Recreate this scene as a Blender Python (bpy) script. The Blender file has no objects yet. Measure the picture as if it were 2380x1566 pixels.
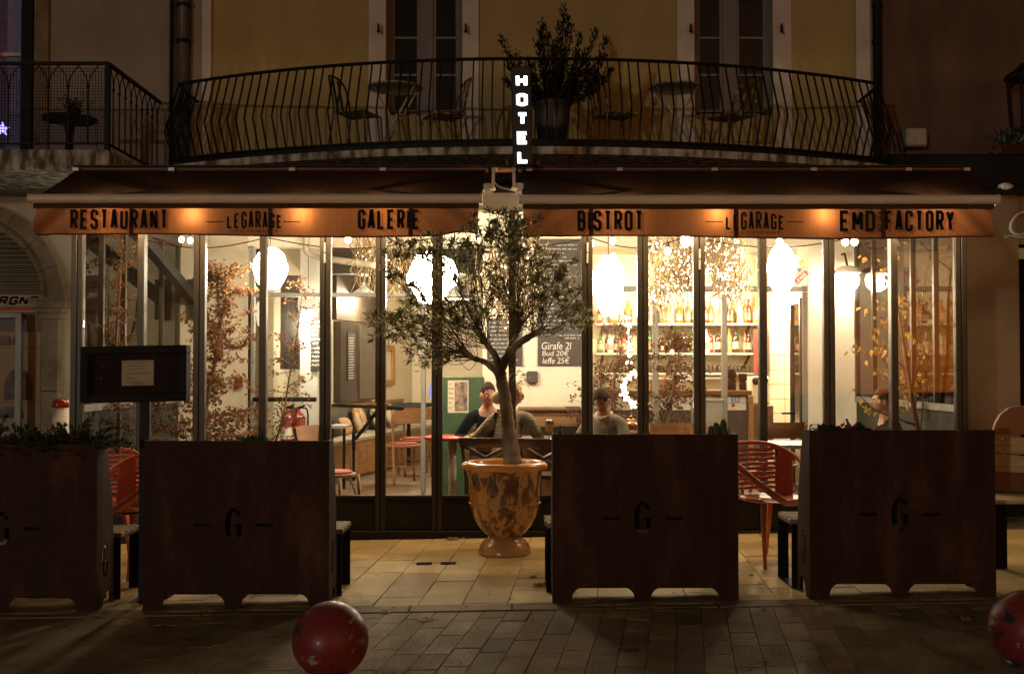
import bpy, bmesh, math, random
from math import sin, cos, pi, radians, atan, sqrt, atan2
from mathutils import Vector, Matrix, noise
R = random.Random(7)
sc = bpy.context.scene
col = sc.collection

# ------------------------------------------------------------------ camera, sky, sun, exposure
FPX, CX, CY, HC = 2640.0, 1190.0, 783.0, 1.41      # photograph measured on a 2380 px wide copy
TH = atan(67 / FPX)
cam = bpy.data.cameras.new('camera'); camo = bpy.data.objects.new('camera', cam); col.objects.link(camo)
cam.sensor_width = 36; cam.lens = 36 * FPX / 2380; cam.clip_start = .05; cam.clip_end = 300
camo.location = (0, 0, HC); camo.rotation_euler = (pi / 2 + TH, 0, 0)
sc.camera = camo

SUN_EL, SUN_AZ = radians(2.5), radians(-27)          # the street lighting across the road, level with the balcony
w = bpy.data.worlds.new('World'); sc.world = w; w.use_nodes = True
nt = w.node_tree; nt.nodes.clear()
sky = nt.nodes.new('ShaderNodeTexSky'); sky.sky_type = 'NISHITA'; sky.sun_disc = False
sky.sun_elevation = SUN_EL; sky.sun_rotation = pi + SUN_AZ
tint = nt.nodes.new('ShaderNodeMix'); tint.data_type = 'RGBA'; tint.blend_type = 'MULTIPLY'
tint.inputs[0].default_value = 1; tint.inputs[7].default_value = (1.0, .64, .40, 1)
bg = nt.nodes.new('ShaderNodeBackground'); bg.inputs[1].default_value = .052
wo = nt.nodes.new('ShaderNodeOutputWorld')
nt.links.new(sky.outputs[0], tint.inputs[6]); nt.links.new(tint.outputs[2], bg.inputs[0]); nt.links.new(bg.outputs[0], wo.inputs[0])

sl = bpy.data.lights.new('sun', 'SUN'); so = bpy.data.objects.new('sun', sl); col.objects.link(so)
sl.energy = .26; sl.angle = radians(.8); sl.color = (1, .93, .78)
sd = Vector((sin(-SUN_AZ) * cos(SUN_EL), cos(SUN_AZ) * cos(SUN_EL), -sin(SUN_EL)))
so.rotation_euler = sd.to_track_quat('-Z', 'Y').to_euler(); so.location = (-8, -12, 6)

vs = sc.view_settings; vs.view_transform = 'Standard'; vs.look = 'None'; vs.exposure = 0; vs.gamma = 1; vs.use_curve_mapping = False
cy = sc.cycles
cy.use_denoising = True; cy.max_bounces = 8; cy.diffuse_bounces = 4; cy.glossy_bounces = 3; cy.transmission_bounces = 4
cy.transparent_max_bounces = 40; cy.sample_clamp_indirect = 3; cy.caustics_reflective = False; cy.caustics_refractive = False

def P(px, py, Y):
    u, v = (px - CX) / FPX, (CY - py) / FPX
    t = Y / (cos(TH) - v * sin(TH))
    return Vector((u * t, Y, HC + t * (sin(TH) + v * cos(TH))))
def PX(px, Y): return P(px, 850, Y).x
def PZ(py, Y): return P(1190, py, Y).z
GS = .016
def gz(x): return GS * x - .012

# ------------------------------------------------------------------ materials
MATS = {}
def mat(name, c, rough=.6, metal=0, var=.2, scale=6, bump=0, bscale=None, c2=None, stretch=(1, 1, 1), spec=.5, lo=.3, hi=.7,
        emis=None, es=0, rnd=0, coat=0, trans=None, detail=6, sample=True):
    if name in MATS: return MATS[name]
    m = bpy.data.materials.new(name); m.use_nodes = True; n = m.node_tree; L = n.links.new
    b = n.nodes['Principled BSDF']; out = n.nodes['Material Output']
    b.inputs['Roughness'].default_value = rough; b.inputs['Metallic'].default_value = metal
    b.inputs['Specular IOR Level'].default_value = spec; b.inputs['Coat Weight'].default_value = coat
    tc = n.nodes.new('ShaderNodeTexCoord'); mp = n.nodes.new('ShaderNodeMapping'); mp.inputs['Scale'].default_value = stretch
    L(tc.outputs['Object'], mp.inputs[0])
    nz = n.nodes.new('ShaderNodeTexNoise'); nz.inputs['Scale'].default_value = scale; nz.inputs['Detail'].default_value = detail
    L(mp.outputs[0], nz.inputs[0])
    rp = n.nodes.new('ShaderNodeValToRGB'); e = rp.color_ramp.elements
    e[0].position, e[1].position = lo, hi
    a1 = [x * (1 - var) for x in c]; a2 = list(c2) if c2 else [min(1, x * (1 + var)) for x in c]
    if c2: a1 = list(c)
    e[0].color = (*a1, 1); e[1].color = (*a2, 1)
    L(nz.outputs[0], rp.inputs[0]); last = rp.outputs[0]
    if rnd:
        oi = n.nodes.new('ShaderNodeObjectInfo'); mr = n.nodes.new('ShaderNodeMapRange')
        mr.inputs[3].default_value = 1 - rnd; mr.inputs[4].default_value = 1 + rnd
        L(oi.outputs['Random'], mr.inputs[0])
        mx = n.nodes.new('ShaderNodeMix'); mx.data_type = 'RGBA'; mx.blend_type = 'MULTIPLY'; mx.inputs[0].default_value = 1
        L(last, mx.inputs[6]); L(mr.outputs[0], mx.inputs[7]); last = mx.outputs[2]
    L(last, b.inputs['Base Color'])
    if bump:
        n2 = n.nodes.new('ShaderNodeTexNoise'); n2.inputs['Scale'].default_value = bscale or scale * 4; n2.inputs['Detail'].default_value = 5
        L(mp.outputs[0], n2.inputs[0])
        bp = n.nodes.new('ShaderNodeBump'); bp.inputs['Strength'].default_value = bump; bp.inputs['Distance'].default_value = .02
        L(n2.outputs[0], bp.inputs['Height']); L(bp.outputs[0], b.inputs['Normal'])
    if emis:
        b.inputs['Emission Color'].default_value = (*emis, 1); b.inputs['Emission Strength'].default_value = es
        if not sample: m.cycles.emission_sampling = 'NONE'
    if trans:
        tr = n.nodes.new('ShaderNodeBsdfTranslucent'); L(last, tr.inputs[0])
        ms = n.nodes.new('ShaderNodeMixShader'); ms.inputs[0].default_value = trans
        L(b.outputs[0], ms.inputs[1]); L(tr.outputs[0], ms.inputs[2]); L(ms.outputs[0], out.inputs[0])
    MATS[name] = m
    return m

def glass(name, tintc=(.96, .97, .95), k=1.7, rough=.015, dirt=.02):
    if name in MATS: return MATS[name]
    m = bpy.data.materials.new(name); m.use_nodes = True; n = m.node_tree; L = n.links.new; n.nodes.clear()
    out = n.nodes.new('ShaderNodeOutputMaterial')
    tr = n.nodes.new('ShaderNodeBsdfTransparent'); tr.inputs[0].default_value = (*tintc, 1)
    gl = n.nodes.new('ShaderNodeBsdfAnisotropic'); gl.inputs['Roughness'].default_value = rough
    fr = n.nodes.new('ShaderNodeFresnel'); fr.inputs[0].default_value = 1.45
    mu = n.nodes.new('ShaderNodeMath'); mu.operation = 'MULTIPLY'; mu.inputs[1].default_value = k; mu.use_clamp = True
    L(fr.outputs[0], mu.inputs[0])
    m1 = n.nodes.new('ShaderNodeMixShader'); L(mu.outputs[0], m1.inputs[0]); L(tr.outputs[0], m1.inputs[1]); L(gl.outputs[0], m1.inputs[2])
    # streaks of condensation and dust
    tc = n.nodes.new('ShaderNodeTexCoord'); mp = n.nodes.new('ShaderNodeMapping'); mp.inputs['Scale'].default_value = (14, 14, .8)
    nz = n.nodes.new('ShaderNodeTexNoise'); nz.inputs['Scale'].default_value = 2; nz.inputs['Detail'].default_value = 4
    L(tc.outputs['Object'], mp.inputs[0]); L(mp.outputs[0], nz.inputs[0])
    mr = n.nodes.new('ShaderNodeMapRange'); mr.inputs[1].default_value = .45; mr.inputs[2].default_value = .8; mr.inputs[3].default_value = 0; mr.inputs[4].default_value = dirt * 4
    L(nz.outputs[0], mr.inputs[0])
    df = n.nodes.new('ShaderNodeBsdfTranslucent'); df.inputs[0].default_value = (.8, .78, .72, 1)
    m2 = n.nodes.new('ShaderNodeMixShader'); L(mr.outputs[0], m2.inputs[0]); L(m1.outputs[0], m2.inputs[1]); L(df.outputs[0], m2.inputs[2])
    L(m2.outputs[0], out.inputs[0])
    MATS[name] = m
    return m

def rust(name, base=(.042, .0205, .0135), hi=(.145, .068, .036)):
    if name in MATS: return MATS[name]
    m = bpy.data.materials.new(name); m.use_nodes = True; n = m.node_tree; L = n.links.new; b = n.nodes['Principled BSDF']
    tc = n.nodes.new('ShaderNodeTexCoord'); oi = n.nodes.new('ShaderNodeObjectInfo')
    ad = n.nodes.new('ShaderNodeVectorMath'); ad.operation = 'ADD'; L(tc.outputs['Object'], ad.inputs[0]); L(oi.outputs['Location'], ad.inputs[1])
    mp = n.nodes.new('ShaderNodeMapping'); mp.inputs['Scale'].default_value = (5, 5, 1.1); L(ad.outputs[0], mp.inputs[0])
    a = n.nodes.new('ShaderNodeTexNoise'); a.inputs['Scale'].default_value = 1.0; a.inputs['Detail'].default_value = 9; a.inputs['Roughness'].default_value = .65; L(mp.outputs[0], a.inputs[0])
    c = n.nodes.new('ShaderNodeTexNoise'); c.inputs['Scale'].default_value = 30; c.inputs['Detail'].default_value = 6; L(ad.outputs[0], c.inputs[0])
    rp = n.nodes.new('ShaderNodeValToRGB'); e = rp.color_ramp.elements; e[0].position = .3; e[1].position = .75
    e[0].color = (*base, 1); e[1].color = (*hi, 1); x = e.new(.52); x.color = (base[0] * 1.5, base[1] * 1.4, base[2] * 1.3, 1)
    L(a.outputs[0], rp.inputs[0])
    mx = n.nodes.new('ShaderNodeMix'); mx.data_type = 'RGBA'; mx.blend_type = 'MULTIPLY'; mx.inputs[0].default_value = .6; b.inputs['Specular IOR Level'].default_value = .12
    L(rp.outputs[0], mx.inputs[6]); L(c.outputs[0], mx.inputs[7]); L(mx.outputs[2], b.inputs['Base Color'])
    mr = n.nodes.new('ShaderNodeMapRange'); mr.inputs[3].default_value = .45; mr.inputs[4].default_value = .8; L(a.outputs[0], mr.inputs[0]); L(mr.outputs[0], b.inputs['Roughness'])
    bp = n.nodes.new('ShaderNodeBump'); bp.inputs['Strength'].default_value = .15; bp.inputs['Distance'].default_value = .01; L(c.outputs[0], bp.inputs['Height']); L(bp.outputs[0], b.inputs['Normal'])
    MATS[name] = m
    return m

def patchy(name, c1, c2, c3, scale=3, stretch=(1, 1, .5), rough=.25, coat=.5, t1=.5, t2=.62):
    """two layers of flaking paint or glaze over a ground colour, sharp-edged"""
    if name in MATS: return MATS[name]
    m = bpy.data.materials.new(name); m.use_nodes = True; n = m.node_tree; L = n.links.new; b = n.nodes['Principled BSDF']
    tc = n.nodes.new('ShaderNodeTexCoord'); mp = n.nodes.new('ShaderNodeMapping'); mp.inputs['Scale'].default_value = stretch; L(tc.outputs['Object'], mp.inputs[0])
    prev = None
    for k, (c, t) in enumerate(((c2, t1), (c3, t2))):
        a = n.nodes.new('ShaderNodeTexNoise'); a.inputs['Scale'].default_value = scale * (1 + .45 * k); a.inputs['Detail'].default_value = 9; a.inputs['Roughness'].default_value = .68
        of = n.nodes.new('ShaderNodeVectorMath'); of.operation = 'ADD'; of.inputs[1].default_value = (k * 7.3, k * 2.1, k * 4.7)
        L(mp.outputs[0], of.inputs[0]); L(of.outputs[0], a.inputs[0])
        rp = n.nodes.new('ShaderNodeMapRange'); rp.inputs[1].default_value = t; rp.inputs[2].default_value = t + .02; L(a.outputs[0], rp.inputs[0])
        mx = n.nodes.new('ShaderNodeMix'); mx.data_type = 'RGBA'; L(rp.outputs[0], mx.inputs[0])
        if prev is None: mx.inputs[6].default_value = (*c1, 1)
        else: L(prev, mx.inputs[6])
        mx.inputs[7].default_value = (*c, 1); prev = mx.outputs[2]
        if k == 0: h = rp
    L(prev, b.inputs['Base Color'])
    b.inputs['Roughness'].default_value = rough; b.inputs['Coat Weight'].default_value = coat; b.inputs['Coat Roughness'].default_value = .12
    bp = n.nodes.new('ShaderNodeBump'); bp.inputs['Strength'].default_value = .3; bp.inputs['Distance'].default_value = .004; L(h.outputs[0], bp.inputs['Height']); L(bp.outputs[0], b.inputs['Normal'])
    MATS[name] = m
    return m

GLASS = glass('window_glass', (.97, .97, .96), 1.3, .012, .0022)
GLASS2 = glass('old_pane', (.86, .87, .86), 1.6, .015, .006)
STEEL = mat('dark_steel', (.034, .029, .022), .42, .1, var=.15, scale=9, bump=.05, spec=.35)
STEELK = mat('black_steel', (.018, .016, .014), .55, .1, var=.15, spec=.2)
BLACK = mat('black_paint', (.009, .0085, .008), .6, var=.1, spec=.12)
IRON = mat('wrought_iron', (.008, .0075, .007), .6, .1, var=.2, spec=.2)
GREYF = mat('grey_frame', (.23, .22, .19), .5, .2, var=.12)
ALU = mat('aluminium', (.50, .48, .44), .42, .5, var=.06)
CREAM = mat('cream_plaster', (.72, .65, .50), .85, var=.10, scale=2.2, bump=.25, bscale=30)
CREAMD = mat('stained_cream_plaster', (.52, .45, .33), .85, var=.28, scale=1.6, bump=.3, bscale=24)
WHITE = mat('white_paint', (.80, .78, .72), .6, var=.05)
WOOD = mat('pine_wood', (.22, .105, .038), .5, c2=(.36, .19, .075), scale=3, stretch=(2, 2, 14), bump=.08)
WOODH = mat('oak_wood', (.25, .115, .042), .45, c2=(.38, .19, .075), scale=3, stretch=(2, 14, 14), bump=.08)
WOODD = mat('walnut_wood', (.075, .032, .014), .38, c2=(.14, .062, .026), scale=3, stretch=(3, 12, 12), bump=.08)
WOODG = mat('weathered_wood', (.16, .105, .055), .75, c2=(.34, .24, .13), scale=3, stretch=(1.5, 14, 14), bump=.3, bscale=18)
WARM = (1.0, .74, .42)
FAIRY = mat('fairy_bulb', (1, .8, .5), .5, emis=(1, .82, .52), es=9, sample=False)
BULB = mat('lit_bulb', (1, .9, .7), .4, emis=(1, .72, .36), es=60)
BARK = mat('olive_bark', (.05, .038, .026), .9, c2=(.34, .27, .18), scale=6, stretch=(1, 1, .3), bump=1, bscale=14, lo=.36, hi=.66, spec=.15)
TWIG = mat('twig_bark', (.085, .055, .03), .85, var=.3)
SOIL = mat('potting_soil', (.022, .015, .010), .95, var=.5, scale=40, bump=1, bscale=60)

# ------------------------------------------------------------------ mesh helpers
class MB:
    def __init__(s): s.v = []; s.f = []; s.mi = []; s.cur = 0
    def add(s, vs, fs):
        o = len(s.v); s.v += [tuple(x) for x in vs]; s.f += [tuple(i + o for i in f) for f in fs]; s.mi += [s.cur] * len(fs); return s
    def box(s, x0, x1, y0, y1, z0, z1):
        return s.add([(x0, y0, z0), (x1, y0, z0), (x1, y1, z0), (x0, y1, z0), (x0, y0, z1), (x1, y0, z1), (x1, y1, z1), (x0, y1, z1)],
                     [(0, 3, 2, 1), (4, 5, 6, 7), (0, 1, 5, 4), (1, 2, 6, 5), (2, 3, 7, 6), (3, 0, 4, 7)])
    def bbox(s, x0, x1, y0, y1, z0, z1, b=.006):
        """box with chamfered edges"""
        x, y, z = (x0 + x1) / 2, (y0 + y1) / 2, (z0 + z1) / 2
        hx, hy, hz = abs(x1 - x0) / 2, abs(y1 - y0) / 2, abs(z1 - z0) / 2
        b = min(b, hx * .45, hy * .45, hz * .45)
        bm = bmesh.new(); bmesh.ops.create_cube(bm, size=1)
        bmesh.ops.scale(bm, vec=(2 * hx, 2 * hy, 2 * hz), verts=bm.verts); bmesh.ops.translate(bm, vec=(x, y, z), verts=bm.verts)
        bmesh.ops.bevel(bm, geom=bm.edges[:], offset=b, segments=1, affect='EDGES')
        bm.verts.index_update()
        s.add([v.co[:] for v in bm.verts], [[v.index for v in f.verts] for f in bm.faces]); bm.free(); return s
    def bar(s, p, q, w, h=None, up=(0, 0, 1)):
        p, q = Vector(p), Vector(q); h = h or w; d = (q - p).normalized(); u = Vector(up)
        if abs(d.dot(u)) > .98: u = Vector((0, 1, 0))
        a = d.cross(u).normalized() * w / 2; b = a.cross(d).normalized() * h / 2
        vs = [p - a - b, p + a - b, p + a + b, p - a + b, q - a - b, q + a - b, q + a + b, q - a + b]
        return s.add(vs, [(0, 1, 2, 3), (7, 6, 5, 4), (0, 4, 5, 1), (1, 5, 6, 2), (2, 6, 7, 3), (3, 7, 4, 0)])
    def tube(s, pts, r, n=8, closed=False, flat=1):
        pts = [Vector(p) for p in pts]; m = len(pts); rs = r if isinstance(r, (list, tuple)) else [r] * m
        vs = []; prev = None
        for i, p in enumerate(pts):
            a = pts[(i - 1) % m] if (closed or i > 0) else p; b = pts[(i + 1) % m] if (closed or i < m - 1) else p
            d = (b - a).normalized()
            if prev is None:
                u = Vector((0, 0, 1)) if abs(d.z) < .9 else Vector((1, 0, 0))
                prev = d.cross(u).normalized()
            prev = (prev - d * prev.dot(d)).normalized(); q = d.cross(prev)
            for k in range(n):
                t = 2 * pi * k / n; vs.append(p + (prev * cos(t) + q * sin(t) * flat) * rs[i])
        fs = []
        for i in range(m if closed else m - 1):
            j = (i + 1) % m
            for k in range(n): k2 = (k + 1) % n; fs.append((i * n + k, i * n + k2, j * n + k2, j * n + k))
        if not closed: fs += [tuple(range(n))[::-1], tuple((m - 1) * n + k for k in range(n))]
        return s.add(vs, fs)
    def lathe(s, prof, n=32, c=(0, 0, 0), cap=True):
        c = Vector(c); vs = []
        for r, z in prof:
            for k in range(n): t = 2 * pi * k / n; vs.append((c.x + r * cos(t), c.y + r * sin(t), c.z + z))
        fs = []
        for i in range(len(prof) - 1):
            for k in range(n): k2 = (k + 1) % n; fs.append((i * n + k, i * n + k2, (i + 1) * n + k2, (i + 1) * n + k))
        if cap: fs += [tuple(range(n))[::-1], tuple((len(prof) - 1) * n + k for k in range(n))]
        return s.add(vs, fs)
    def sphere(s, c, r, nu=12, nv=8, fn=None):
        c = Vector(c); r = Vector((r, r, r)) if not hasattr(r, '__len__') else Vector(r); vs = [c + Vector((0, 0, -r.z)) * (fn(Vector((0, 0, -1))) if fn else 1)]
        for i in range(1, nv):
            a = -pi / 2 + pi * i / nv
            for k in range(nu):
                d = Vector((cos(a) * cos(2 * pi * k / nu), cos(a) * sin(2 * pi * k / nu), sin(a))); f = fn(d) if fn else 1
                vs.append(c + Vector((d.x * r.x, d.y * r.y, d.z * r.z)) * f)
        vs.append(c + Vector((0, 0, r.z)) * (fn(Vector((0, 0, 1))) if fn else 1))
        fs = [(0, 1 + (k + 1) % nu, 1 + k) for k in range(nu)]
        for i in range(nv - 2):
            for k in range(nu): a = 1 + i * nu + k; b = 1 + i * nu + (k + 1) % nu; fs.append((a, b, b + nu, a + nu))
        o = 1 + (nv - 2) * nu; fs += [(o + k, o + (k + 1) % nu, len(vs) - 1) for k in range(nu)]
        return s.add(vs, fs)
    def prism(s, poly, y0, y1, f=lambda x, y, z: (x, y, z)):
        """polygon in (x,z) extruded from y0 to y1"""
        n = len(poly); vs = [f(x, y0, z) for x, z in poly] + [f(x, y1, z) for x, z in poly]
        return s.add(vs, [tuple(range(n)), tuple(range(2 * n - 1, n - 1, -1))] + [(i, i + n, (i + 1) % n + n, (i + 1) % n) for i in range(n)])
    def grid(s, fn, nu, nv):
        vs = [fn(i / nu, j / nv) for j in range(nv + 1) for i in range(nu + 1)]; w = nu + 1
        return s.add(vs, [(j * w + i, j * w + i + 1, (j + 1) * w + i + 1, (j + 1) * w + i) for j in range(nv) for i in range(nu)])
    def leaf(s, p, d, L, W, up=None, fold=.25):
        p = Vector(p); d = Vector(d).normalized(); u = Vector(up) if up else Vector((R.uniform(-1, 1), R.uniform(-1, 1), R.uniform(-1, 1)))
        a = d.cross(u)
        if a.length < 1e-3: a = d.cross(Vector((.3, .5, .8)))
        a.normalize(); nrm = a.cross(d)
        return s.add([p, p + d * L * .45 + a * W / 2 + nrm * W * fold, p + d * L, p + d * L * .45 - a * W / 2 + nrm * W * fold], [(0, 1, 2), (0, 2, 3)])
    def build(s, name, m, parent=None, smooth=False, label=None, kind=None, solid=0):
        org = ORG.get(parent.name, Vector()) if parent else Vector()
        if parent is None and s.v:
            xs = [v[0] for v in s.v]; ys = [v[1] for v in s.v]; zs = [v[2] for v in s.v]
            org = Vector(((min(xs) + max(xs)) / 2, (min(ys) + max(ys)) / 2, min(zs)))
        me = bpy.data.meshes.new(name); me.from_pydata([(v[0] - org.x, v[1] - org.y, v[2] - org.z) for v in s.v], [], s.f)
        ms = m if isinstance(m, (list, tuple)) else [m]
        for x in ms: me.materials.append(x)
        if len(ms) > 1: me.polygons.foreach_set('material_index', s.mi)
        if smooth: me.polygons.foreach_set('use_smooth', [True] * len(me.polygons))
        me.update()
        return link(name, me, parent, org, label, kind)
ORG = {}
def link(name, me, parent=None, org=Vector(), label=None, kind=None):
    o = bpy.data.objects.new(name, me); col.objects.link(o); ORG[o.name] = Vector(org)
    if parent: o.parent = parent
    else: o.location = org
    if label: o['label'] = label
    if kind: o['kind'] = kind
    return o
def thing(name, label, cat, loc=(0, 0, 0), group=None):
    o = bpy.data.objects.new(name, None); col.objects.link(o); o.location = loc; o.empty_display_size = .1
    ORG[o.name] = Vector(loc); o['label'] = label; o['category'] = cat
    if group: o['group'] = group
    return o
def tag(o, label, cat, group=None):
    o['label'] = label; o['category'] = cat
    if group: o['group'] = group
    return o
KIDS = {}
def copy_tree(o, parent=None, label=None, loc=None, rot=None):
    c = o.copy(); col.objects.link(c); ORG[c.name] = ORG.get(o.name, Vector())
    if parent: c.parent = parent
    if label: c['label'] = label
    if loc is not None: c.location = loc
    if rot is not None: c.rotation_euler = (0, 0, rot)
    for ch in list(o.children): copy_tree(ch, c)
    return c
def place(o, loc, rot=0, tilt=0):
    o.location = loc; o.rotation_euler = (0, tilt, rot); return o
def smooth_pts(pts, n=6):
    """Catmull-Rom through the points"""
    pts = [Vector(p) for p in pts]; out = []
    for i in range(len(pts) - 1):
        a = pts[max(i - 1, 0)]; b = pts[i]; c = pts[i + 1]; d = pts[min(i + 2, len(pts) - 1)]
        for k in range(n):
            t = k / n
            out.append(.5 * ((2 * b) + (c - a) * t + (2 * a - 5 * b + 4 * c - d) * t * t + (3 * b - a - 3 * c + d) * t ** 3))
    out.append(pts[-1]); return out
def sheet(outer, holes, y0, y1, name, m, parent=None, tr=None):
    """a plate in the x-z plane with holes cut through it, from y0 to y1"""
    cu = bpy.data.curves.new('c', 'CURVE'); cu.dimensions = '2D'; cu.fill_mode = 'BOTH'; cu.extrude = abs(y1 - y0) / 2
    for poly in [outer] + holes:
        sp = cu.splines.new('POLY'); sp.points.add(len(poly) - 1)
        for p, q in zip(sp.points, poly): p.co = (q[0], q[1], 0, 1)
        sp.use_cyclic_u = True
    ob = bpy.data.objects.new('tmp', cu); me = bpy.data.meshes.new_from_object(ob)
    b = MB(); f = tr or (lambda x, y, z: (x, y, z))
    b.add([f(v.co.x, (y0 + y1) / 2 + v.co.z, v.co.y) for v in me.vertices], [tuple(p.vertices) for p in me.polygons])
    bpy.data.objects.remove(ob); bpy.data.curves.remove(cu); bpy.data.meshes.remove(me)
    return b.build(name, m, parent)

# ---- lettering
FONT = {
 'R': [[(0, 0), (0, 1), (.72, 1), (1, .9), (1, .6), (.72, .5), (0, .5)], [(.5, .5), (1, 0)]],
 'E': [[(1, 1), (0, 1), (0, 0), (1, 0)], [(0, .5), (.8, .5)]],
 'S': [[(1, .74), (1, .9), (.74, 1), (.26, 1), (0, .9), (0, .63), (.14, .55), (.86, .45), (1, .37), (1, .1), (.74, 0), (.26, 0), (0, .1), (0, .26)]],
 'T': [[(0, 1), (1, 1)], [(.5, 1), (.5, 0)]],
 'A': [[(0, 0), (.43, 1), (.57, 1), (1, 0)], [(.14, .27), (.86, .27)]],
 'U': [[(0, 1), (0, .1), (.26, 0), (.74, 0), (1, .1), (1, 1)]],
 'N': [[(0, 0), (0, 1)], [(0, 1), (1, 0)], [(1, 0), (1, 1)]],
 'G': [[(1, .74), (1, .9), (.74, 1), (.26, 1), (0, .9), (0, .1), (.26, 0), (.74, 0), (1, .1), (1, .46), (.55, .46)]],
 'L': [[(0, 1), (0, 0), (1, 0)]], 'I': [[(.5, 0), (.5, 1)]],
 'B': [[(0, .52), (0, 1), (.72, 1), (1, .9), (1, .62), (.76, .52), (0, .52), (0, 0), (.74, 0), (1, .1), (1, .42), (.76, .52)]],
 'M': [[(0, 0), (0, 1)], [(0, 1), (.5, .3)], [(.5, .3), (1, 1)], [(1, 1), (1, 0)]],
 'D': [[(0, 0), (0, 1), (.7, 1), (1, .88), (1, .12), (.7, 0), (0, 0)]],
 'F': [[(1, 1), (0, 1), (0, 0)], [(0, .5), (.8, .5)]],
 'C': [[(1, .72), (1, .9), (.74, 1), (.26, 1), (0, .9), (0, .1), (.26, 0), (.74, 0), (1, .1), (1, .28)]],
 'O': [[(.26, 1), (0, .9), (0, .1), (.26, 0), (.74, 0), (1, .1), (1, .9), (.74, 1), (.26, 1)]],
 'Y': [[(0, 1), (.5, .45)], [(1, 1), (.5, .45)], [(.5, .5), (.5, 0)]],
 'H': [[(0, 0), (0, 1)], [(1, 0), (1, 1)], [(0, .5), (1, .5)]],
 'V': [[(0, 1), (.5, 0)], [(1, 1), (.5, 0)]],
}
def stroke(b, pts, w, f):
    pts = [Vector((p[0], p[1])) for p in pts]; closed = (pts[0] - pts[-1]).length < 1e-6
    if closed: pts = pts[:-1]
    n = len(pts); Ls, Rs = [], []
    for i in range(n):
        a = pts[i - 1] if (closed or i > 0) else None; c = pts[(i + 1) % n] if (closed or i < n - 1) else None
        d1 = (pts[i] - a).normalized() if a is not None else None; d2 = (c - pts[i]).normalized() if c is not None else None
        n1 = Vector((-d1.y, d1.x)) if d1 else None; n2 = Vector((-d2.y, d2.x)) if d2 else None
        if n1 is None: m, k = n2, 1
        elif n2 is None: m, k = n1, 1
        else:
            m = n1 + n2
            if m.length < .2: m = n1.copy()
            m.normalize(); k = 1 / max(.5, m.dot(n1))
        Ls.append(pts[i] + m * w / 2 * k); Rs.append(pts[i] - m * w / 2 * k)
    vs = []; fs = []
    for i in range(n): vs += [f(*Ls[i]), f(*Rs[i])]
    for i in range(n if closed else n - 1):
        j = (i + 1) % n; fs.append((2 * i + 1, 2 * j + 1, 2 * j, 2 * i))
    b.add(vs, fs)
def word(b, txt, x0, x1, z0, z1, sw, f, gap=.22, arch=None, iw=.42):
    """block letters across x0..x1; f maps (x,z) to a point; arch(t) scales each letter's height"""
    H = z1 - z0; ws = [iw if c == 'I' else (1.12 if c == 'M' else (.95 if c == 'A' else 1)) for c in txt]
    unit = (x1 - x0) / (sum(ws) + gap * (len(txt) - 1)); x = x0; s = sw * H
    for c, wv in zip(txt, ws):
        wd = unit * wv
        for pl in FONT[c]:
            q = []
            for px, pz in pl:
                X_ = x + s / 2 + px * (wd - s); t = (X_ - x0) / (x1 - x0); h = H * (arch(t) if arch else 1)
                q.append((X_, z0 + s / 2 + pz * (h - s)))
            ext = []
            stroke(b, q, s, f)
        x += wd + unit * gap
def text(b, body, x0, x1, z0, z1, f, shear=0, spacing=1):
    cu = bpy.data.curves.new('t', 'FONT'); cu.body = body; cu.shear = shear; cu.space_character = spacing; cu.resolution_u = 3
    ob = bpy.data.objects.new('tmp', cu); me = bpy.data.meshes.new_from_object(ob)
    xs = [v.co.x for v in me.vertices]; ys = [v.co.y for v in me.vertices]
    sx = (x1 - x0) / (max(xs) - min(xs)); sy = (z1 - z0) / (max(ys) - min(ys))
    b.add([f(x0 + (v.co.x - min(xs)) * sx, z0 + (v.co.y - min(ys)) * sy) for v in me.vertices], [tuple(p.vertices) for p in me.polygons])
    bpy.data.objects.remove(ob); bpy.data.curves.remove(cu); bpy.data.meshes.remove(me)
def scribble(b, x0, x1, z, h, f, w=.004):
    """illegible small chalk or print: a run of short wobbly words"""
    x = x0
    while x < x1 - h:
        n = R.randint(2, 6); L = min(n * h * .8, x1 - x); pts = []
        k = max(3, int(L / (h * .38)))
        for i in range(k): pts.append((x + L * i / (k - 1), z + (h * R.uniform(.15, .5) if i % 2 else -h * R.uniform(.1, .45))))
        stroke(b, pts, w, f); x += L + h * .7
def XZ(y): return lambda x, z: (x, y, z)
def lamp(loc, watt, colr=WARM, r=.05, name='lamp_light', parent=None):
    l = bpy.data.lights.new(name, 'POINT'); l.energy = watt; l.color = colr; l.shadow_soft_size = r
    o = bpy.data.objects.new(name, l); col.objects.link(o); o.location = Vector(loc) - (ORG[parent.name] if parent else Vector())
    if parent: o.parent = parent
    return o
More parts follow.
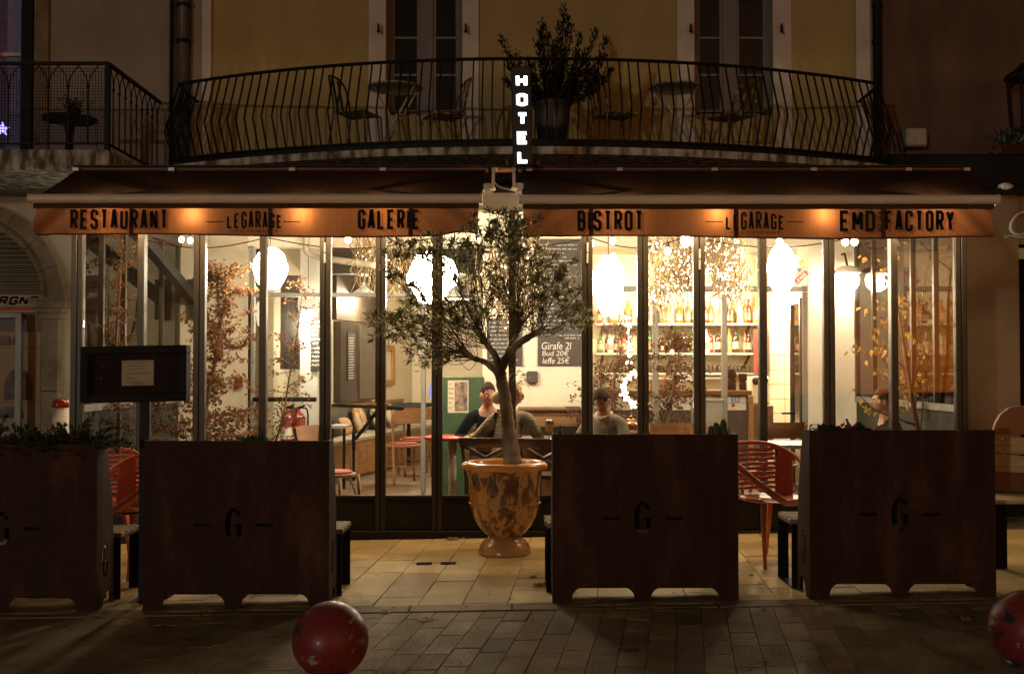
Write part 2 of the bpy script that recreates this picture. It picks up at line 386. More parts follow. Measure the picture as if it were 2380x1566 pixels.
# ------------------------------------------------------------------ ground
YP, YG, YW = 6.77, 9.43, 12.4
GROUND = mat('paving_bed', (.075, .056, .038), .9, var=.3, scale=12)
TILE = mat('sandstone_tile', (.48, .335, .145), .68, c2=(.66, .49, .245), scale=2.2, rnd=.17, bump=.22, bscale=70, spec=.14, lo=.25, hi=.62)
PAVER = mat('street_paver', (.27, .19, .10), .66, c2=(.44, .32, .185), scale=5, rnd=.26, bump=.75, bscale=95, spec=.10)
KERB = mat('kerb_stone', (.22, .16, .09), .7, spec=.1, c2=(.34, .26, .15), scale=5, rnd=.15, bump=.3, bscale=60)
def slope(x, y, z): return (x, y, z + gz(x))
def sheet_box(name, x0, x1, y0, y1, z, m):
    b = MB(); b.add([slope(x0, y0, z), slope(x1, y0, z), slope(x1, y1, z), slope(x0, y1, z), slope(x0, y0, z - .3), slope(x1, y0, z - .3), slope(x1, y1, z - .3), slope(x0, y1, z - .3)],
                    [(0, 1, 2, 3), (7, 6, 5, 4), (0, 4, 5, 1), (1, 5, 6, 2), (2, 6, 7, 3), (3, 7, 4, 0)])
    o = b.build(name, m); o['kind'] = 'structure'; return o
street = sheet_box('street', -26, 26, -30, 6.60, -.010, GROUND)
terrace = sheet_box('terrace', -26, 26, 6.604, 9.40, -.010, GROUND)
sideyard = sheet_box('pavement', -26, -3.76, 9.404, 12.34, -.004, mat('side_paving', (.2, .16, .11), .7, var=.2, scale=3))
sideyard2 = sheet_box('pavement', 3.90, 26, 9.404, 12.34, -.004, MATS['side_paving'])
def clip(poly, x0, x1, y0, y1):
    for ax, lim, sg in ((0, x0, 1), (0, x1, -1), (1, y0, 1), (1, y1, -1)):
        out = []
        for i in range(len(poly)):
            a, b = poly[i - 1], poly[i]; ia, ib = sg * (a[ax] - lim) >= 0, sg * (b[ax] - lim) >= 0
            if ia != ib:
                t = (lim - a[ax]) / (b[ax] - a[ax]); out.append((a[0] + (b[0] - a[0]) * t, a[1] + (b[1] - a[1]) * t))
            if ib: out.append(b)
        poly = out
        if len(poly) < 3: return []
    return poly
def slab(parent, name, poly, h, m, gap, jit=.0018):
    n = len(poly); cx = sum(p[0] for p in poly) / n; cy_ = sum(p[1] for p in poly) / n
    def ins(d): 
        r = []
        for p in poly:
            v = Vector((cx - p[0], cy_ - p[1])); L = v.length; v = v / L if L > 1e-6 else v
            r.append((p[0] + v.x * min(d * 1.3, L * .4), p[1] + v.y * min(d * 1.3, L * .4)))
        return r
    dz = R.uniform(-jit, jit); tx, ty = R.uniform(-.004, .004), R.uniform(-.004, .004)
    b = MB(); vs = []
    for d, z in ((gap, -.006), (gap, h - .0035), (gap + .004, h)):
        vs += [slope(x, y, z + dz + (x - cx) * tx + (y - cy_) * ty) for x, y in ins(d)]
    fs = [tuple(2 * n + i for i in range(n))]
    for l in range(2): fs += [(l * n + i, l * n + (i + 1) % n, (l + 1) * n + (i + 1) % n, (l + 1) * n + i) for i in range(n)]
    b.add(vs, fs); return b.build(name, m, parent)
def paving(parent, name, k, wcol, lens, x0, x1, y0, y1, h, m, gap, seed):
    rr = random.Random(seed); nc = int((x1 - x0) / wcol) + 6
    for c in range(-3, nc):
        xa = x0 + c * wcol; y = y0 - rr.uniform(0, lens[-1])
        while y < y1:
            L = rr.choice(lens); q = []
            for (ux, uy) in ((xa, y), (xa + wcol, y), (xa + wcol, y + L), (xa, y + L)):
                q.append((ux + (uy - 7) * k, uy))
            p = clip(q, x0, x1, y0, y1)
            if len(p) >= 3:
                ar = abs(sum(p[i - 1][0] * p[i][1] - p[i][0] * p[i - 1][1] for i in range(len(p)))) / 2
                if ar > .004: slab(parent, name, p, h, m, gap)
            y += L
paving(terrace, 'paving_tile', .071, .268, (.32, .40, .40, .48), -4.3, 4.3, 6.78, 9.39, .010, TILE, .0022, 3)
paving(street, 'street_paver', .148, .139, (.28, .34, .40), -3.3, 3.3, 5.0, 6.59, .010, PAVER, .0016, 5)
for i in range(16):
    x = -4.8 + i * .6; slab(terrace, 'kerb_stone', [(x, 6.612), (x + .6, 6.612), (x + .6, 6.775), (x, 6.775)], .011, KERB, .003)

# ------------------------------------------------------------------ the three house fronts
YEL = mat('ochre_render', (.28, .225, .092), .9, c2=(.37, .30, .13), scale=1.6, stretch=(1.2, 1, .45), bump=.2, bscale=40)
TRIM = mat('white_render', (.50, .47, .42), .85, var=.12, scale=3, bump=.15)
GREYR = mat('grey_render', (.20, .185, .16), .9, c2=(.285, .265, .23), scale=1.8, stretch=(1.2, 1, .5), bump=.25, bscale=35)
BROWNR = mat('brown_render', (.075, .043, .030), .9, c2=(.13, .075, .052), scale=1.9, stretch=(1.6, 1, .35), bump=.25, bscale=35)
STONE = mat('old_stone', (.12, .09, .055), .85, c2=(.21, .165, .105), scale=5, bump=.5, bscale=25)
STAINED = mat('stained_concrete', (.07, .072, .058), .85, c2=(.46, .46, .39), scale=4, stretch=(3, 3, 1), lo=.38, hi=.6, bump=.3)
PANED = glass('dark_pane', (.10, .10, .11), 1.5)
FRAMEP = mat('lilac_grey_paint', (.15, .14, .135), .6, var=.1)
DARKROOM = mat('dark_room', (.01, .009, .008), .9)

hotel = thing('hotel_building', 'ochre hotel house with white framed tall windows above the glass veranda', 'building', (0, YW, 0))
W0, W1 = PX(895, YW), PX(1074, YW); W2, W3 = PX(1616, YW), PX(1800, YW)
T0, T1, T2, T3 = PX(855, YW), PX(1112, YW), PX(1576, YW), PX(1843, YW)
ZT, ZH, ZB = 3.30, 8.0, PZ(268, YW)      # bottom of the upper wall, its top, bottom of the window openings
HL, HR = PX(440, YW), PX(2034, YW)
b = MB()
for x0, x1 in ((HL, W0), (W1, W2), (W3, HR)): b.box(x0, x1, YW, YW + .3, ZT, ZH)
for x0, x1 in ((W0, W1), (W2, W3)): b.box(x0, x1, YW + .001, YW + .3, ZT, ZB); b.box(x0, x1, YW + .001, YW + .3, 6.6, ZH)
b.build('upper_wall', YEL, hotel)
for a0, a1, a2, a3 in ((T0, W0, W1, T1), (T2, W2, W3, T3)):
    for q0, q1 in ((a0, a1), (a2, a3)):
        MB().box(q0, q1, YW - .025, YW - .001, ZT + .15, 6.75).build('window_surround', TRIM, hotel)
MB().box(PX(466, YW), PX(487, YW), YW - .03, YW - .001, ZT, ZH).build('pilaster', TRIM, hotel)
MB().box(PX(1994, YW), PX(2027, YW), YW - .03, YW - .001, ZT, ZH).build('pilaster', TRIM, hotel)
MB().box(PX(440, YW), PX(465, YW), YW - .02, YW - .001, ZT, ZH).build('quoin', GREYR, hotel)
for px in (881, 1083, 1604, 1814):                 # shutter catches on the surrounds
    p = P(px, 65, YW - .03); b = MB(); b.bar(p, p + Vector((0, -.05, 0)), .015); b.bar(p + Vector((0, -.05, -.05)), p + Vector((0, -.05, .03)), .022, .012)
    b.sphere(p + Vector((0, -.055, -.055)), .02, 8, 6); b.build('shutter_catch', IRON, hotel)
for (x0, x1, pl, pr) in ((W0, W1, (913, 973), (1003, 1064)), (W2, W3, (1626, 1688), (1719, 1780))):
    yf = YW + .12
    fr = MB(); fr.box(x0, x0 + .045, yf, yf + .07, ZB, 6.6); fr.box(x1 - .045, x1, yf, yf + .07, ZB, 6.6)
    fr.box(PX(pl[1], YW), PX(pr[0], YW), yf - .02, yf + .07, ZB, 6.6)
    win = fr.build('french_window', FRAMEP, hotel)
    cols_ = ((x0 + .045, PX(pl[1], YW)), (PX(pr[0], YW), x1 - .045))
    zr = [PZ(253, YW), PZ(168, YW), PZ(81, YW), PZ(-10, YW), PZ(-96, YW), 6.6]
    for c0, c1 in cols_:
        for q in ((c0, c0 + .035), (c1 - .035, c1)): MB().box(q[0], q[1], yf, yf + .05, zr[0] - .02, 6.58).build('window_stile', FRAMEP, win)
        for k in range(5):
            MB().box(c0 + .035, c1 - .035, yf + .02, yf + .026, zr[k] + .012, zr[k + 1] - .012).build('pane', PANED, win)
        for k in range(5): MB().box(c0 + .035, c1 - .035, yf + .005, yf + .045, zr[k] - .012, zr[k] + .012).build('glazing_bar', FRAMEP, win)
        MB().box(c0 + .035, c1 - .035, yf + .01, yf + .04, ZB, zr[0] - .022).build('lower_panel', FRAMEP, win)
    MB().box(x0 - .3, x1 + .3, YW + .8, YW + .85, ZB - .3, 6.9).build('dark_room_sheet', DARKROOM, hotel)  # black sheet standing in for the darkness of the unlit room

# balcony of the hotel, an arc of wrought iron on a stone slab
bal = thing('balcony', 'curved stone balcony with bellied wrought iron railing above the awnings', 'balcony', (.18, 11, 3.4))
XA, XB, XM = -3.43, 3.78, .18
def arc(s): return Vector((XM + s * (XB - XA) / 2, 10.63 + .97 * abs(s) ** 2.1, 0))
def arcn(s):
    d = (arc(min(1, s + .01)) - arc(max(-1, s - .01))).normalized(); return Vector((d.y, -d.x, 0))
ZR0, ZR1 = 3.52, 4.30
top = [arc(-1 + i / 24) + Vector((0, 0, ZR1)) for i in range(49)]
pl = [Vector((XA - .02, YW - .02, ZR1))] + top + [Vector((XB + .02, YW - .02, ZR1))]
b = MB(); b.tube(pl, .02, 6, flat=.8); b.build('handrail', IRON, bal, True)
b = MB(); b.tube([p + Vector((0, 0, ZR0 - ZR1 + .008)) for p in pl], .016, 6); b.build('bottom_rail', IRON, bal, True)
# a dark flower trough and kerb under the rail
b = MB()
ring = [(arc(-1 + i / 24), arcn(-1 + i / 24)) for i in range(49)]
def band(o0, o1, z0, z1):
    vs = []; n = len(ring)
    for p, nn in ring: 
        for o, z in ((o0, z0), (o1, z0), (o1, z1), (o0, z1)): q = p + nn * o; vs.append((q.x, q.y, z))
    fs = [(4 * i + a, 4 * i + (a + 1) % 4, 4 * i + 4 + (a + 1) % 4, 4 * i + 4 + a) for i in range(n - 1) for a in range(4)] + [(3, 2, 1, 0), tuple(4 * (n - 1) + a for a in range(4))]
    return MB().add(vs, fs)
band(-.10, .0, 3.46, 3.515).build('kerb_band', IRON, bal)
b = MB(); n = len(ring); q = [p + nn * .08 for p, nn in ring]
poly = [(XA - .1, YW - .004)] + [(p.x, p.y) for p in q] + [(XB + .12, YW - .004)]
vs = [(x, y, 3.385) for x, y in poly] + [(x, y, 3.455) for x, y in poly]; m_ = len(poly)
b.add(vs, [tuple(range(m_))[::-1], tuple(range(m_, 2 * m_))] + [(i, (i + 1) % m_, m_ + (i + 1) % m_, m_ + i) for i in range(m_)])
b.build('balcony_slab', STAINED, bal)
# balusters share one mesh
pb = MB(); pb.bar((0, 0, ZR1), (0, -.15, 3.825), .013); pb.bar((0, -.15, 3.83), (0, -.045, ZR0), .013)
proto = None
def baluster(p, nn):
    global proto
    if proto is None:
        me = bpy.data.meshes.new('baluster'); me.from_pydata(pb.v, [], pb.f); me.materials.append(IRON); proto = me
    o = link('baluster', proto, bal, ORG[bal.name]); o.location = Vector((p.x, p.y, 0)) - ORG[bal.name]
    o.rotation_euler = (0, 0, atan2(nn.y, nn.x) + pi / 2)
Ls = [0]; ps = [arc(-1 + i / 200) for i in range(401)]
for i in range(400): Ls.append(Ls[-1] + (ps[i + 1] - ps[i]).length)
nb = int(Ls[-1] / .098); j = 0
for k in range(nb + 1):
    t = Ls[-1] * k / nb
    while j < 399 and Ls[j + 1] < t: j += 1
    baluster(ps[j], arcn(-1 + j / 200))
for k in range(1, 8):
    y = 11.6 + k * .1
    baluster(Vector((XA - .02, y, 0)), Vector((-1, 0, 0))); baluster(Vector((XB + .02, y, 0)), Vector((1, 0, 0)))

# left neighbour
left = thing('neighbour_house', 'grey rendered house with stone arch at street level', 'building', (-6, YW, 0))
LX1 = PX(436, YW); wx0, wx1 = PX(-40, YW), PX(70, YW)
b = MB(); b.box(PX(106, YW), LX1, YW + .02, YW + .3, 3.28, 8); b.box(-9, wx0, YW + .02, YW + .3, 3.28, 8); b.build('upper_wall', GREYR, left)
MB().box(PX(72, YW), PX(106, YW) - .002, YW - .01, YW + .3, 3.28, 8).build('window_jamb', STONE, left)
MB().box(wx0, wx1, YW + .25, YW + .3, 3.28, 8).build('window_pane', mat('blue_lit_curtain', (.16, .16, .26), .8, var=.3, scale=20, emis=(.35, .35, .8), es=.014), left)
MB().box(PX(36, YW), PX(63, YW), YW + .05, YW + .2, 3.28, 8).build('shutter', BLACK, left)
for py in (115, 325): MB().box(wx0, PX(36, YW), YW + .2, YW + .24, PZ(py + 4, YW), PZ(py - 4, YW)).build('glazing_bar', TRIM, left)
# arch: wall face with an arched opening, cut by its outline
ac = P(-70, 694, YW); ri = 172 / FPX * YW; ro = 217 / FPX * YW
outl = [(-9, -.2), (-9, 3.26), (PX(176, YW) + .55, 3.26), (PX(176, YW) + .55, -.2), (ac.x + ro - .06, -.2), (ac.x + ro - .06, ac.z)]
outl += [(ac.x + (ro - .06) * cos(pi * i / 28), ac.z + (ro - .06) * sin(pi * i / 28)) for i in range(1, 29)] + [(ac.x - ro + .06, -.2)]
MB().prism(outl, YW, YW + .28).build('arcade_wall', mat('arcade_render', (.34, .28, .19), .9, c2=(.46, .39, .28), scale=1.8, bump=.3, bscale=24), left)
nst = 9
for k in range(nst):                                # voussoirs
    a0, a1 = pi * k / nst + .004, pi * (k + 1) / nst - .004; vs = []
    seg = 6; poly = [(ac.x + ri * cos(a0 + (a1 - a0) * i / seg), ac.z + ri * sin(a0 + (a1 - a0) * i / seg)) for i in range(seg + 1)]
    poly += [(ac.x + ro * cos(a1 - (a1 - a0) * i / seg), ac.z + ro * sin(a1 - (a1 - a0) * i / seg)) for i in range(seg + 1)]
    v = MB().prism(poly, YW - .07, YW + .27).build('arch_stone', STONE, left)
    r2 = ri + (ro - ri) * .45; poly = [(ac.x + r2 * cos(a0 + (a1 - a0) * i / seg), ac.z + r2 * sin(a0 + (a1 - a0) * i / seg)) for i in range(seg + 1)]
    poly += [(ac.x + (ro + .03) * cos(a1 - (a1 - a0) * i / seg), ac.z + (ro + .03) * sin(a1 - (a1 - a0) * i / seg)) for i in range(seg + 1)]
    MB().prism(poly, YW - .11, YW - .071).build('arch_moulding', STONE, v)
x0, x1 = ac.x + ri, ac.x + ro
for i, (z0, z1) in enumerate(((-.2, .62), (.624, 1.13), (1.134, PZ(742, YW)))):
    MB().bbox(x0, x1 - .01, YW - .08, YW + .27, z0, z1, .012).build('column_stone', STONE, left)
b = MB()
for (py0, py1, e) in ((742, 728, .02), (728, 716, .05), (716, 700, .09), (700, 694, .10)): b.box(x0 - e, x1 + e - .01, YW - .08 - e, YW + .2, PZ(py0, YW), PZ(py1, YW) - .001)
b.build('capital', STONE, left)
MB().box(-9, PX(250, YW), YW - .45, YW - .02, PZ(452, YW), 3.27).build('soffit', mat('soffit_boards', (.10, .07, .045), .8, c2=(.17, .12, .075), scale=4, stretch=(.6, 8, 8)), left)
# closed roller shutter, shop sign and window in the arch
z = PZ(683, YW); k = 0
SLAT = mat('shutter_slat', (.075, .062, .045), .5, .3, var=.2)
while z < ac.z + ri:
    h = max(0, z - ac.z); xr = ac.x + sqrt(max(0, ri * ri - h * h)) + .04
    if xr - ac.x > .15:
        b = MB(); b.prism([(YW + .16, z), (YW + .185, z + .012), (YW + .185, z + .034), (YW + .16, z + .046), (YW + .2, z + .046), (YW + .2, z)], 2 * ac.x - xr, xr, lambda a, y, c: (y, a, c))
        b.build('shutter_slat', SLAT, left)
    z += .052
sgn = thing('shop_sign', 'cream shop fascia with dark slanted capitals over a red stripe', 'sign', (ac.x, YW + .1, PZ(720, YW)))
bx = PX(103, YW)
MB().box(ac.x - ri, bx, YW + .08, YW + .14, PZ(711, YW), PZ(684, YW)).build('panel', mat('cream_sign', (.42, .36, .24), .6), sgn)
MB().box(ac.x - ri, PX(90, YW), YW + .06, YW + .14, PZ(720, YW), PZ(712, YW)).build('red_stripe', mat('sign_red', (.30, .02, .015), .5), sgn)
b = MB(); word(b, 'ERGNE', PX(-38, YW), PX(78, YW), PZ(708, YW), PZ(687, YW), .26, lambda x, z: (x + (z - PZ(708, YW)) * .3, YW + .076, z), gap=.16); b.build('lettering', BLACK, sgn)
shop = thing('shop_window', 'shop window in the stone arch pasted with pictures of bread ovens', 'window', (ac.x, YW + .15, 0))
MB().box(ac.x - ri, x0 - .002, YW + .20, YW + .24, -.1, PZ(722, YW)).build('backing', mat('shop_print', (.44, .33, .20), .6, c2=(.52, .44, .32), scale=1.5), shop)
MB().box(ac.x - ri, x0 - .002, YW + .185, YW + .199, PZ(770, YW), PZ(722, YW)).build('blue_band', mat('blue_grey_print', (.12, .125, .16), .5, var=.15), shop)
def ovenpic(px, py, rw, rh, m):
    c = P(px, py, YW + .18); rw *= YW / FPX; rh *= YW / FPX
    poly = [(c.x + rw * cos(pi * i / 14), c.z + rh * sin(pi * i / 14)) for i in range(15)] + [(c.x - rw, c.z - rh * .75), (c.x + rw, c.z - rh * .75)]
    MB().prism(poly, YW + .181, YW + .184).build('oven_picture', m, shop)
OV = mat('oven_picture_print', (.015, .02, .03), .5, c2=(.20, .12, .12), scale=9, lo=.35, hi=.65)
ovenpic(42, 898, 33, 42, OV); ovenpic(10, 792, 12, 14, OV); ovenpic(37, 792, 10, 13, mat('green_print', (.03, .05, .02), .5, c2=(.16, .16, .08), scale=12)); ovenpic(22, 960, 30, 16, OV)
for py in (808, 830, 935): MB().box(ac.x - ri, PX(84, YW), YW + .195, YW + .1985, PZ(py + 1, YW), PZ(py, YW)).build('print_line', mat('print_brown', (.25, .13, .08), .6), shop)
b = MB(); b.box(PX(33, YW), PX(46, YW), YW + .02, YW + .08, -.1, PZ(727, YW)); b.box(ac.x - ri, PX(33, YW), YW + .02, YW + .08, PZ(738, YW), PZ(727, YW)); b.build('door_frame', GREYF, shop)
MB().box(ac.x - ri, x0 - .003, YW + .10, YW + .106, -.1, PZ(722, YW)).build('pane', GLASS, shop)

# right neighbour
right = thing('neighbour_house', 'brown rendered house right of the veranda with black shop fascia', 'building', (6, YW, 0))
MB().box(PX(2054, YW), 12, YW + .02, YW + .3, 3.55, 8).build('upper_wall', BROWNR, right)
FX = PX(2066, 11.9)
MB().bbox(FX, 12, 11.9, YW + .3, PZ(440, 11.9), PZ(380, 11.9) + .1, .02).build('fascia', BLACK, right)
PIER = mat('brown_pier_render', (.19, .115, .058), .85, c2=(.29, .18, .095), scale=1.3, bump=.2)
MB().box(PX(2200, YW), PX(2361, YW), YW - .1, YW + .3, -.1, PZ(440, YW)).build('pier', PIER, right)
MB().box(PX(2361, YW), 12, YW - .08, YW + .3, PZ(570, YW), PZ(440, YW)).build('lintel', PIER, right)
MB().box(PX(2361, YW), 12, YW + 1.6, YW + 1.7, -.1, PZ(570, YW)).build('passage_back', mat('dark_green_wall', (.02, .026, .014), .9, var=.5, scale=10), right)
b = MB()
pts = smooth_pts([P(2386, 492, YW - .16), P(2366, 498, YW - .16), P(2350, 520, YW - .16), P(2352, 538, YW - .16), P(2368, 546, YW - .16), P(2386, 540, YW - .16)], 6)
b.tube(pts, [.008 + .010 * sin(pi * i / (len(pts) - 1)) for i in range(len(pts))], 6)
b.tube(smooth_pts([P(2334, 552, YW - .16), P(2350, 548, YW - .16), P(2370, 552, YW - .16), P(2390, 548, YW - .16)], 5), .010, 6)
tag(b.build('script_letter', mat('letter_cream', (.55, .52, .45), .5), smooth=True), 'cream script letter cut by the picture edge on the brown pier', 'sign')
b = MB(); c = P(2340, 434, 11.75); b.sphere(c, (.065, .05, .03), 14, 8); b.box(c.x - .03, c.x + .03, c.y, c.y + .16, c.z + .01, c.z + .04)
tag(b.build('wall_light', mat('lamp_white', (.6, .56, .48), .4), smooth=True), 'small cream unlit lamp under the black fascia', 'lamp')
b = MB(); b.bbox(PX(2099, YW), PX(2147, YW), YW - .18, YW + .019, PZ(347, YW), PZ(305, YW), .02)
tag(b.build('junction_box', mat('grey_plastic', (.30, .28, .25), .6, c2=(.42, .40, .36), scale=14)), 'pale grey box on the brown wall by the balcony end', 'box')
# rainwater pipes and cables on the wall
for (a, rr_, lab, m, yy) in ((393, .02, 'thin black cable pipe on the grey house wall', IRON, YW - .03), (421, .062, 'thick grey rainwater pipe beside the thin black one', mat('zinc_pipe', (.10, .10, .09), .5, .4, var=.2), YW - .07), (2045, .045, 'dark rainwater pipe between ochre and brown walls', IRON, YW - .05)):
    x = PX(a, yy); b = MB(); b.tube([(x, yy, 3.45 if a < 2000 else 3.6), (x, yy, 8)], rr_, 10); t = thing('rainwater_pipe', lab, 'pipe', (x, yy, 3.4))
    b.build('pipe', m, t, True)
    for zz in (4.2, 4.95, 5.35): MB().lathe([(rr_ * 1.3, -.02), (rr_ * 1.3, .02)], 10, (x, yy, zz)).build('bracket', IRON, t)
# wrought lantern cut by the right picture edge
t = thing('wall_lantern', 'black lantern on the brown wall at the picture edge', 'lantern', P(2378, 240, 11.9))
c = P(2378, 240, 11.9); b = MB()
for k in range(6):
    a = 2 * pi * k / 6; b.bar(c + Vector((.13 * cos(a), .13 * sin(a), -.3)), c + Vector((.17 * cos(a), .17 * sin(a), .25)), .018)
b.build('cage', IRON, t)
MB().lathe([(.19, .25), (.19, .28), (.05, .38), (.02, .42)], 12, c).build('hood', IRON, t); MB().lathe([(.13, -.33), (.13, -.30)], 12, c).build('base', IRON, t)
b = MB(); b.bar(c + Vector((0, .0, .4)), c + Vector((.1, .5, .3)), .025); b.build('bracket', IRON, t)
b = MB()
for k in range(160):
    p = P(2330 + R.gauss(25, 22), 335 - abs(R.gauss(0, 14)), 11.8 + R.uniform(-.1, .3)); b.leaf(p, (R.uniform(-1, 1), R.uniform(-1, 1), R.uniform(0, 1)), .09, .05)
t = thing('trailing_plant', 'dark leafy plant spilling over the black fascia', 'plant', P(2355, 335, 11.9)); b.build('leaves', mat('dark_leaf', (.02, .03, .012), .6, var=.4), t, kind='stuff')

# left neighbour's balcony
lb = thing('neighbour_balcony', 'straight stone balcony with hooped railing on the grey house', 'balcony', (-5.5, 11.6, 3.2))
YL = 10.8; xe = PX(245, YL); zt, zb = PZ(148, YL), PZ(334, YL)
MB().bbox(-9, xe + .03, YL - .06, YW - .003, PZ(397, YL), PZ(350, YL), .015).build('balcony_slab', STAINED, lb)
MB().bar((-9, YL, zt), (xe, YL, zt), .035, .03).build('handrail', IRON, lb); MB().bar((xe, YL, zt - .002), (xe, YW - .01, zt - .002), .035, .03).build('handrail', IRON, lb)
MB().bar((-9, YL, zb), (xe, YL, zb), .02).build('bottom_rail', IRON, lb); MB().bar((xe, YL, zb), (xe, YW - .01, zb), .02).build('bottom_rail', IRON, lb)
MB().bar((xe, YL, zb - .1), (xe, YL, zt), .045).build('corner_post', IRON, lb)
def hooprun(p0, d, n, sp):
    for k in range(n):
        p = p0 + d * (k * sp); b = MB(); b.bar(p + Vector((0, 0, zb)), p + Vector((0, 0, zt - .22)), .012); b.sphere(p + Vector((0, 0, zt - .22)), .018, 6, 4)
        pts = [p + Vector((0, 0, zt - .22)), p + d * sp * .12 + Vector((0, 0, zt - .12)), p + d * sp * .5 + Vector((0, 0, zt - .02))]; b.tube(pts, .006, 5)
        pts = [p + Vector((0, 0, zt - .22)), p - d * sp * .12 + Vector((0, 0, zt - .12)), p - d * sp * .5 + Vector((0, 0, zt - .02))]; b.tube(pts, .006, 5)
        b.build('baluster', IRON, lb)
hooprun(Vector((xe - .19, YL, 0)), Vector((-1, 0, 0)), 8, .19); hooprun(Vector((xe, YL + .15, 0)), Vector((0, 1, 0)), 9, .17)
b = MB(); x = -6.6
while x < xe - .02: b.bar((x, YL + .03, zb), (x, YL + .03, zt - .03), .004); x += .028
zz = zb
while zz < zt - .03: b.bar((-6.6, YL + .031, zz), (xe - .02, YL + .031, zz), .004); zz += .028
b.build('wire_mesh', IRON, lb)
# ------------------------------------------------------------------ glass veranda
ver = thing('glass_veranda', 'long glazed restaurant veranda with dark steel posts and folding doors', 'veranda', (0, YG, 0))
VX0, VX1 = PX(163, YG), PX(2250, YG); ZV = 2.80
# (x0, x1, double) of each front post
posts = [(163, 190, 2), (318, 334, 1), (448, 475, 2), (602, 618, 1), (742, 768, 2), (872, 896, 2), (1003, 1028, 2), (1182, 1199, 1), (1352, 1378, 2), (1482, 1508, 2),
         (1613, 1640, 2), (1766, 1783, 1), (1916, 1942, 2), (2072, 2088, 1), (2223, 2250, 2)]
ZK = .335
for a, c, dbl in posts:
    x0, x1 = PX(a, YG), PX(c, YG)
    b = MB()
    if dbl == 2:
        xm = (x0 + x1) / 2; b.bbox(x0, xm - .003, YG, YG + .07, .03, ZV - .1, .005); b.bbox(xm + .003, x1, YG, YG + .07, .03, ZV - .1, .005); b.box(xm - .004, xm + .004, YG + .03, YG + .06, .03, ZV - .1)
    else: b.bbox(x0, x1, YG - .01, YG + .08, .03, ZV - .1, .005)
    b.build('post', STEEL, ver)
for i in range(len(posts) - 1):
    x0, x1 = PX(posts[i][1], YG), PX(posts[i + 1][0], YG)
    MB().box(x0 + .003, x1 - .003, YG + .030, YG + .036, ZK, ZV - .1).build('pane', GLASS, ver)
    k = MB().bbox(x0 + .002, x1 - .002, YG + .012, YG + .06, .05, ZK - .03, .004).build('kick_panel', STEELK, ver)
    MB().bbox(x0 + .001, x1 - .001, YG + .004, YG + .066, ZK - .028, ZK + .002, .004).build('bottom_rail', STEELK, ver)
MB().bbox(VX0, VX1, YG - .03, YG + .09, -.09, .048, .004).build('threshold', STEELK, ver)
MB().bbox(VX0, VX1, YG - .02, YG + .1, ZV - .098, ZV + .05, .006).build('head_beam', GREYF, ver)
KN = mat('brass_knob', (.62, .42, .16), .3, 1)
for px in (871, 898, 1481, 1509):
    p = P(px, 940, YG - .015); b = MB(); b.sphere(p, .017, 10, 8); b.tube([p, p + Vector((0, .03, 0))], .008, 6); b.build('door_knob', KN, ver, True)
for px, pys in ((755, (575, 600)), (1365, (575, 600)), (1626, (590, 615))):
    for py in pys: p = P(px, py, YG - .012); MB().lathe([(.009, -.04), (.009, .04)], 8, p).build('hinge', ALU, ver)
# side walls: sill, posts and panes
for sx, xs in ((-1, VX0), (1, VX1)):
    MB().box(min(xs, xs - sx * .05), max(xs, xs - sx * .05), YG + .1, YW - .003, 1.02, 1.08).build('sill', GREYF, ver)
    MB().box(min(xs, xs - sx * .03) , max(xs, xs - sx * .03), YG + .1, YW - .003, -.05, 1.018).build('side_panel', mat('dark_green_panel', (.035, .036, .028), .7, spec=.15), ver)
    MB().box(min(xs, xs - sx * .06), max(xs, xs - sx * .06), YG + .1, YW - .003, ZV - .09, ZV + .04).build('side_beam', STEEL, ver)
    ys = [YG + .1 + (YW - YG - .1) * k / 5 for k in range(6)]
    for k in range(1, 6): MB().box(min(xs, xs - sx * .045), max(xs, xs - sx * .045), ys[k] - .05, ys[k] - .006, 1.082, ZV - .092).build('post', STEEL, ver)
    for k in range(5): MB().box(xs - sx * .02 - .003, xs - sx * .02 + .003, ys[k] + .002, ys[k + 1] - .052, 1.082, ZV - .092).build('pane', GLASS, ver)
# roof under the balcony
b = MB(); b.add([(VX0, YG + .105, ZV + .0), (VX1, YG + .105, ZV + .0), (VX1, YW - .01, 3.31), (VX0, YW - .01, 3.31), (VX0, YG + .105, ZV + .04), (VX1, YG + .105, ZV + .04), (VX1, YW - .01, 3.355), (VX0, YW - .01, 3.355)],
                 [(0, 3, 2, 1), (4, 5, 6, 7), (0, 1, 5, 4), (1, 2, 6, 5), (2, 3, 7, 6), (3, 0, 4, 7)]); b.build('roof', mat('roof_boards', (.36, .30, .22), .7, c2=(.48, .41, .31), scale=3, stretch=(1, 8, 8)), ver)
FASC = mat('wood_fascia', (.13, .058, .02), .55, c2=(.24, .115, .04), scale=3, stretch=(1, 10, 10))
ya = 9.69
for a, c in ((172, 1135), (1145, 1190), (1205, 2255)): MB().bbox(PX(a, ya), PX(c, ya), ya - .03, ya + .02, PZ(401, ya), PZ(391, ya), .003).build('wood_fascia', FASC, ver)
MB().bbox(PX(172, ya), PX(2255, ya), ya - .06, ya + .05, PZ(390.5, ya), PZ(386, ya), .003).build('gutter', mat('gutter_metal', (.03, .029, .028), .5, .1, spec=.2), ver)
for px in (178, 400, 680, 890, 1150, 1230, 1440, 1660, 1890, 2110, 2245):
    MB().box(PX(px - 7, ya), PX(px + 7, ya), ya - .07, ya - .031, PZ(400, ya), PZ(393, ya)).build('bracket_clip', ALU, ver)

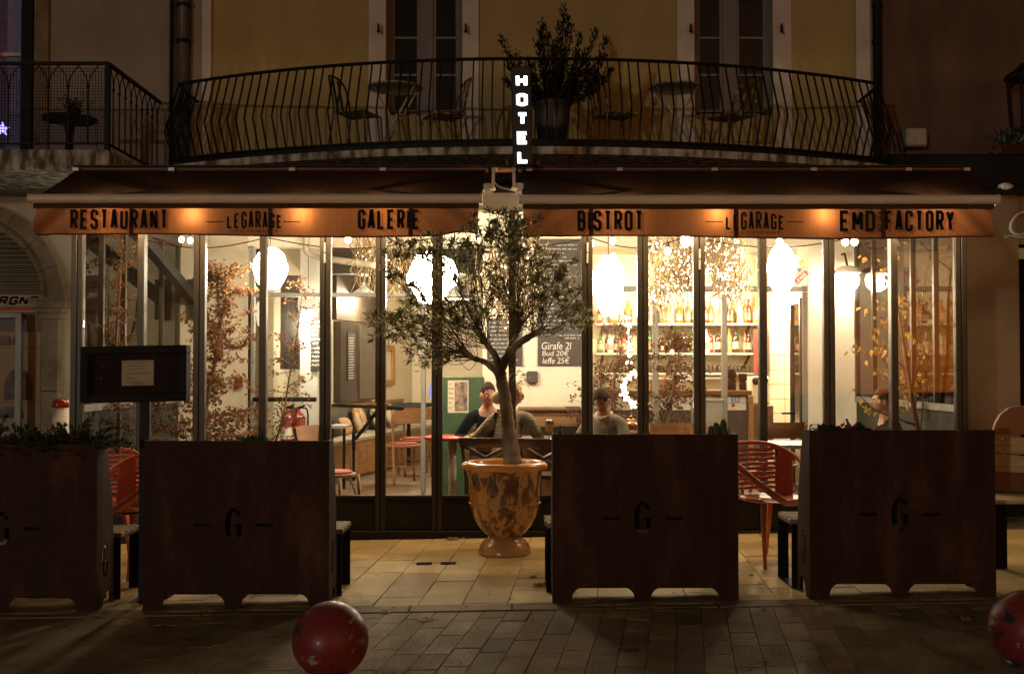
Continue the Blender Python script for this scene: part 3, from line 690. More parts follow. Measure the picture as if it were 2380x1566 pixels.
# ------------------------------------------------------------------ awnings
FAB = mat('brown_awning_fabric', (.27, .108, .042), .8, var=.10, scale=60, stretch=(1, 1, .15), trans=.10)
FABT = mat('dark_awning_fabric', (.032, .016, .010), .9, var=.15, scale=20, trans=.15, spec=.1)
SEAM = mat('seam_fabric', (.055, .025, .014), .85)
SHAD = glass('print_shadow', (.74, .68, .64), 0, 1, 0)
INK = mat('print_black', (.006, .005, .005), .8)
BARG = mat('awning_bar', (.72, .66, .55), .5, .1, var=.05)
YB = 8.85
def awning(label, a0, a1, b0, b1, ytop, ybot, seams, lift):
    x0, x1 = PX(a0, YB), PX(a1, YB); t = thing('awning', label, 'awning', ((x0 + x1) / 2, YB, PZ(ytop, YB)))
    zb0, zb1 = PZ(ytop + 21, YB), PZ(ytop, YB); zc = (zb0 + zb1) / 2; rr_ = (zb1 - zb0) / 2
    prof = [(YB + rr_ * .9 * cos(a), zc + rr_ * sin(a)) for a in [pi * (.5 + k / 10) for k in range(11)]] + [(YB + .1, zb0), (YB + .1, zb1)]
    b = MB(); b.prism(prof, x0, x1, lambda a, y, c: (y, a, c)); b.build('front_bar', BARG, t)
    for xx in (x0, x1): MB().prism([(p + (.004 if p > YB else -.004), q + (.004 if q > zc else -.004)) for p, q in prof], xx - .012 if xx == x0 else xx + .001, xx - .001 if xx == x0 else xx + .012, lambda a, y, c: (y, a, c)).build('end_cap', BARG, t)
    # valance
    v1, v0 = PZ(ytop + 21.5, YB), PZ(ybot, YB); W = x1 - x0
    def vpt(u, v):
        x = x0 + .02 + (W - .04) * u; z = v1 + (v0 - v1) * v
        e0 = math.exp(-u * W / .28); e1 = math.exp(-(1 - u) * W / .28)
        y = YB + .045 + .004 * sin(9 * x + 2 * z) + .003 * sin(23 * x) * v
        y += .035 * e0 * sin(7 * (u * W + v * .25) * 3.2 + 1) + .035 * e1 * sin(7 * ((1 - u) * W + v * .25) * 3.4)
        z += v * (lift * math.exp(-((1 - u) * W - .12) ** 2 / .02) + .012 * sin(u * W * 1.9) * v + .008 * e0)
        return (x, y, z)
    b = MB(); b.grid(vpt, 150, 10); val = b.build('valance', FAB, t, True)
    b = MB(); b.box(x0 + .015, x1 - .015, YB + .02, YB + .036, v1 - .035, v1 + .004); b.build('hem_rail', SEAM, t)
    b = MB(); b.grid(lambda u, v: (vpt(u, .965 + .04 * v)[0], vpt(u, 1)[1] - .004, vpt(u, .97 + .05 * v)[2]), 150, 1); b.build('hem', SEAM, val)
    for s_ in seams:
        u0 = (PX(s_, YB) - x0) / W
        b = MB(); b.grid(lambda u, v: (vpt(u0 + (u - .5) * .010, v)[0], vpt(u0, v)[1] - .003 + .001 * u, vpt(u0, v)[2]), 1, 8); b.build('seam', mat('seam_tape', (.09, .042, .024), .85, trans=.12), val)
    # sloping canopy
    c0, c1 = PX(b0, ya), PX(b1, ya); zr = PZ(400, ya)
    def cpt(u, v):
        return (x0 + .01 + (x1 - x0 - .02) * u + (c0 + (c1 - c0) * u - x0 - (x1 - x0) * u) * v, YB + .08 + (ya - .06 - YB - .08) * v,
                zb1 - .01 + (zr - zb1 + .01) * v + sin(pi * v) * (.006 * sin(u * W * 6 + v * 5) - .02 * (.6 + .4 * sin(u * W * 2.1))))
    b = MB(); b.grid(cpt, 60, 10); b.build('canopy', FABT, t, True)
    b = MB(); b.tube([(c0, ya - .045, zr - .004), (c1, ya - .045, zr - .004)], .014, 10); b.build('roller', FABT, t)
    for xx in (x0 + .35, x1 - .35):
        b = MB(); b.bar((xx, YB + .1, zc), (xx + (.5 if xx < (x0 + x1) / 2 else -.5), (YB + YG) / 2, zc + .06), .04, .03); b.bar((xx + (.5 if xx < (x0 + x1) / 2 else -.5), (YB + YG) / 2, zc + .065), (xx, YG - .03, zc + .16), .04, .03); b.build('arm', ALU, t)
    return t, val, (lambda x: vpt((x - x0 - .02) / (W - .04), .5)[1])
AW1, V1, Y1 = awning('brown awning lettered RESTAURANT and GALERIE over the left doors', 66, 1117, 172, 1130, 451, 546, (295, 624, 957), .028)
AW2, V2, Y2 = awning('brown awning lettered BISTROT and FACTORY over the right doors', 1210, 2322, 1212, 2256, 453, 550, (1371, 1715, 2063), 0)
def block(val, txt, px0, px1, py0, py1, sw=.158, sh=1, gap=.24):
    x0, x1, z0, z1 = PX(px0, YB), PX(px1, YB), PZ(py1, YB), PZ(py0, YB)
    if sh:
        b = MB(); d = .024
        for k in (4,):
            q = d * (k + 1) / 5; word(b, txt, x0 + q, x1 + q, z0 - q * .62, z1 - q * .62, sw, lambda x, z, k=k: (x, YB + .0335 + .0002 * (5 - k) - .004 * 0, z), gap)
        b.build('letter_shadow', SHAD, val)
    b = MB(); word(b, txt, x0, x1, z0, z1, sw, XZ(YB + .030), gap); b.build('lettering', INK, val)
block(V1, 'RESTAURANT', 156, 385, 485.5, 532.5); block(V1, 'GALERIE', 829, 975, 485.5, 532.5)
block(V2, 'BISTROT', 1343, 1497, 488, 536); block(V2, 'EMD', 1957, 2040, 488, 537); block(V2, 'FACTORY', 2062, 2225, 488, 537)
def small(val, rows):
    b = MB()
    for t_, px0, px1, py0, py1, sw, ar in rows: word(b, t_, PX(px0, YB), PX(px1, YB), PZ(py1, YB), PZ(py0, YB), sw, XZ(YB + .0295), .3, ar)
    b.build('lettering', INK, val)
ARCH = lambda t: .72 + .28 * sin(pi * min(1, max(0, t)))
small(V1, [('LEGARAGE', 523, 652, 489, 530, .12, ARCH)]); small(V2, [('LEGARAGE', 1690, 1827, 490, 533, .12, ARCH)])
FAINT = mat('print_brown_faint', (.10, .04, .018), .8, trans=.2)
for val, q0, q1, q in ((V1, 532, 642, 533), (V2, 1703, 1818, 536)):
    b = MB(); word(b, 'DES', PX(q0, YB), PX(q0 + 31, YB), PZ(q + 6, YB), PZ(q, YB), .2, XZ(YB + .0295), .35); word(b, 'CEVENNES', PX(q0 + 38, YB), PX(q1, YB), PZ(q + 6, YB), PZ(q, YB), .2, XZ(YB + .0295), .35); b.build('lettering', FAINT, val)
for val, xs in ((V1, ((475, 517), (655, 694))), (V2, ((1642, 1684), (1831, 1873)))):
    for xa, xb in xs: MB().box(PX(xa, YB), PX(xb, YB), YB + .029, YB + .0305, PZ(515.5, YB), PZ(513.5, YB)).build('dash', INK, val)
b = MB()
for i, ch in enumerate('MOTOR'): word(b, ch, PX(2047, YB), PX(2054, YB), PZ(499 + i * 10.2, YB), PZ(490 + i * 10.2, YB), .24, XZ(YB + .0295))
b.build('lettering', INK, V2)
b = MB(); scribble(b, PX(2266, YB), PX(2298, YB), PZ(543, YB), .02, XZ(YB + .020), .003); b.build('lettering', FAINT, V2)
# what shows in the gap between the awnings
gp = thing('awning_bracket', 'pale cast awning arm bracket at the left side of the gap', 'bracket', P(1132, 425, 9.2))
def brk(t, px, sgn_):
    c = P(px, 425, 9.2); b = MB(); b.bbox(c.x - .035, c.x + .035, c.y - .03, c.y + .12, c.z - .08, c.z - .005, .008); b.build('plate', ALU, t)
    b = MB(); b.bar(c + Vector((sgn_ * .045, -.03, -.06)), c + Vector((sgn_ * .05, -.03, .10)), .025, .03); b.sphere(c + Vector((sgn_ * .05, -.03, .1)), .02, 8, 6); b.sphere(c + Vector((sgn_ * .045, -.035, -.055)), .022, 8, 6); b.build('arm', mat('cast_white', (.62, .56, .45), .45), t)
brk(gp, 1133, 1)
gp2 = thing('awning_bracket', 'pale cast awning arm bracket at the right side of the gap', 'bracket', P(1206, 425, 9.2)); brk(gp2, 1208, -1)
b = MB(); b.tube(smooth_pts([P(1145, 420, 9.3), P(1160, 434, 9.3), P(1180, 440, 9.3), P(1194, 443, 9.3)], 4), .008, 6)
tag(b.build('power_cable', mat('white_cable', (.6, .55, .45), .5), smooth=True), 'white cable hanging across the gap between the awnings', 'cable')

# HOTEL sign
SG = thing('hotel_sign', 'tall black box sign with white lit letters HOTEL', 'sign', P(1213, 384, 9.55))
def tilt(x, y, z): return (x - (z - 3.5) * .019, y, z)
ys_ = 9.45; x0, x1, z0, z1 = PX(1190, ys_), PX(1236, ys_), PZ(384, ys_), PZ(155, ys_)
b = MB(); b.bbox(x0, x1, ys_, ys_ + .22, z0, z1, .01); b.v = [tilt(*v) for v in b.v]; b.build('box', mat('sign_black', (.045, .046, .05), .4, spec=.3), SG)
LITW = mat('lit_letter', (.9, .92, 1), .5, emis=(.86, .92, 1), es=7)
for i, ch in enumerate('HOTEL'):
    za, zb_ = PZ(202.5 + i * 44.3, ys_), PZ(173.5 + i * 44.3, ys_)
    b = MB(); word(b, ch, PX(1201, ys_), PX(1227, ys_), za, zb_, .27, lambda x, z: tilt(x, ys_ - .002, z))
    b.build('letter', LITW, SG)
for k in range(12):
    z = z0 + .06 + (z1 - z0 - .1) * k / 11; p = tilt(x1 + .004, ys_ + .03, z); MB().sphere(p, .006, 6, 4).build('rivet', ALU, SG)
b = MB(); b.bar(P(1180, 384, 9.6), P(1176, 372, 9.6), .03, .02); b.bar(P(1250, 384, 9.6), P(1252, 372, 9.6), .03, .02); b.build('foot_bracket', FASC, SG)

# ------------------------------------------------------------------ rooms behind
FLOOR = mat('interior_floor', (.10, .055, .027), .5, c2=(.17, .10, .052), scale=2, stretch=(1, 3, 1))
fl = MB().box(VX0 - .02, VX1 + .02, YG + .095, 20, -.1, .012).build('floor', FLOOR); fl['kind'] = 'structure'
OL0, OL1, OR0, OR1, ZO = PX(575, YW), PX(1122, YW), PX(1370, YW), PX(1880, YW), 2.72
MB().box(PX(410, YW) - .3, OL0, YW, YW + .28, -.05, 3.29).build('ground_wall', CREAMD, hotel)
MB().box(OL1, OR0, YW, YW + .28, -.05, 3.29).build('ground_wall', CREAM, hotel)
MB().box(OR1, PX(2010, YW) + .3, YW, YW + .28, -.05, 3.29).build('ground_wall', CREAM, hotel)
for x0, x1 in ((OL0, OL1), (OR0, OR1)): MB().box(x0 + .001, x1 - .001, YW + .001, YW + .28, ZO, 3.29).build('lintel', CREAM, hotel)
def plain(name, *a, m=CREAM): o = MB().box(*a).build(name, m); o['kind'] = 'structure'; return o
# left dining room
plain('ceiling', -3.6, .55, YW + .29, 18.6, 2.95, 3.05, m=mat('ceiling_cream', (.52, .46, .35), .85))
plain('wall', -4.6, .6, 18.3, 18.5, 0, 2.949, m=CREAM)
plain('wall', .62, .76, YW + .29, 17, 0, 2.949, m=CREAM)
plain('wall', -3.75, -3.62, YW + .29, 18, 0, 2.949, m=CREAM)
# right bar
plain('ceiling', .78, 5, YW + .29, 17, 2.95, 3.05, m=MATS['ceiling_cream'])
plain('wall', .78, 5, 15.7, 15.85, 0, 2.949, m=CREAM)
plain('wall', 3.75, 3.9, YW + .29, 16, 0, 2.949, m=CREAM)
BEAM = mat('dark_beam', (.045, .034, .025), .7, var=.3)
MB().box(-3.5, .5, 14.0, 14.22, 2.55, 2.94).build('ceiling_beam', BEAM)['kind'] = 'structure'
# inner shop-front frames in the two openings
inner = thing('inner_glazing', 'grey metal door frame in the left opening behind the veranda', 'door frame', (-1.6, YW, 0))
yi = YW + .05
b = MB(); b.bbox(PX(575, yi), PX(590, yi), yi, yi + .08, .02, ZO - .002, .006); b.build('frame_post', GREYF, inner)
b = MB(); b.bbox(PX(745, yi), PX(765, yi), yi, yi + .08, .02, ZO - .002, .006); b.build('frame_post', GREYF, inner)
b = MB(); b.bbox(PX(978, yi), PX(989, yi), yi, yi + .08, .02, PZ(690, yi), .006); b.build('frame_post', GREYF, inner)
b = MB(); b.bbox(PX(590, yi), PX(1122, yi) - .002, yi + .002, yi + .078, PZ(690, yi), PZ(680, yi), .006); b.build('transom', GREYF, inner)
b = MB(); b.tube([P(588, 928, yi - .06), P(735, 928, yi - .06)], .026, 10); b.build('push_bar', BLACK, inner, True)
b = MB(); b.bbox(PX(575, yi) - .002, PX(583, yi), yi - .03, yi - .001, .02, 2.2, .004); b.build('door_edge', BLACK, inner)
MB().box(PX(590, yi) + .003, PX(745, yi) - .003, yi + .03, yi + .036, .1, PZ(692, yi)).build('pane', GLASS2, inner)
inner2 = thing('inner_glazing', 'grey metal posts and transom in front of the bar', 'door frame', (2, YW, 0))
for a, c in ((1518, 1531), (1679, 1691)): MB().bbox(PX(a, yi), PX(c, yi), yi, yi + .08, .02, PZ(677, yi), .006).build('frame_post', GREYF, inner2)
MB().bbox(PX(1371, yi), PX(1879, yi), yi + .002, yi + .078, PZ(677, yi), PZ(665, yi), .006).build('transom', GREYF, inner2)
b = MB(); b.bbox(PX(1866, yi), PX(1879, yi), yi, yi + .07, .02, PZ(679, yi), .006); b.build('frame_post', GREYF, inner2)
dr = thing('glass_door', 'half open narrow glass door with lever handle beside the tiled wall', 'door', (PX(1860, YW), YW + .1, 0))
dx0, dx1 = P(1842, 850, YW + .55), P(1864, 850, YW + .12)
for q in (0, 1): 
    a = dx0 if q == 0 else dx1; MB().bar((a.x, a.y, .03), (a.x, a.y, 2.16), .05, .05).build('stile', STEEL, dr)
for z in (.06, 2.13): MB().bar((dx0.x, dx0.y, z), (dx1.x, dx1.y, z), .04, .06).build('rail', STEEL, dr)
b = MB(); n_ = (dx1 - dx0).normalized(); b.bar((dx0.x + n_.x * .03, dx0.y + n_.y * .03, 1.1), (dx1.x - n_.x * .03, dx1.y - n_.y * .03, 1.1), .006, 2.0); b.build('pane', GLASS2, dr)
b = MB(); p = P(1848, 960, YW + .3); b.tube([p, p + Vector((-.16, -.06, 0))], .012, 6); b.build('lever_handle', BLACK, dr)
# struts that carry the balcony
for lab, a0, a1 in (('dark steel strut slanting down to the wall at the veranda left end', (450, 696, YW - .05), (338, 562, 10.5)), ('dark steel strut slanting down to the wall at the veranda right end', (2003, 742, YW - .05), (2152, 556, 10.5))):
    p, q = P(*a0), P(*a1); t = thing('balcony_strut', lab, 'strut', p)
    MB().bar(p, q + (q - p) * .35, .09, .11).build('beam', BLACK, t)
    MB().bbox(p.x - .07, p.x + .07, YW - .05, YW - .002, p.z - .22, p.z + .22, .006).build('wall_plate', STEELK, t)
# ------------------------------------------------------------------ steel planters in front of the terrace
RUST = rust('rusted_steel')
def gpoly(cx, cz, h, wd, mir=1):
    """outline of a condensed capital G with a spur"""
    o = []; i_ = []
    for k in range(23):
        a = radians(48 + (318 - 48) * k / 22); o.append((cx + mir * wd / 2 * cos(a), cz + h / 2 * sin(a)))
    th = wd * .31; tv = h * .095
    for k in range(23):
        a = radians(318 - (318 - 55) * k / 22); i_.append((cx + mir * (wd / 2 - th) * cos(a), cz + (h / 2 - tv) * sin(a)))
    xr = cx + mir * wd * .44
    spur = [(xr, cz - h * .36), (xr, cz - h * .02), (xr + mir * wd * .06, cz + h * .015), (cx + mir * wd * .02, cz + h * .015), (cx + mir * wd * .02, cz - h * .03), (xr - mir * wd * .25, cz - h * .03), (xr - mir * wd * .25, cz - h * .30)]
    tip = [(cx + mir * wd * .40, cz + h * .24)]
    return tip + o + spur + i_
def pill(cx, cz, w, h):
    r = h / 2; p = []
    for k in range(7): a = -pi / 2 + pi * k / 6; p.append((cx + w / 2 - r + r * cos(a), cz + r * sin(a)))
    for k in range(7): a = pi / 2 + pi * k / 6; p.append((cx - w / 2 + r + r * cos(a), cz + r * sin(a)))
    return p
def arch_cut(x0, x1, h, r):
    """one rounded opening cut from the foot, points right to left along the bottom edge"""
    p = [(x0, 0)]
    for k in range(7): a = pi - (pi / 2) * k / 6; p.append((x0 + r * 1.2 + r * 1.2 * cos(a), h - r + r * sin(a)))
    for k in range(7): a = pi / 2 - (pi / 2) * k / 6; p.append((x1 - r * 1.2 + r * 1.2 * cos(a), h - r + r * sin(a)))
    return p + [(x1, 0)]
PW, PH, PD0, PD1 = 1.103, 1.003, .16, .30
def planter(px0, label, yaw=0):
    x0 = PX(px0, YP); xc = x0 + PW / 2; t = thing('steel_planter', label, 'planter', (xc, YP, gz(xc)), 'rusted steel planters along the terrace edge')
    hw = PW / 2
    cuts = arch_cut(-hw + .115, -.065, .105, .075) + arch_cut(.03, hw - .115, .105, .075)
    outer = [(-hw, 0)] + cuts + [(hw, 0), (hw, PH), (-hw, PH)]
    cxm = -.015
    holes = [gpoly(cxm, .505, .20, .105), pill(cxm - .185, .505, .108, .018), pill(cxm + .185, .505, .108, .018)]
    O = ORG[t.name]; tr = lambda x, y, z: (O.x + x, O.y + y, O.z + z)
    sheet(outer, holes, 0, .008, 'front_panel', RUST, t, tr)
    def side(sx):
        prof = [(.0085, 0), (.10, 0), (.125, .06), (.17, .10), (PD1 - .07, .10), (PD1 - .04, .06), (PD1 - .04, 0), (PD1, 0), (PD1 - .005, .35), (PD1 - .03, .62), (PD0 + .04, .85), (PD0, PH - .03), (PD0 - .02, PH), (.0085, PH)]
        hl = [gpoly(PD1 * .5, .29, .20, .10)]
        xx = sx * hw
        sheet(prof, hl, 0, .008, 'side_panel', RUST, t, lambda a, y, z: (O.x + xx - sx * y, O.y + a, O.z + z))
    side(1); side(-1)
    b = MB(); pr = [(PD1 - .018, .405), (PD1 - .03, .62), (PD0 + .035, .85), (PD0 - .01, PH - .03)]
    n = len(pr); vs = [(O.x + s_ * (hw - .0085), O.y + p - q, O.z + z) for q in (0, .006) for s_ in (-1, 1) for p, z in pr]
    b.add(vs, [(i, i + 1, n + i + 1, n + i) for i in range(n - 1)] + [(2 * n + n + i, 2 * n + n + i + 1, 2 * n + i + 1, 2 * n + i) for i in range(n - 1)]); b.build('back_panel', RUST, t)
    MB().box(O.x - hw + .03, O.x + hw - .03, O.y + PD1 - .05, O.y + PD1 - .044, O.z + .045, O.z + .27).build('light_baffle', RUST, t)  # added baffle, holds back terrace light so the foot arches stay dim
    b = MB(); b.add([tr(-hw + .01, .012, .44), tr(hw - .01, .012, .44), tr(hw - .01, PD1 - .04, .44), tr(-hw + .01, PD1 - .04, .44)], [(0, 1, 2, 3)]); b.build('trough_floor', STEELK, t)
    b = MB(); b.add([tr(-hw + .01, .01, .96), tr(hw - .01, .01, .96), tr(hw - .01, PD0 - .01, .96), tr(-hw + .01, PD0 - .01, .96)], [(0, 1, 2, 3)]); b.build('soil', SOIL, t)
    MB().box(O.x - hw + .012, O.x + hw - .012, O.y + .045, O.y + .050, O.z + .441, O.z + .955).build('dark_trough_plate', BLACK, t)  # black plate added behind the cut-outs so they read as dark inside
    # bench fixed to the back of the planter
    bt = thing('terrace_bench', 'slatted bench on black steel legs behind the ' + label.split('planter')[0] + 'planter' + (label.split('planter')[1] if 'planter' in label else ''), 'bench', (xc, YP + .5, gz(xc)), 'slatted benches behind the planters')
    ex = .03; B = ORG[bt.name]
    for k in range(4):
        yy = -.16 + k * .098; MB().bbox(B.x - hw - ex + R.uniform(-.01, .01), B.x + hw + ex, B.y + yy, B.y + yy + .088, B.z + .40, B.z + .43, .006).build('slat', WOODG, bt)
        for s_ in (-1, 1):
            for q in (.02, .065): MB().lathe([(.006, 0), (.004, .003)], 6, (B.x + s_ * (hw + ex - .04), B.y + yy + q, B.z + .43)).build('bolt', ALU, bt)
    for s_ in (-1, 1):
        xx = B.x + s_ * (hw + ex - .04)
        b = MB()
        b.box(xx - .035, xx + .035, B.y - .16, B.y - .15, B.z, B.z + .399); b.box(xx - .035, xx + .035, B.y + .21, B.y + .22, B.z, B.z + .399)
        b.box(xx - .035, xx + .035, B.y - .1495, B.y + .2095, B.z + .389, B.z + .399); b.box(xx - .035, xx + .035, B.y - .1495, B.y + .2095, B.z, B.z + .010); b.build('leg', BLACK, bt)
    return t
pl1 = planter(-202, 'rusted steel planter with bushy green shrub, left edge of the picture')
pl2 = planter(336, 'rusted steel planter holding a small green succulent, beside the menu stand')
pl3 = planter(1284, 'rusted steel planter with a small cactus, beside the glazed olive pot')
pl4 = planter(1880, 'rusted steel planter with pink flowers and a glass jar on top')
for o in list(sc.objects):
    if o.name.startswith('terrace_bench'):
        x = o.location.x
        o['label'] = ('slatted bench behind the shrub planter at the left edge' if x < -2.5 else 'slatted bench behind the planter by the menu stand' if x < 0 else 'slatted bench end beside the olive pot behind the cactus planter' if x < 1.6 else 'slatted bench beside the red chair behind the flower planter')

# plants standing in the planters
def ptop(t, dx): O = ORG[t.name]; return O + Vector((dx, PD0 * .5, .965))
HERB = mat('juniper_leaf', (.014, .024, .010), .6, c2=(.06, .08, .03), scale=20)
t = thing('shrub', 'dark feathery evergreen shrub spilling over the left planter', 'plant', ptop(pl1, .1))
b = MB(); tw = MB()
for k in range(230):
    p0 = ptop(pl1, R.uniform(-.5, .52)) + Vector((0, R.uniform(-.04, .1), -.02)); d = Vector((R.gauss(.1, .5), R.gauss(-.1, .35), R.uniform(.4, 1))).normalized(); L = R.uniform(.14, .36) * (1.0 if R.random() < .9 else 1.3)
    pts = [p0 + d * L * q / 4 + Vector((0, 0, -.10 * (q / 4) ** 2 * L / .2)) for q in range(5)]; tw.tube(pts, .002, 3)
    for i in range(40):
        f = R.uniform(.1, 1) * 4; a = int(min(3, f)); p = pts[a].lerp(pts[a + 1], f - a); dd = d + Vector((R.uniform(-1, 1), R.uniform(-1, 1), R.uniform(-.5, 1))) * .8
        b.leaf(p, dd, R.uniform(.022, .04), .009)
tw.build('stems', TWIG, t); b.build('foliage', HERB, t, kind='stuff')
SUCC = mat('succulent_green', (.03, .075, .018), .5, c2=(.07, .15, .03), scale=25)
t = thing('succulent', 'small bright green succulent cushion on the planter by the menu stand', 'plant', ptop(pl2, .06))
b = MB()
for k in range(150):
    a = R.uniform(0, 2 * pi); rr_ = R.uniform(0, .085); p = ptop(pl2, .085) + Vector((rr_ * cos(a), rr_ * sin(a) * .6, 0)); d = Vector((cos(a) * rr_ * 7, sin(a) * rr_ * 5, 1)); b.leaf(p + Vector((0, 0, R.uniform(0, .03))), d + Vector((R.uniform(-.5, .5), R.uniform(-.5, .5), 0)), R.uniform(.03, .06), .016)
b.build('leaves', SUCC, t, kind='stuff')
t = thing('sedum', 'low reddish sedum along the left end of the planter by the menu stand', 'plant', ptop(pl2, -.4))
b = MB()
for k in range(160):
    p = ptop(pl2, R.uniform(-.5, -.3)) + Vector((0, R.uniform(-.05, .05), 0)); b.leaf(p, (R.uniform(-1, 1), R.uniform(-1, 1), R.uniform(.4, 1)), .04, .014)
b.build('leaves', mat('red_sedum', (.11, .03, .012), .6, c2=(.2, .08, .03), scale=20), t, kind='stuff')
for (px, lab, m, n, sp) in ((1350, 'small green rosette plant at the left corner of the cactus planter', SUCC, 26, .04), (1460, 'low reddish sedum in the middle of the cactus planter', mat('sedum_mixed', (.09, .05, .02), .6, c2=(.10, .12, .03), scale=20), 150, .16)):
    c = P(px, 1004, YP + .08); c.z = ORG[pl3.name].z + .965; t = thing('succulent', lab, 'plant', c); b = MB()
    for k in range(n):
        a = R.uniform(0, 2 * pi); p = c + Vector((R.uniform(-sp, sp) * (.3 if n < 30 else 1), R.uniform(-.04, .04), 0)); b.leaf(p, (cos(a), sin(a) * .6, R.uniform(.5, 1.3)), R.uniform(.04, .075) * (1 if n < 30 else .6), .018)
    b.build('leaves', m, t, kind='stuff')
c = P(1664, 1000, YP + .08); c.z = ORG[pl3.name].z + .96
t = thing('cactus', 'small prickly pear cactus with oval pads at the right end of its planter', 'plant', c)
CACT = mat('cactus_green', (.018, .045, .016), .5, c2=(.035, .075, .025), scale=20)
for dx, dz, rx, rz_ in ((-.03, .045, .020, .045), (.003, .055, .026, .055), (.045, .075, .022, .055), (.05, .03, .022, .045)):
    b = MB(); b.sphere(c + Vector((dx, R.uniform(-.01, .01), dz)), (rx, .012, rz_), 12, 8); b.build('pad', CACT, t, True)
O = ORG[pl4.name]
def p4(px): return Vector((PX(px, YP + .08), YP + .08, O.z + .96))
t = thing('flowering_plant', 'cyclamen with pink petals and dark leaves on the right planter', 'plant', p4(1960))
b = MB()
for k in range(70):
    p = p4(R.uniform(1900, 2010)) + Vector((0, R.uniform(-.05, .05), R.uniform(0, .03))); b.leaf(p, (R.uniform(-1, 1), R.uniform(-1, .3), R.uniform(.0, .6)), R.uniform(.05, .09), .055, up=(R.uniform(-.3, .3), 0, 1))
b.build('leaves', mat('cyclamen_leaf', (.012, .028, .010), .45, c2=(.05, .075, .035), scale=30), t, kind='stuff')
b = MB()
for px in (1962, 1970, 1986, 1994):
    for k in range(7): b.leaf(p4(px) + Vector((R.uniform(-.012, .012), 0, .045 + R.uniform(0, .02))), (R.uniform(-1, 1), R.uniform(-1, 0), R.uniform(0, 1)), .032, .02)
b.build('petals', mat('pink_petal', (.45, .03, .10), .6, var=.3), t, kind='stuff')
b = MB(); b.bar(p4(1976) + Vector((-.0, 0, .03)), p4(1970) + Vector((-.01, 0, .11)), .022, .010); tag(b.build('blue_marker', mat('blue_plastic', (.05, .16, .38), .4)), 'slim blue tag sticking up between the pink flowers', 'tag')
b = MB(); b.lathe([(.03, 0), (.035, .012), (.036, .04), (.03, .06), (.026, .063)], 16, p4(1893) + Vector((0, 0, .01)), cap=False); tag(b.build('glass_jar', GLASS, smooth=True), 'clear glass jar on the left end of the flower planter', 'jar')
b = MB(); b.leaf(p4(2018) + Vector((0, .0, .02)), (1, 0, .12), .16, .10, up=(0, .6, 1)); b.leaf(p4(2030) + Vector((0, .02, .025)), (1, .2, .0), .12, .08, up=(0, .6, 1)); tag(b.build('dry_leaf', mat('pale_leaf', (.35, .30, .2), .7, var=.2)), 'large pale dry leaf lying across the flower planter', 'leaf')

# ------------------------------------------------------------------ menu stand
YM = 6.98
t = thing('menu_stand', 'black menu case with one cream notice on a dark steel post', 'menu board', (PX(320, YM), YM, gz(PX(320, YM))))
x0, x1, z0, z1 = PX(193, YM), PX(438, YM), PZ(936, YM), PZ(806, YM); fw = .048
def sk(x, y, z): return (x, y, z + (x - x0) * .018)
def skb(b): b.v = [sk(*v) for v in b.v]; return b
b = MB(); b.bbox(x0, x1, YM - .05, YM + .05, z0, z0 + fw, .004); b.bbox(x0, x1, YM - .05, YM + .05, z1 - fw, z1, .004); b.bbox(x0, x0 + fw, YM - .05, YM + .05, z0 + fw, z1 - fw, .004); b.bbox(x1 - fw, x1, YM - .05, YM + .05, z0 + fw, z1 - fw, .004)
skb(b).build('case_frame', mat('case_black', (.016, .014, .011), .6, spec=.12), t)
b = MB(); b.box(x0 + fw, x1 - fw, YM + .0, YM + .048, z0 + fw, z1 - fw); skb(b).build('case_back', mat('case_felt', (.006, .006, .006), .9), t)
b = MB(); b.box(x0 + fw, x1 - fw, YM - .043, YM - .039, z0 + fw, z1 - fw); skb(b).build('case_glass', glass('case_glass_clear', (.96, .96, .96), .35, .02, 0), t)
b = MB(); b.box(PX(284, YM), PX(358, YM), YM - .006, YM - .001, PZ(898, YM), PZ(839.5, YM)); nt_ = skb(b).build('notice', mat('notice_paper', (.62, .55, .40), .8, var=.06, emis=(.7, .62, .45), es=0), t)
b = MB(); f = lambda x, z: sk(x, YM - .0065, z)
text(b, "L'Hôtel du Garage", PX(295, YM), PX(347, YM), PZ(847, YM), PZ(842, YM), f, 0, 1.1); text(b, 'est ouvert 7/7', PX(299, YM), PX(342, YM), PZ(853.5, YM), PZ(849, YM), f, 0, 1.1)
for y_, a, c in ((860, 303, 338), (868, 294, 348), (871.5, 294, 350), (880, 294, 322), (883.5, 295, 316), (890, 299, 343), (893, 306, 336), (895.5, 306, 336)): scribble(b, PX(a, YM), PX(c, YM), PZ(y_, YM), .0055, f, .0016)
b.build('print', mat('notice_ink', (.05, .045, .035), .8), nt_)
for px, py in ((423, 824), (239, 851), (236.5, 879.5), (287, 842), (354, 842), (290, 895), (354, 893)):
    q = P(px, py, YM - .004); MB().sphere(sk(q.x, q.y - .006, q.z), .005 if px in (423, 239, 236.5) else .004, 8, 6).build('drawing_pin', ALU, t)
b = MB(); b.bbox(PX(318, YM), PX(341, YM), YM + .055, YM + .10, gz(-2.3) + .008, z0 + .3, .004); b.build('post', STEELK, t); MB().bbox(PX(300, YM), PX(350, YM), YM + .0, YM + .18, gz(-2.3) - .004, gz(-2.3) + .010, .002).build('foot_plate', STEELK, t)

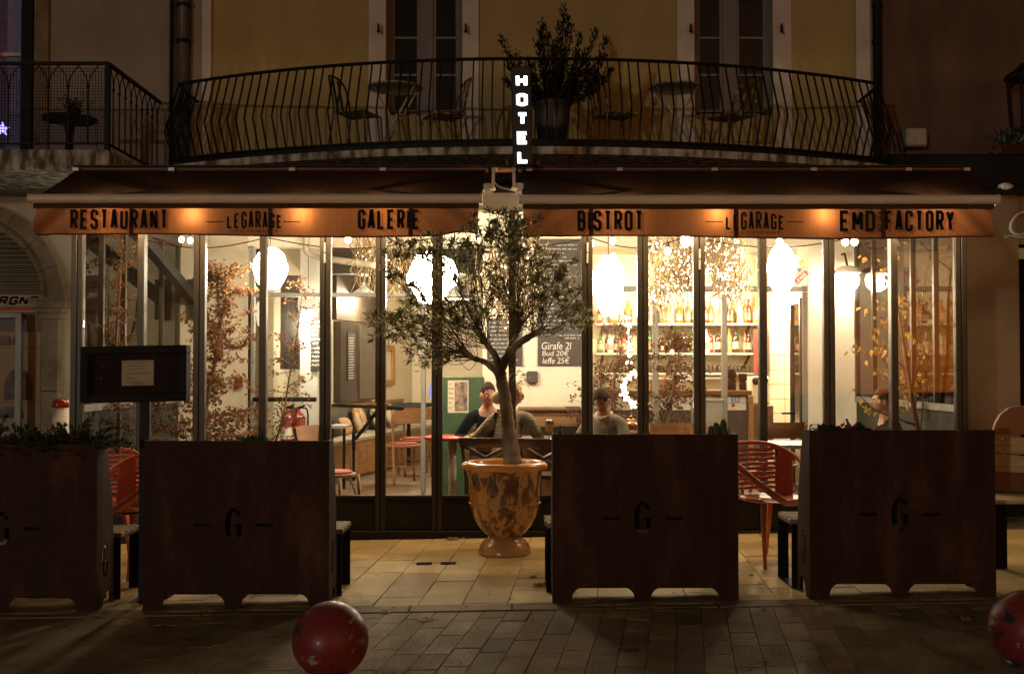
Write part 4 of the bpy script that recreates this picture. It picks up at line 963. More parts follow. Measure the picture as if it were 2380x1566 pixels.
# ------------------------------------------------------------------ round bollards and the white post
BALL = patchy('chipped_red_paint', (.25, .030, .034), (.035, .03, .028), (.42, .38, .34), scale=5.5, stretch=(1, 1, 1.4), rough=.42, coat=.12, t1=.575, t2=.61)
def ball(px, py, Y, r, lab):
    c = P(px, py, Y); g = gz(c.x); c.z = g + .012 + r * .97; t = thing('ball_bollard', lab, 'bollard', (c.x, c.y, g), 'red ball bollards along the kerb')
    b = MB(); b.sphere(c, r, 48, 32); b.build('ball', BALL, t, True)
    b = MB(); b.lathe([(r * .55, 0), (r * .55, .02), (r * .42, .045), (r * .3, .05)], 28, (c.x, c.y, g - .002)); b.build('collar', mat('cast_iron', (.05, .045, .045), .5, .5), t, True)
ball(768, 1474, 5.24, .1745, 'round red bollard with chipped paint in front of the left planter')
ball(2389, 1444, 5.26, .172, 'round red bollard at the right edge of the picture')
c = P(141, 960, 8.6)
t = thing('bollard', 'white post with red domed cap behind the shrub', 'bollard', (c.x, c.y, gz(c.x)))
rr_ = PX(161, 8.6) - c.x; zt_ = PZ(926, 8.6); zm = PZ(946, 8.6)
MB().lathe([(rr_ * .97, 0), (rr_ * .97, zm - gz(c.x) - .004)], 24, (c.x, c.y, gz(c.x))).build('shaft', mat('bollard_white', (.55, .52, .46), .5, var=.08), t, True)
MB().lathe([(rr_, zm), (rr_ * 1.02, zm + .01), (rr_ * 1.02, zt_ - .035), (rr_ * .9, zt_ - .012), (rr_ * .55, zt_), (.001, zt_ + .002)], 24, (c.x, c.y, 0)).build('cap', mat('gloss_red', (.30, .012, .015), .22, coat=.6), t, True)

# ------------------------------------------------------------------ olive tree in its glazed pot
YO = 8.60
c = P(1173, 1280, YO); c.z = gz(c.x) + .010
pot = thing('olive_pot', 'tall flaking orange glazed urn standing before the glass doors', 'plant pot', c)
k = YO / FPX
prof = [(60, 0), (61, 5), (58, 18), (49, 30), (40, 37), (38, 42), (48, 50), (62, 66), (73, 88), (79, 108), (81, 118), (82, 150), (84, 180), (87, 190), (95, 196), (100, 201), (100, 206), (96, 211), (88, 213), (84, 208), (80, 196), (78, 190)]
S_ = 1.0
POT = patchy('flaking_ochre_glaze', (.50, .235, .07), (.14, .055, .02), (.016, .014, .010), scale=13, stretch=(1, 1, .45), rough=.30, coat=.45, t1=.50, t2=.585)
b = MB(); b.lathe([(r * k, z * k * S_) for r, z in prof[5:15]], 64, c, cap=False); b.build('body', POT, pot, True)
RIMM = mat('orange_glaze', (.58, .215, .055), .22, c2=(.74, .33, .10), scale=6, coat=.6, bump=.1)
b = MB(); b.lathe([(r * k, z * k * S_) for r, z in prof[14:]], 64, c, cap=False); b.build('rim', RIMM, pot, True)
b = MB(); b.lathe([(r * k, z * k * S_) for r, z in prof[:6]], 64, c); b.build('foot', mat('brown_glaze', (.42, .19, .06), .25, c2=(.54, .27, .10), scale=5, coat=.5), pot, True)
b = MB()
for i in range(64):
    a = 2 * pi * i / 64; b.sphere(c + Vector((81.5 * k * cos(a), 81.5 * k * sin(a), 118 * k)), .0075, 6, 4)
b.build('rope_band', RIMM, pot, True)
b = MB(); b.grid(lambda u, v: (c.x + 80 * k * v * cos(2 * pi * u), c.y + 80 * k * v * sin(2 * pi * u), c.z + 198 * k + .012 * noise.noise(Vector((u * 9, v * 9, 0)))), 32, 6); b.build('soil', SOIL, pot, True)
oc = c + Vector((0, 0, 196 * k))
tree = thing('olive_tree', 'small pruned olive tree with spreading crown growing in the glazed urn', 'tree', oc)
def O_(px, py, dy=0): return P(px, py, YO + dy)
LIMBS = []
tr_pts = smooth_pts([O_(1192, 1078), O_(1186, 1030), O_(1180, 980, .01), O_(1174, 930, .02), O_(1166, 885, .01), O_(1160, 850)], 8)
b = MB(); n_ = len(tr_pts)
rs = [(.054 - .012 * (i / (n_ - 1)) + .020 * max(0, 1 - i / 14) + .003 * sin(i * 1.3) + .002 * sin(i * 2.9)) for i in range(n_)]
b.tube(tr_pts, rs, 16)
def limb(pts, r0, r1):
    q = smooth_pts(pts, 6); m_ = len(q); b.tube(q, [r0 + (r1 - r0) * i / (m_ - 1) + .003 * sin(i * 2.1) for i in range(m_)], 10); LIMBS.append(q)
limb([O_(1160, 872), O_(1174, 838, -.03), O_(1200, 803, -.06), O_(1238, 778, -.1), O_(1262, 764, -.12)], .036, .020)
limb([O_(1162, 860), O_(1150, 825, .05), O_(1128, 796, .08), O_(1112, 762, .12)], .032, .016)
limb([O_(1158, 868), O_(1128, 842, -.06), O_(1095, 830, -.12), O_(1076, 806, -.15)], .026, .014)
limb([O_(1170, 840), O_(1190, 800, .06), O_(1205, 770, .12), O_(1208, 740, .16)], .025, .012)
b.build('trunk', BARK, tree, True)
OLV = mat('olive_leaf', (.040, .043, .018), .38, c2=(.34, .30, .14), scale=42, detail=1, lo=.38, hi=.62, spec=.6, trans=.5)
tb, lf = MB(), MB()
EDGE = [(872, 770), (905, 700), (895, 640), (915, 590), (960, 560), (1010, 556), (1060, 560), (1110, 530), (1165, 515), (1215, 555), (1240, 575), (1290, 590), (1340, 600), (1350, 660), (1362, 740), (1340, 765), (1290, 775), (1230, 745), (1100, 760), (1020, 820), (960, 850), (920, 800)]
SPRAYS = []
rr2 = random.Random(21)
def inside(x, y):
    r = False
    for i in range(len(EDGE)):
        (x1, y1), (x2, y2) = EDGE[i - 1], EDGE[i]
        if (y1 > y) != (y2 > y) and x < (x2 - x1) * (y - y1) / (y2 - y1) + x1: r = not r
    return r
# clumps: main clouds of leaves seen in the photograph (px, py, rx, ry, how many sprays)
CL = [(985, 585, 75, 28, 24), (1130, 560, 70, 36, 22), (1205, 590, 50, 40, 22), (1265, 645, 40, 40, 18), (1160, 640, 85, 40, 12), (1060, 600, 50, 30, 12), (1010, 740, 85, 42, 34), (915, 755, 55, 30, 18), (1000, 815, 65, 36, 14), (960, 690, 40, 30, 8),
      (1315, 680, 40, 70, 14), (1338, 740, 28, 25, 6), (1275, 720, 60, 40, 10), (1120, 720, 80, 40, 10), (1200, 700, 70, 45, 9), (1165, 530, 50, 25, 12), (920, 620, 30, 40, 8), (1085, 690, 40, 40, 5), (1230, 545, 35, 25, 7)]
for (ax, ay, rx, ry, ns) in CL:
    for _ in range(ns):
        a, q = rr2.uniform(0, 2 * pi), sqrt(rr2.random()); tx, ty = ax + rx * q * cos(a), ay + ry * q * sin(a)
        SPRAYS.append((tx, ty, rr2.uniform(-.46, .30) * (1 - .4 * q)))
for px, py, dy in SPRAYS:
    if py < 580: dy = min(dy, .06)
    p1 = O_(px, py, dy); q = min((l for l in LIMBS), key=lambda l: (l[-1] - p1).length); s0 = q[-1 - rr2.randint(0, 9)]
    mid = s0.lerp(p1, .5) + Vector((rr2.gauss(0, .05), rr2.gauss(0, .05), -.04 + rr2.gauss(0, .05)))
    tip = p1 + (p1 - mid).normalized() * rr2.uniform(.04, .12) + Vector((0, 0, rr2.uniform(-.09, .03)))
    pts = smooth_pts([s0, mid, p1, tip], 5); tb.tube(pts, [.0030 - .0022 * i / (len(pts) - 1) for i in range(len(pts))], 4)
    ax_ = [p1.lerp(tip, .0)] 
    for i in range(rr2.randint(22, 32)):
        f = len(pts) - 1 - rr2.random() ** 1.3 * 8; a = int(f); a = max(0, min(len(pts) - 2, a)); p = pts[a].lerp(pts[a + 1], max(0, min(1, f - a)))
        d = (pts[a + 1] - pts[a]).normalized() * rr2.uniform(.3, 1) + Vector((rr2.uniform(-1, 1), rr2.uniform(-1, 1), rr2.uniform(-.8, 1)))
        lf.leaf(p, d, rr2.uniform(.042, .075), rr2.uniform(.010, .016), up=(rr2.uniform(-1, 1), rr2.uniform(-1, 1), rr2.uniform(-1, 1)))
# small shoots on the bare trunk
for px, py, dx in ((1195, 870, 1), (1215, 880, 1), (1150, 850, -1), (985, 845, -1), (1110, 770, -1)):
    p0 = O_(px, py, -.1)
    for i in range(14): lf.leaf(p0 + Vector((rr2.gauss(0, .03), rr2.gauss(0, .02), rr2.gauss(0, .03))), (dx * rr2.uniform(0, 1), rr2.uniform(-1, .2), rr2.uniform(-.8, .8)), .055, .011)
tb.build('twigs', TWIG, tree); lf.build('foliage', OLV, tree, kind='stuff')

# ------------------------------------------------------------------ fallen leaves and drain covers
DRY = mat('dry_plane_leaf', (.20, .10, .035), .75, c2=(.38, .22, .09), scale=12, rnd=.3)
def plane_leaf(px, py, size, lab, rot=0):
    Y = FPX * (HC) / (py - 850) ; p = P(px, py, Y); Y2 = (HC - gz(p.x) - .014) / (HC - 0) * Y; p = P(px, py, Y2); g = gz(p.x) + .0125
    pts = []
    for i in range(20):
        a = 2 * pi * i / 20; r = size * (.5 + .5 * abs(cos(2.5 * a)) ** .7) * R.uniform(.85, 1.1); x, y = r * cos(a) , r * sin(a) * .9
        z = g + .004 + .25 * r * max(0, sin(a + rot)) * R.uniform(.5, 1.1)
        pts.append((p.x + x * cos(rot) - y * sin(rot), p.y + x * sin(rot) + y * cos(rot), z))
    b = MB(); b.add([(p.x, p.y, g + .002)] + pts, [(0, 1 + i, 1 + (i + 1) % 20) for i in range(20)])
    b.add([(v[0], v[1], v[2] - .0012) for v in [(p.x, p.y, g + .002)] + pts], [(0, 1 + (i + 1) % 20, 1 + i) for i in range(20)])
    b.bar((p.x, p.y, g + .004), (p.x - size * 1.4 * cos(rot), p.y - size * 1.2 * sin(rot), g + .006), .003)
    tag(b.build('fallen_leaf', DRY), lab, 'leaf', 'fallen plane leaves on the paving')
for px, py, s_, lab in ((1460, 1503, .052, 'large orange leaf lying alone on the street pavers below the cactus planter'), (990, 1436, .050, 'pale dry leaf on the pavers right of the chipped red ball'), (895, 1418, .034, 'small dry leaf on the pavers at the kerb, nearest the red ball'),
                        (1052, 1251, .065, 'large brown leaf curled against the threshold left of the urn'), (1080, 1246, .055, 'pale leaf on the threshold right beside the urn foot'), (963, 1248, .042, 'small leaf lying on the black door threshold'), (1250, 1357, .042, 'dark curled leaf on the tiles right of the urn, nearest the planter'),
                        (1240, 1338, .030, 'thin dry leaf on the tiles just below the urn foot'), (1415, 1406, .055, 'ragged leaf under the left arch of the cactus planter'), (1522, 1410, .040, 'flat dark leaf under the right arch of the cactus planter'), (1833, 1397, .045, 'dry leaf at the kerb left of the flower planter'), (1775, 1410, .030, 'small pale leaf on the kerb under the red chair'),
                        (1840, 1424, .036, 'thin pale leaf on the pavers left below the flower planter'), (2248, 1437, .050, 'dry leaf on dark pavers below the right end of the flower planter'), (455, 1436, .038, 'small curled leaf on the pavers below the succulent planter'), (240, 1425, .050, 'wide leaf under the foot of the shrub planter'), (380, 1448, .022, 'tiny leaf scrap on the street under the menu stand'), (1746, 1334, .022, 'tiny brown leaf on the tiles under the red chair'), (560, 1405, .030, 'small leaf under the arch of the succulent planter')):
    plane_leaf(px, py, s_, lab, R.uniform(0, 6))
for px, lab in ((986, 'small square drain cover set in the tiles, the one nearer the left planter'), (1042, 'small square drain cover set in the tiles, the one nearer the urn')):
    Y = FPX * HC / (1303.5 - 850); p = P(px, 1303, Y); g = gz(p.x) + .0125; t = thing('drain_cover', lab, 'drain', (p.x, p.y, g), 'drain covers')
    MB().bbox(p.x - .055, p.x + .055, p.y - .04, p.y + .04, g - .006, g + .0035, .002).build('plate', mat('drain_steel', (.03, .024, .018), .8, spec=.05), t)
    MB().bbox(p.x - .04, p.x + .04, p.y - .025, p.y + .025, g + .0036, g + .0055, .001).build('lid', mat('drain_lid', (.016, .013, .010), .8, spec=.05), t)

# ------------------------------------------------------------------ red shell chairs
REDP = mat('coral_red_plastic', (.66, .19, .115), .38, var=.06)
def shell_chair():
    t = thing('shell_chair', '', 'chair', (0, 0, 0), 'coral red shell chairs')
    def rim(f):   # f in -pi..pi, 0 = back
        a = abs(f); z = .46 + .36 * (1 if a < .35 else max(0, cos((a - .35) / 2.45 * pi / 2)) ** 1.15) ; r = .275 + .035 * (1 - a / pi)
        if a > 2.8: z = .45
        return Vector((r * sin(f) * 1.02, r * cos(f) * .98 - .02 - (.02 if a > 1.6 else 0), max(z, .445)))
    b = MB(); b.tube([rim(-pi + 2 * pi * i / 72) for i in range(72)], .016, 8, closed=True, flat=1.5); b.build('rim', REDP, t, True)
    def wall(f, z):
        q = rim(f); k_ = min(1, max(0, (z - .44) / .38)); s_ = .80 + .20 * k_ ** .7; return Vector((q.x * s_, q.y * s_ + .0, z))
    for k_ in range(9):
        z = .495 + .034 * k_
        fm = 1.02 - .02 * k_
        while rim(fm).z < z + .025 and fm > .2: fm -= .03
        b = MB(); b.tube([wall(-fm + 2 * fm * i / 16, z + .012 * (abs(-1 + i / 8)) ** 2) for i in range(17)], .0105, 6, flat=1.2); b.build('slat', REDP, t, True)
    for s_ in (-1, 1):
        def sp(u, v):
            f = s_ * (.92 + .60 * u * (1 - .30 * v)); zt_ = rim(f).z; return tuple(wall(f, .45 + (zt_ - .45) * v))
        b = MB(); b.grid(sp, 8, 10); b.build('side_panel', REDP, t, True)
    def seat(u, v):
        f = 2 * pi * u; q = rim(f); s_ = v * .86; return (q.x * s_, q.y * s_ - .01, .438 + .022 * v ** 3)
    b = MB(); b.grid(seat, 40, 8); b.grid(lambda u, v: tuple(Vector(seat(1 - u, v)) - Vector((0, 0, .014))), 40, 8); b.grid(lambda u, v: tuple(Vector(rim(2 * pi * u)) * 1) if v > .5 and abs(2 * pi * u - pi) < .9 else seat(u, 1), 40, 1)
    b.build('seat', REDP, t, True)
    for k_ in range(9):
        x = -.14 + .035 * k_; b = MB(); b.box(x - .004, x + .004, -.17, .02, .4405, .4425); b.build('slot', mat('slot_shade', (.10, .02, .012), .8), t)
    for s_ in (-1, 1):
        for y0, y1 in ((-.17, -.24), (.15, .25)):
            b = MB(); b.tube([(s_ * .17, y0, .435), (s_ * .185, y0 + (y1 - y0) * .3, .30), (s_ * .215, y1, .0)], [.021, .017, .012], 8); b.build('leg', REDP, t, True)
    return t
ch = shell_chair(); x = 1.80
place(ch, (x, 8.08, gz(x) + .01), radians(28)); ch['label'] = 'coral red shell chair between the cactus planter and the flower planter'
c2 = copy_tree(ch, label='coral red shell chair at the rear, touching the left planter'); x = PX(232, 8.5); place(c2, (x, 8.55, gz(x) + .01), radians(18))
c3 = copy_tree(ch, label='front coral red shell chair half hidden by the menu post'); x = PX(322, 8.0); place(c3, (x, 8.02, gz(x) + .01), radians(-35))

# slatted wooden bench with a back at the right edge
BENCHW = mat('bench_wood', (.36, .25, .13), .7, c2=(.62, .46, .27), scale=3, stretch=(1.5, 14, 14), bump=.3, bscale=18)
WB = YP + 1.0; xb = PX(2305, WB)
t = thing('garden_bench', 'big wooden bench with plank back and rounded reddish top board at the right edge', 'bench', (xb + .8, WB, gz(xb)))
for k_, (py0, py1, m) in enumerate(((1012, 1050, WOODG), (1054, 1092, WOODG))):
    z0, z1 = PZ(py1, WB + .3), PZ(py0, WB + .3); o = k_ * .035
    b = MB(); b.prism([(xb + .115 - o, z0), (xb + 1.6, z0 - .10), (xb + 1.6, z1 - .10), (xb + .135 - o, z1)], WB + .30 - k_ * .03, WB + .325 - k_ * .03); b.build('back_plank', BENCHW, t)
MB().prism([(xb + .06, PZ(1135, WB + .3)), (xb + 1.6, PZ(1160, WB + .3)), (xb + 1.6, PZ(1096, WB + .3)), (xb + .075, PZ(1096, WB + .3))], WB + .22, WB + .24).build('back_plank', WOODD, t)
for k_ in range(4): MB().bbox(xb - .25, xb + 1.6, WB - .15 + k_ * .092, WB - .066 + k_ * .092, .445 + gz(xb), .475 + gz(xb), .005).build('slat', BENCHW, t)
b = MB(); b.box(xb - .2, xb + 1.6, WB - .14, WB - .12, gz(xb) + .36, gz(xb) + .444); b.build('front_rail', BLACK, t)
for q in (xb + .02, xb + .35): MB().box(q - .06, q + .02, WB - .12, WB - .11, gz(xb), gz(xb) + .444).build('leg', BLACK, t)
b = MB(); b.tube([(xb + .34 + .07 * cos(a), WB - .16, gz(xb) + .22 + .05 * sin(a)) for a in [pi + pi * i / 8 for i in range(9)]], .014, 6); b.build('scroll', IRON, t)
for py in (1019, 1041, 1068, 1084): q = P(2330 - (py - 1019) * .25, py, WB + .27); MB().sphere(q, .007, 6, 4).build('bolt', ALU, t)
b = MB(); b.prism([(xb + .14, PZ(1010, WB + .3)), (xb + .16, PZ(985, WB + .3)), (xb + .20, PZ(963, WB + .3)), (xb + .26, PZ(948, WB + .3)), (xb + .34, PZ(943, WB + .3)), (xb + 1.55, PZ(943, WB + .3)), (xb + 1.6, PZ(1010, WB + .3))], WB + .327, WB + .36); b.build('top_board', mat('terracotta_board', (.30, .12, .05), .6, var=.15, scale=3), t)

# grit and leaf crumbs in the joints
b = MB()
for _ in range(420):
    x, y = R.uniform(-3.2, 3.2), (R.uniform(5.1, 6.75) if R.random() < .6 else R.uniform(6.8, 9.3)); s_ = R.uniform(.004, .014); b.leaf((x, y, gz(x) + .0135), (R.uniform(-1, 1), R.uniform(-1, 1), .1), s_ * 2, s_, up=(0, 0, 1))
o = b.build('litter', mat('leaf_crumbs', (.03, .018, .009), .9, c2=(.12, .075, .03), scale=30)); o['kind'] = 'stuff'; o['label'] = 'dry leaf crumbs and grit scattered over the paving'
# ------------------------------------------------------------------ lamps
PAPER = mat('lit_paper', (.9, .86, .75), .8, emis=(1, .86, .65), es=74)
PAPER2 = mat('dim_lit_paper', (.9, .85, .72), .8, emis=(1, .88, .66), es=1.0)
def lantern(lab, px, py, Y, rx, ry, m, seed, blunt=1.0, rag=.10, watt=0):
    c = P(px, py, Y); a, h = rx * Y / FPX, ry * Y / FPX; t = thing('paper_lantern', lab, 'lantern', c, 'crumpled paper lanterns')
    def fn(d):
        n_ = noise.noise(d * 2.3 + Vector((seed * 3.1, 0, seed))) ; return (1 + rag * n_ * 2) * (1 - .12 * (1 - blunt) * abs(d.z))
    b = MB(); b.sphere(c, (a, a, h), 14, 10, fn); b.build('shade', m, t)
    if watt: lamp(c + Vector((0, -.02, -h - .06)), watt, (1, .84, .6), .08, parent=t)
    b = MB(); b.tube([c + Vector((0, 0, h)), c + Vector((0, 0, max(h + .1, 2.88 - c.z)))], .004, 5); b.build('cord', BLACK, t)
    return t
lantern('egg shaped glowing paper lantern behind the third post from the left', 628, 624, 10.7, 40, 56, PAPER, 1, .3, .05)
lantern('broad ragged glowing paper lantern behind the olive crown', 1003, 642, 10.9, 57, 62, PAPER, 2, .8, .12)
lantern('tall lumpy glowing paper lantern right of the big chalkboard', 1414, 662, 10.6, 36, 70, PAPER, 5, 1, .13)
lantern('long egg shaped glowing paper lantern in front of the bar doorway', 1816, 625, 10.6, 33, 66, PAPER, 4, .3, .04)
lantern('small cream paper lantern hanging behind the door with the push bar', 632, 730, 14.2, 40, 42, PAPER2, 6, 1, .1, 40)
lantern('small cream paper lantern above the price board left of the dark cabinet', 716, 708, 12.95, 24, 36, PAPER2, 7, 1, .1, 60)
t = thing('wall_lamp', 'round white glowing wall lamp with a brim on the cream pier', 'lamp', P(1970, 650, YW - .2))
c = P(1970, 652, YW - .22); b = MB(); b.sphere(c, (.125, .11, .12), 16, 12); b.build('globe', PAPER, t, True)
b = MB(); b.lathe([(.13, .07), (.155, .10), (.10, .145), (.04, .16)], 20, c); b.build('brim', mat('enamel_white', (.8, .78, .7), .3), t, True)
b = MB(); b.tube([c + Vector((0, 0, .15)), c + Vector((0, .1, .3)), c + Vector((0, .21, .3))], .012, 6); b.build('bracket', BLACK, t)
ENAM = mat('enamel_shade', (.72, .74, .68), .3, emis=(1, .9, .7), es=.5)
def pendant(lab, px, py, Y, r, watt, grp):
    c = P(px, py, Y); t = thing('pendant_lamp', lab, 'lamp', c, grp)
    b = MB(); b.lathe([(r, -.03), (r * .9, .0), (r * .35, .06), (.03, .10), (.025, .14)], 20, c, cap=False); b.build('shade', ENAM, t, True)
    b = MB(); b.tube([c + Vector((0, 0, .13)), (c.x, c.y, max(2.94, c.z + .4))], .005, 5); b.build('cord', BLACK, t)
    b = MB(); b.sphere(c + Vector((0, 0, -.01)), .03, 8, 6); b.build('bulb', BULB, t, True)
    lamp(c + Vector((0, 0, -.10)), watt, (1, .80, .54), .06, parent=t)
pendant('white enamel pendant over the dining room bench', 845, 680, 15.5, .17, 130, 'enamel pendant lamps')
pendant('white enamel pendant in the dining room, behind the olive twigs', 1060, 690, 15.0, .17, 130, 'enamel pendant lamps')
pendant('white enamel pendant over the bar, right of the broad grey post', 1664, 692, 14.4, .14, 130, 'enamel pendant lamps')
pendant('white enamel pendant over the bar, behind the fairy light wreath', 1480, 690, 14.4, .14, 130, 'enamel pendant lamps')
pendant('white enamel pendant in the tiled doorway', 1826, 640, 14.3, .14, 220, 'enamel pendant lamps')
SPOTM = mat('spot_black', (.02, .02, .02), .4)
for px, lab in ((818, 'small ceiling spot lighting the left half of the dark cabinet'), (857, 'small ceiling spot lighting the right half of the dark cabinet')):
    c = P(px, 668, 15.85); t = thing('ceiling_spot', lab, 'spotlight', c, 'ceiling spots over the cabinet')
    b = MB(); b.lathe([(.05, -.06), (.05, .06), (.02, .07)], 12, c); b.build('housing', SPOTM, t)
    b = MB(); b.tube([c + Vector((0, 0, .06)), (c.x, c.y, 2.95)], .008, 5); b.build('stem', SPOTM, t)
    l = bpy.data.lights.new('spot_light', 'SPOT'); l.energy = 22; l.color = (1, .88, .66); l.spot_size = radians(50); l.spot_blend = .6; l.shadow_soft_size = .03
    o = bpy.data.objects.new('spot_light', l); col.objects.link(o); o.parent = t; o.location = (0, 0, -.07); o.rotation_euler = (radians(16), 0, 0)
# string bulbs behind the valances and inside the glass
SOCK = mat('socket_black', (.015, .014, .013), .5)
def bulb(lab, px, py, Y, r, watt, grp):
    c = P(px, py, Y); t = thing('string_bulb', lab, 'light bulb', c, grp)
    b = MB(); b.sphere(c, (r, r, r * 1.25), 10, 8); b.build('globe', BULB, t, True)
    b = MB(); b.lathe([(r * .5, r * 1.1), (r * .5, r * 1.1 + .045), (.006, r * 1.1 + .06)], 8, c); b.build('socket', SOCK, t)
    if watt: lamp(c + Vector((0, 0, -r * 1.4 - .01)), watt, (1, .70, .37), .03, 'bulb_light', t)
near = YB + .17
for px, py, dy, wt, lab in ((270, 482, .20, 30, 'glowing bulb behind the lettering RESTAURANT'), (454, 487, .07, 30, 'glowing bulb behind the valance left of the left LEGARAGE print'), (706, 485, .07, 30, 'glowing bulb behind the valance right of the left LEGARAGE print'),
                            (905, 482, .20, 30, 'glowing bulb behind the lettering GALERIE'), (1425, 484, .20, 30, 'glowing bulb behind the lettering BISTROT'), (1662, 487, .07, 30, 'glowing bulb behind the valance left of the right LEGARAGE print'),
                            (1908, 488, .07, 30, 'glowing bulb behind the valance left of the lettering EMD'), (2160, 484, .18, 30, 'glowing bulb behind the lettering FACTORY')):
    bulb(lab, px, py, YB + .06 + dy, .022, wt, 'bulbs behind the awning valances')
for px, py, Y, r, lab in ((422, 557, 9.8, .022, 'left bulb of the pair under the RESTAURANT valance'), (442, 559, 9.8, .022, 'right bulb of the pair under the RESTAURANT valance'), (612, 566, 10.3, .03, 'bright bulb shining at the top of the third post'), (809, 556, 9.9, .03, 'single bulb between the door posts under GALERIE'),
                          (1010, 566, 10.3, .03, 'bulb above the broad paper lantern'), (1372, 566, 10.2, .032, 'bulb at the top of the post under BISTROT'), (1424, 560, 9.9, .026, 'bulb above the tall lumpy lantern'), (1594, 560, 9.75, .045, 'large bright bulb at the valance edge over the bar'),
                          (1552, 584, 10.8, .03, 'bulb left of the large bright one over the bar'), (1812, 562, 10.5, .03, 'bulb above the long egg shaped lantern'), (1964, 562, 10.0, .03, 'left bulb of the pair over the round wall lamp'), (1986, 562, 10.0, .03, 'right bulb of the pair over the round wall lamp'), (2221, 722, 9.7, .02, 'lone bulb near the corner post at the right end')):
    bulb(lab, px, py, Y, r, 0, 'string bulbs inside the veranda')
b = MB()
for (a, c_) in (((300, 548, 9.8), (620, 552, 10.2)), ((620, 552, 10.2), (1010, 552, 10.2)), ((1010, 552, 10.2), (1372, 552, 10.2)), ((1372, 552, 10.2), (1600, 548, 9.8)), ((1600, 548, 9.8), (1990, 550, 10)), ((1990, 550, 10), (2080, 556, 9.9))):
    p, q = P(*a), P(*c_); b.tube([p.lerp(q, i / 10) + Vector((0, 0, -.10 * sin(pi * i / 10))) for i in range(11)], .005, 5)
tag(b.build('light_cable', BLACK), 'black cable of the bulb string looping under the veranda roof', 'cable')

# ------------------------------------------------------------------ walls' fittings
CHB = mat('chalkboard', (.028, .026, .024), .7, c2=(.06, .055, .05), scale=4)
CHALK = mat('chalk', (.62, .60, .55), .9, var=.2, scale=80)
YC = YW - .03
t = thing('chalkboard', 'big black price board chalked with Girafe, Bud and leffe on the white pier', 'chalkboard', P(1300, 850, YC))
MB().box(PX(1250, YC), PX(1354, YC), YC, YC + .025, PZ(849, YC), PZ(556, YC)).build('board', CHB, t)
b = MB(); f = XZ(YC - .002)
text(b, 'Girafe 2l', PX(1259, YC), PX(1328, YC), PZ(812, YC), PZ(795, YC), f, .15); text(b, 'Bud 20€', PX(1260, YC), PX(1322, YC), PZ(827, YC), PZ(814, YC), f, .15); text(b, 'leffe 25€', PX(1261, YC), PX(1324, YC), PZ(845, YC), PZ(830, YC), f, .15)
text(b, 'PORN STAR MARTINI', PX(1257, YC), PX(1306, YC), PZ(782, YC), PZ(777, YC), f)
for k_ in range(22):
    y_ = 566 + k_ * 9.2; scribble(b, PX(1256, YC), PX(1256 + R.randint(40, 92), YC), PZ(y_ + 4, YC), .019, f, .0034)
scribble(b, PX(1310, YC), PX(1352, YC), PZ(779, YC), .015, f, .004); scribble(b, PX(1312, YC), PX(1350, YC), PZ(786, YC), .015, f, .004)
b.build('chalk_writing', CHALK, t)
t = thing('chalkboard', 'chalkboard with small writing half hidden behind the olive branches', 'chalkboard', P(1170, 850, YC))
MB().box(PX(1132, YC), PX(1214, YC), YC, YC + .025, PZ(849, YC), PZ(740, YC)).build('board', CHB, t)
b = MB()
for k_ in range(10): scribble(b, PX(1138, YC), PX(1138 + R.randint(40, 72), YC), PZ(750 + k_ * 9.6, YC), .018, f, .0034)
b.build('chalk_writing', CHALK, t)
b = MB(); p = P(1237, 876, YW - .05); b.bbox(p.x - .06, p.x + .06, p.y - .02, p.y + .048, p.z - .065, p.z + .065, .012); tag(b.build('wall_speaker', mat('speaker_grey', (.05, .048, .045), .7)), 'small dark box fixed to the white pier under the big price board', 'box')
# piano against the pier
YK = 11.75
t = thing('piano', 'upright brown piano with pale keys against the white pier', 'piano', (PX(1270, YK), YK, .012))
x0, x1 = PX(1208, YK), PX(1352, YK); zt_ = PZ(949, YK)
b = MB(); b.bbox(x0, x1, YK, YK + .55, .02, zt_ - .03, .01); b.build('case', WOODD, t)
MB().bbox(x0 - .02, x1 + .02, YK - .02, YK + .57, zt_ - .029, zt_, .008).build('lid', WOODD, t)
b = MB()
for k_ in range(26): xx = x0 + .07 + k_ * (x1 - x0 - .16) / 26; b.box(xx, xx + .012, YK - .012, YK - .001, PZ(986, YK), PZ(972, YK))
b.box(x0 + .04, x1 - .06, YK - .007, YK - .0005, PZ(990, YK), PZ(968, YK)); b.build('fret_panel', mat('fret_wood', (.24, .12, .05), .5, var=.2), t)
b = MB(); b.box(x0 + .02, x1 - .02, YK - .2, YK - .001, PZ(1020, YK) - .05, PZ(1020, YK)); b.build('keybed', WOODD, t)
b = MB()
for k_ in range(30): xx = x0 + .03 + k_ * .021; b.box(xx, xx + .019, YK - .19, YK - .03, PZ(1020, YK) + .001, PZ(1020, YK) + .022)
b.build('keys', mat('ivory', (.72, .66, .54), .4), t, kind='stuff')
MB().box(x0 + .005, x1 - .005, YK - .0305, YK - .013, PZ(1018, YK) + .03, PZ(992, YK)).build('key_lid', BLACK, t)
b = MB(); b.box(PX(1318, YK), PX(1350, YK), YK + .05, YK + .35, zt_ + .001, zt_ + .012); tag(b.build('booklet', mat('dark_cover', (.04, .036, .03), .6)), 'thin dark booklet lying on top of the piano', 'book')
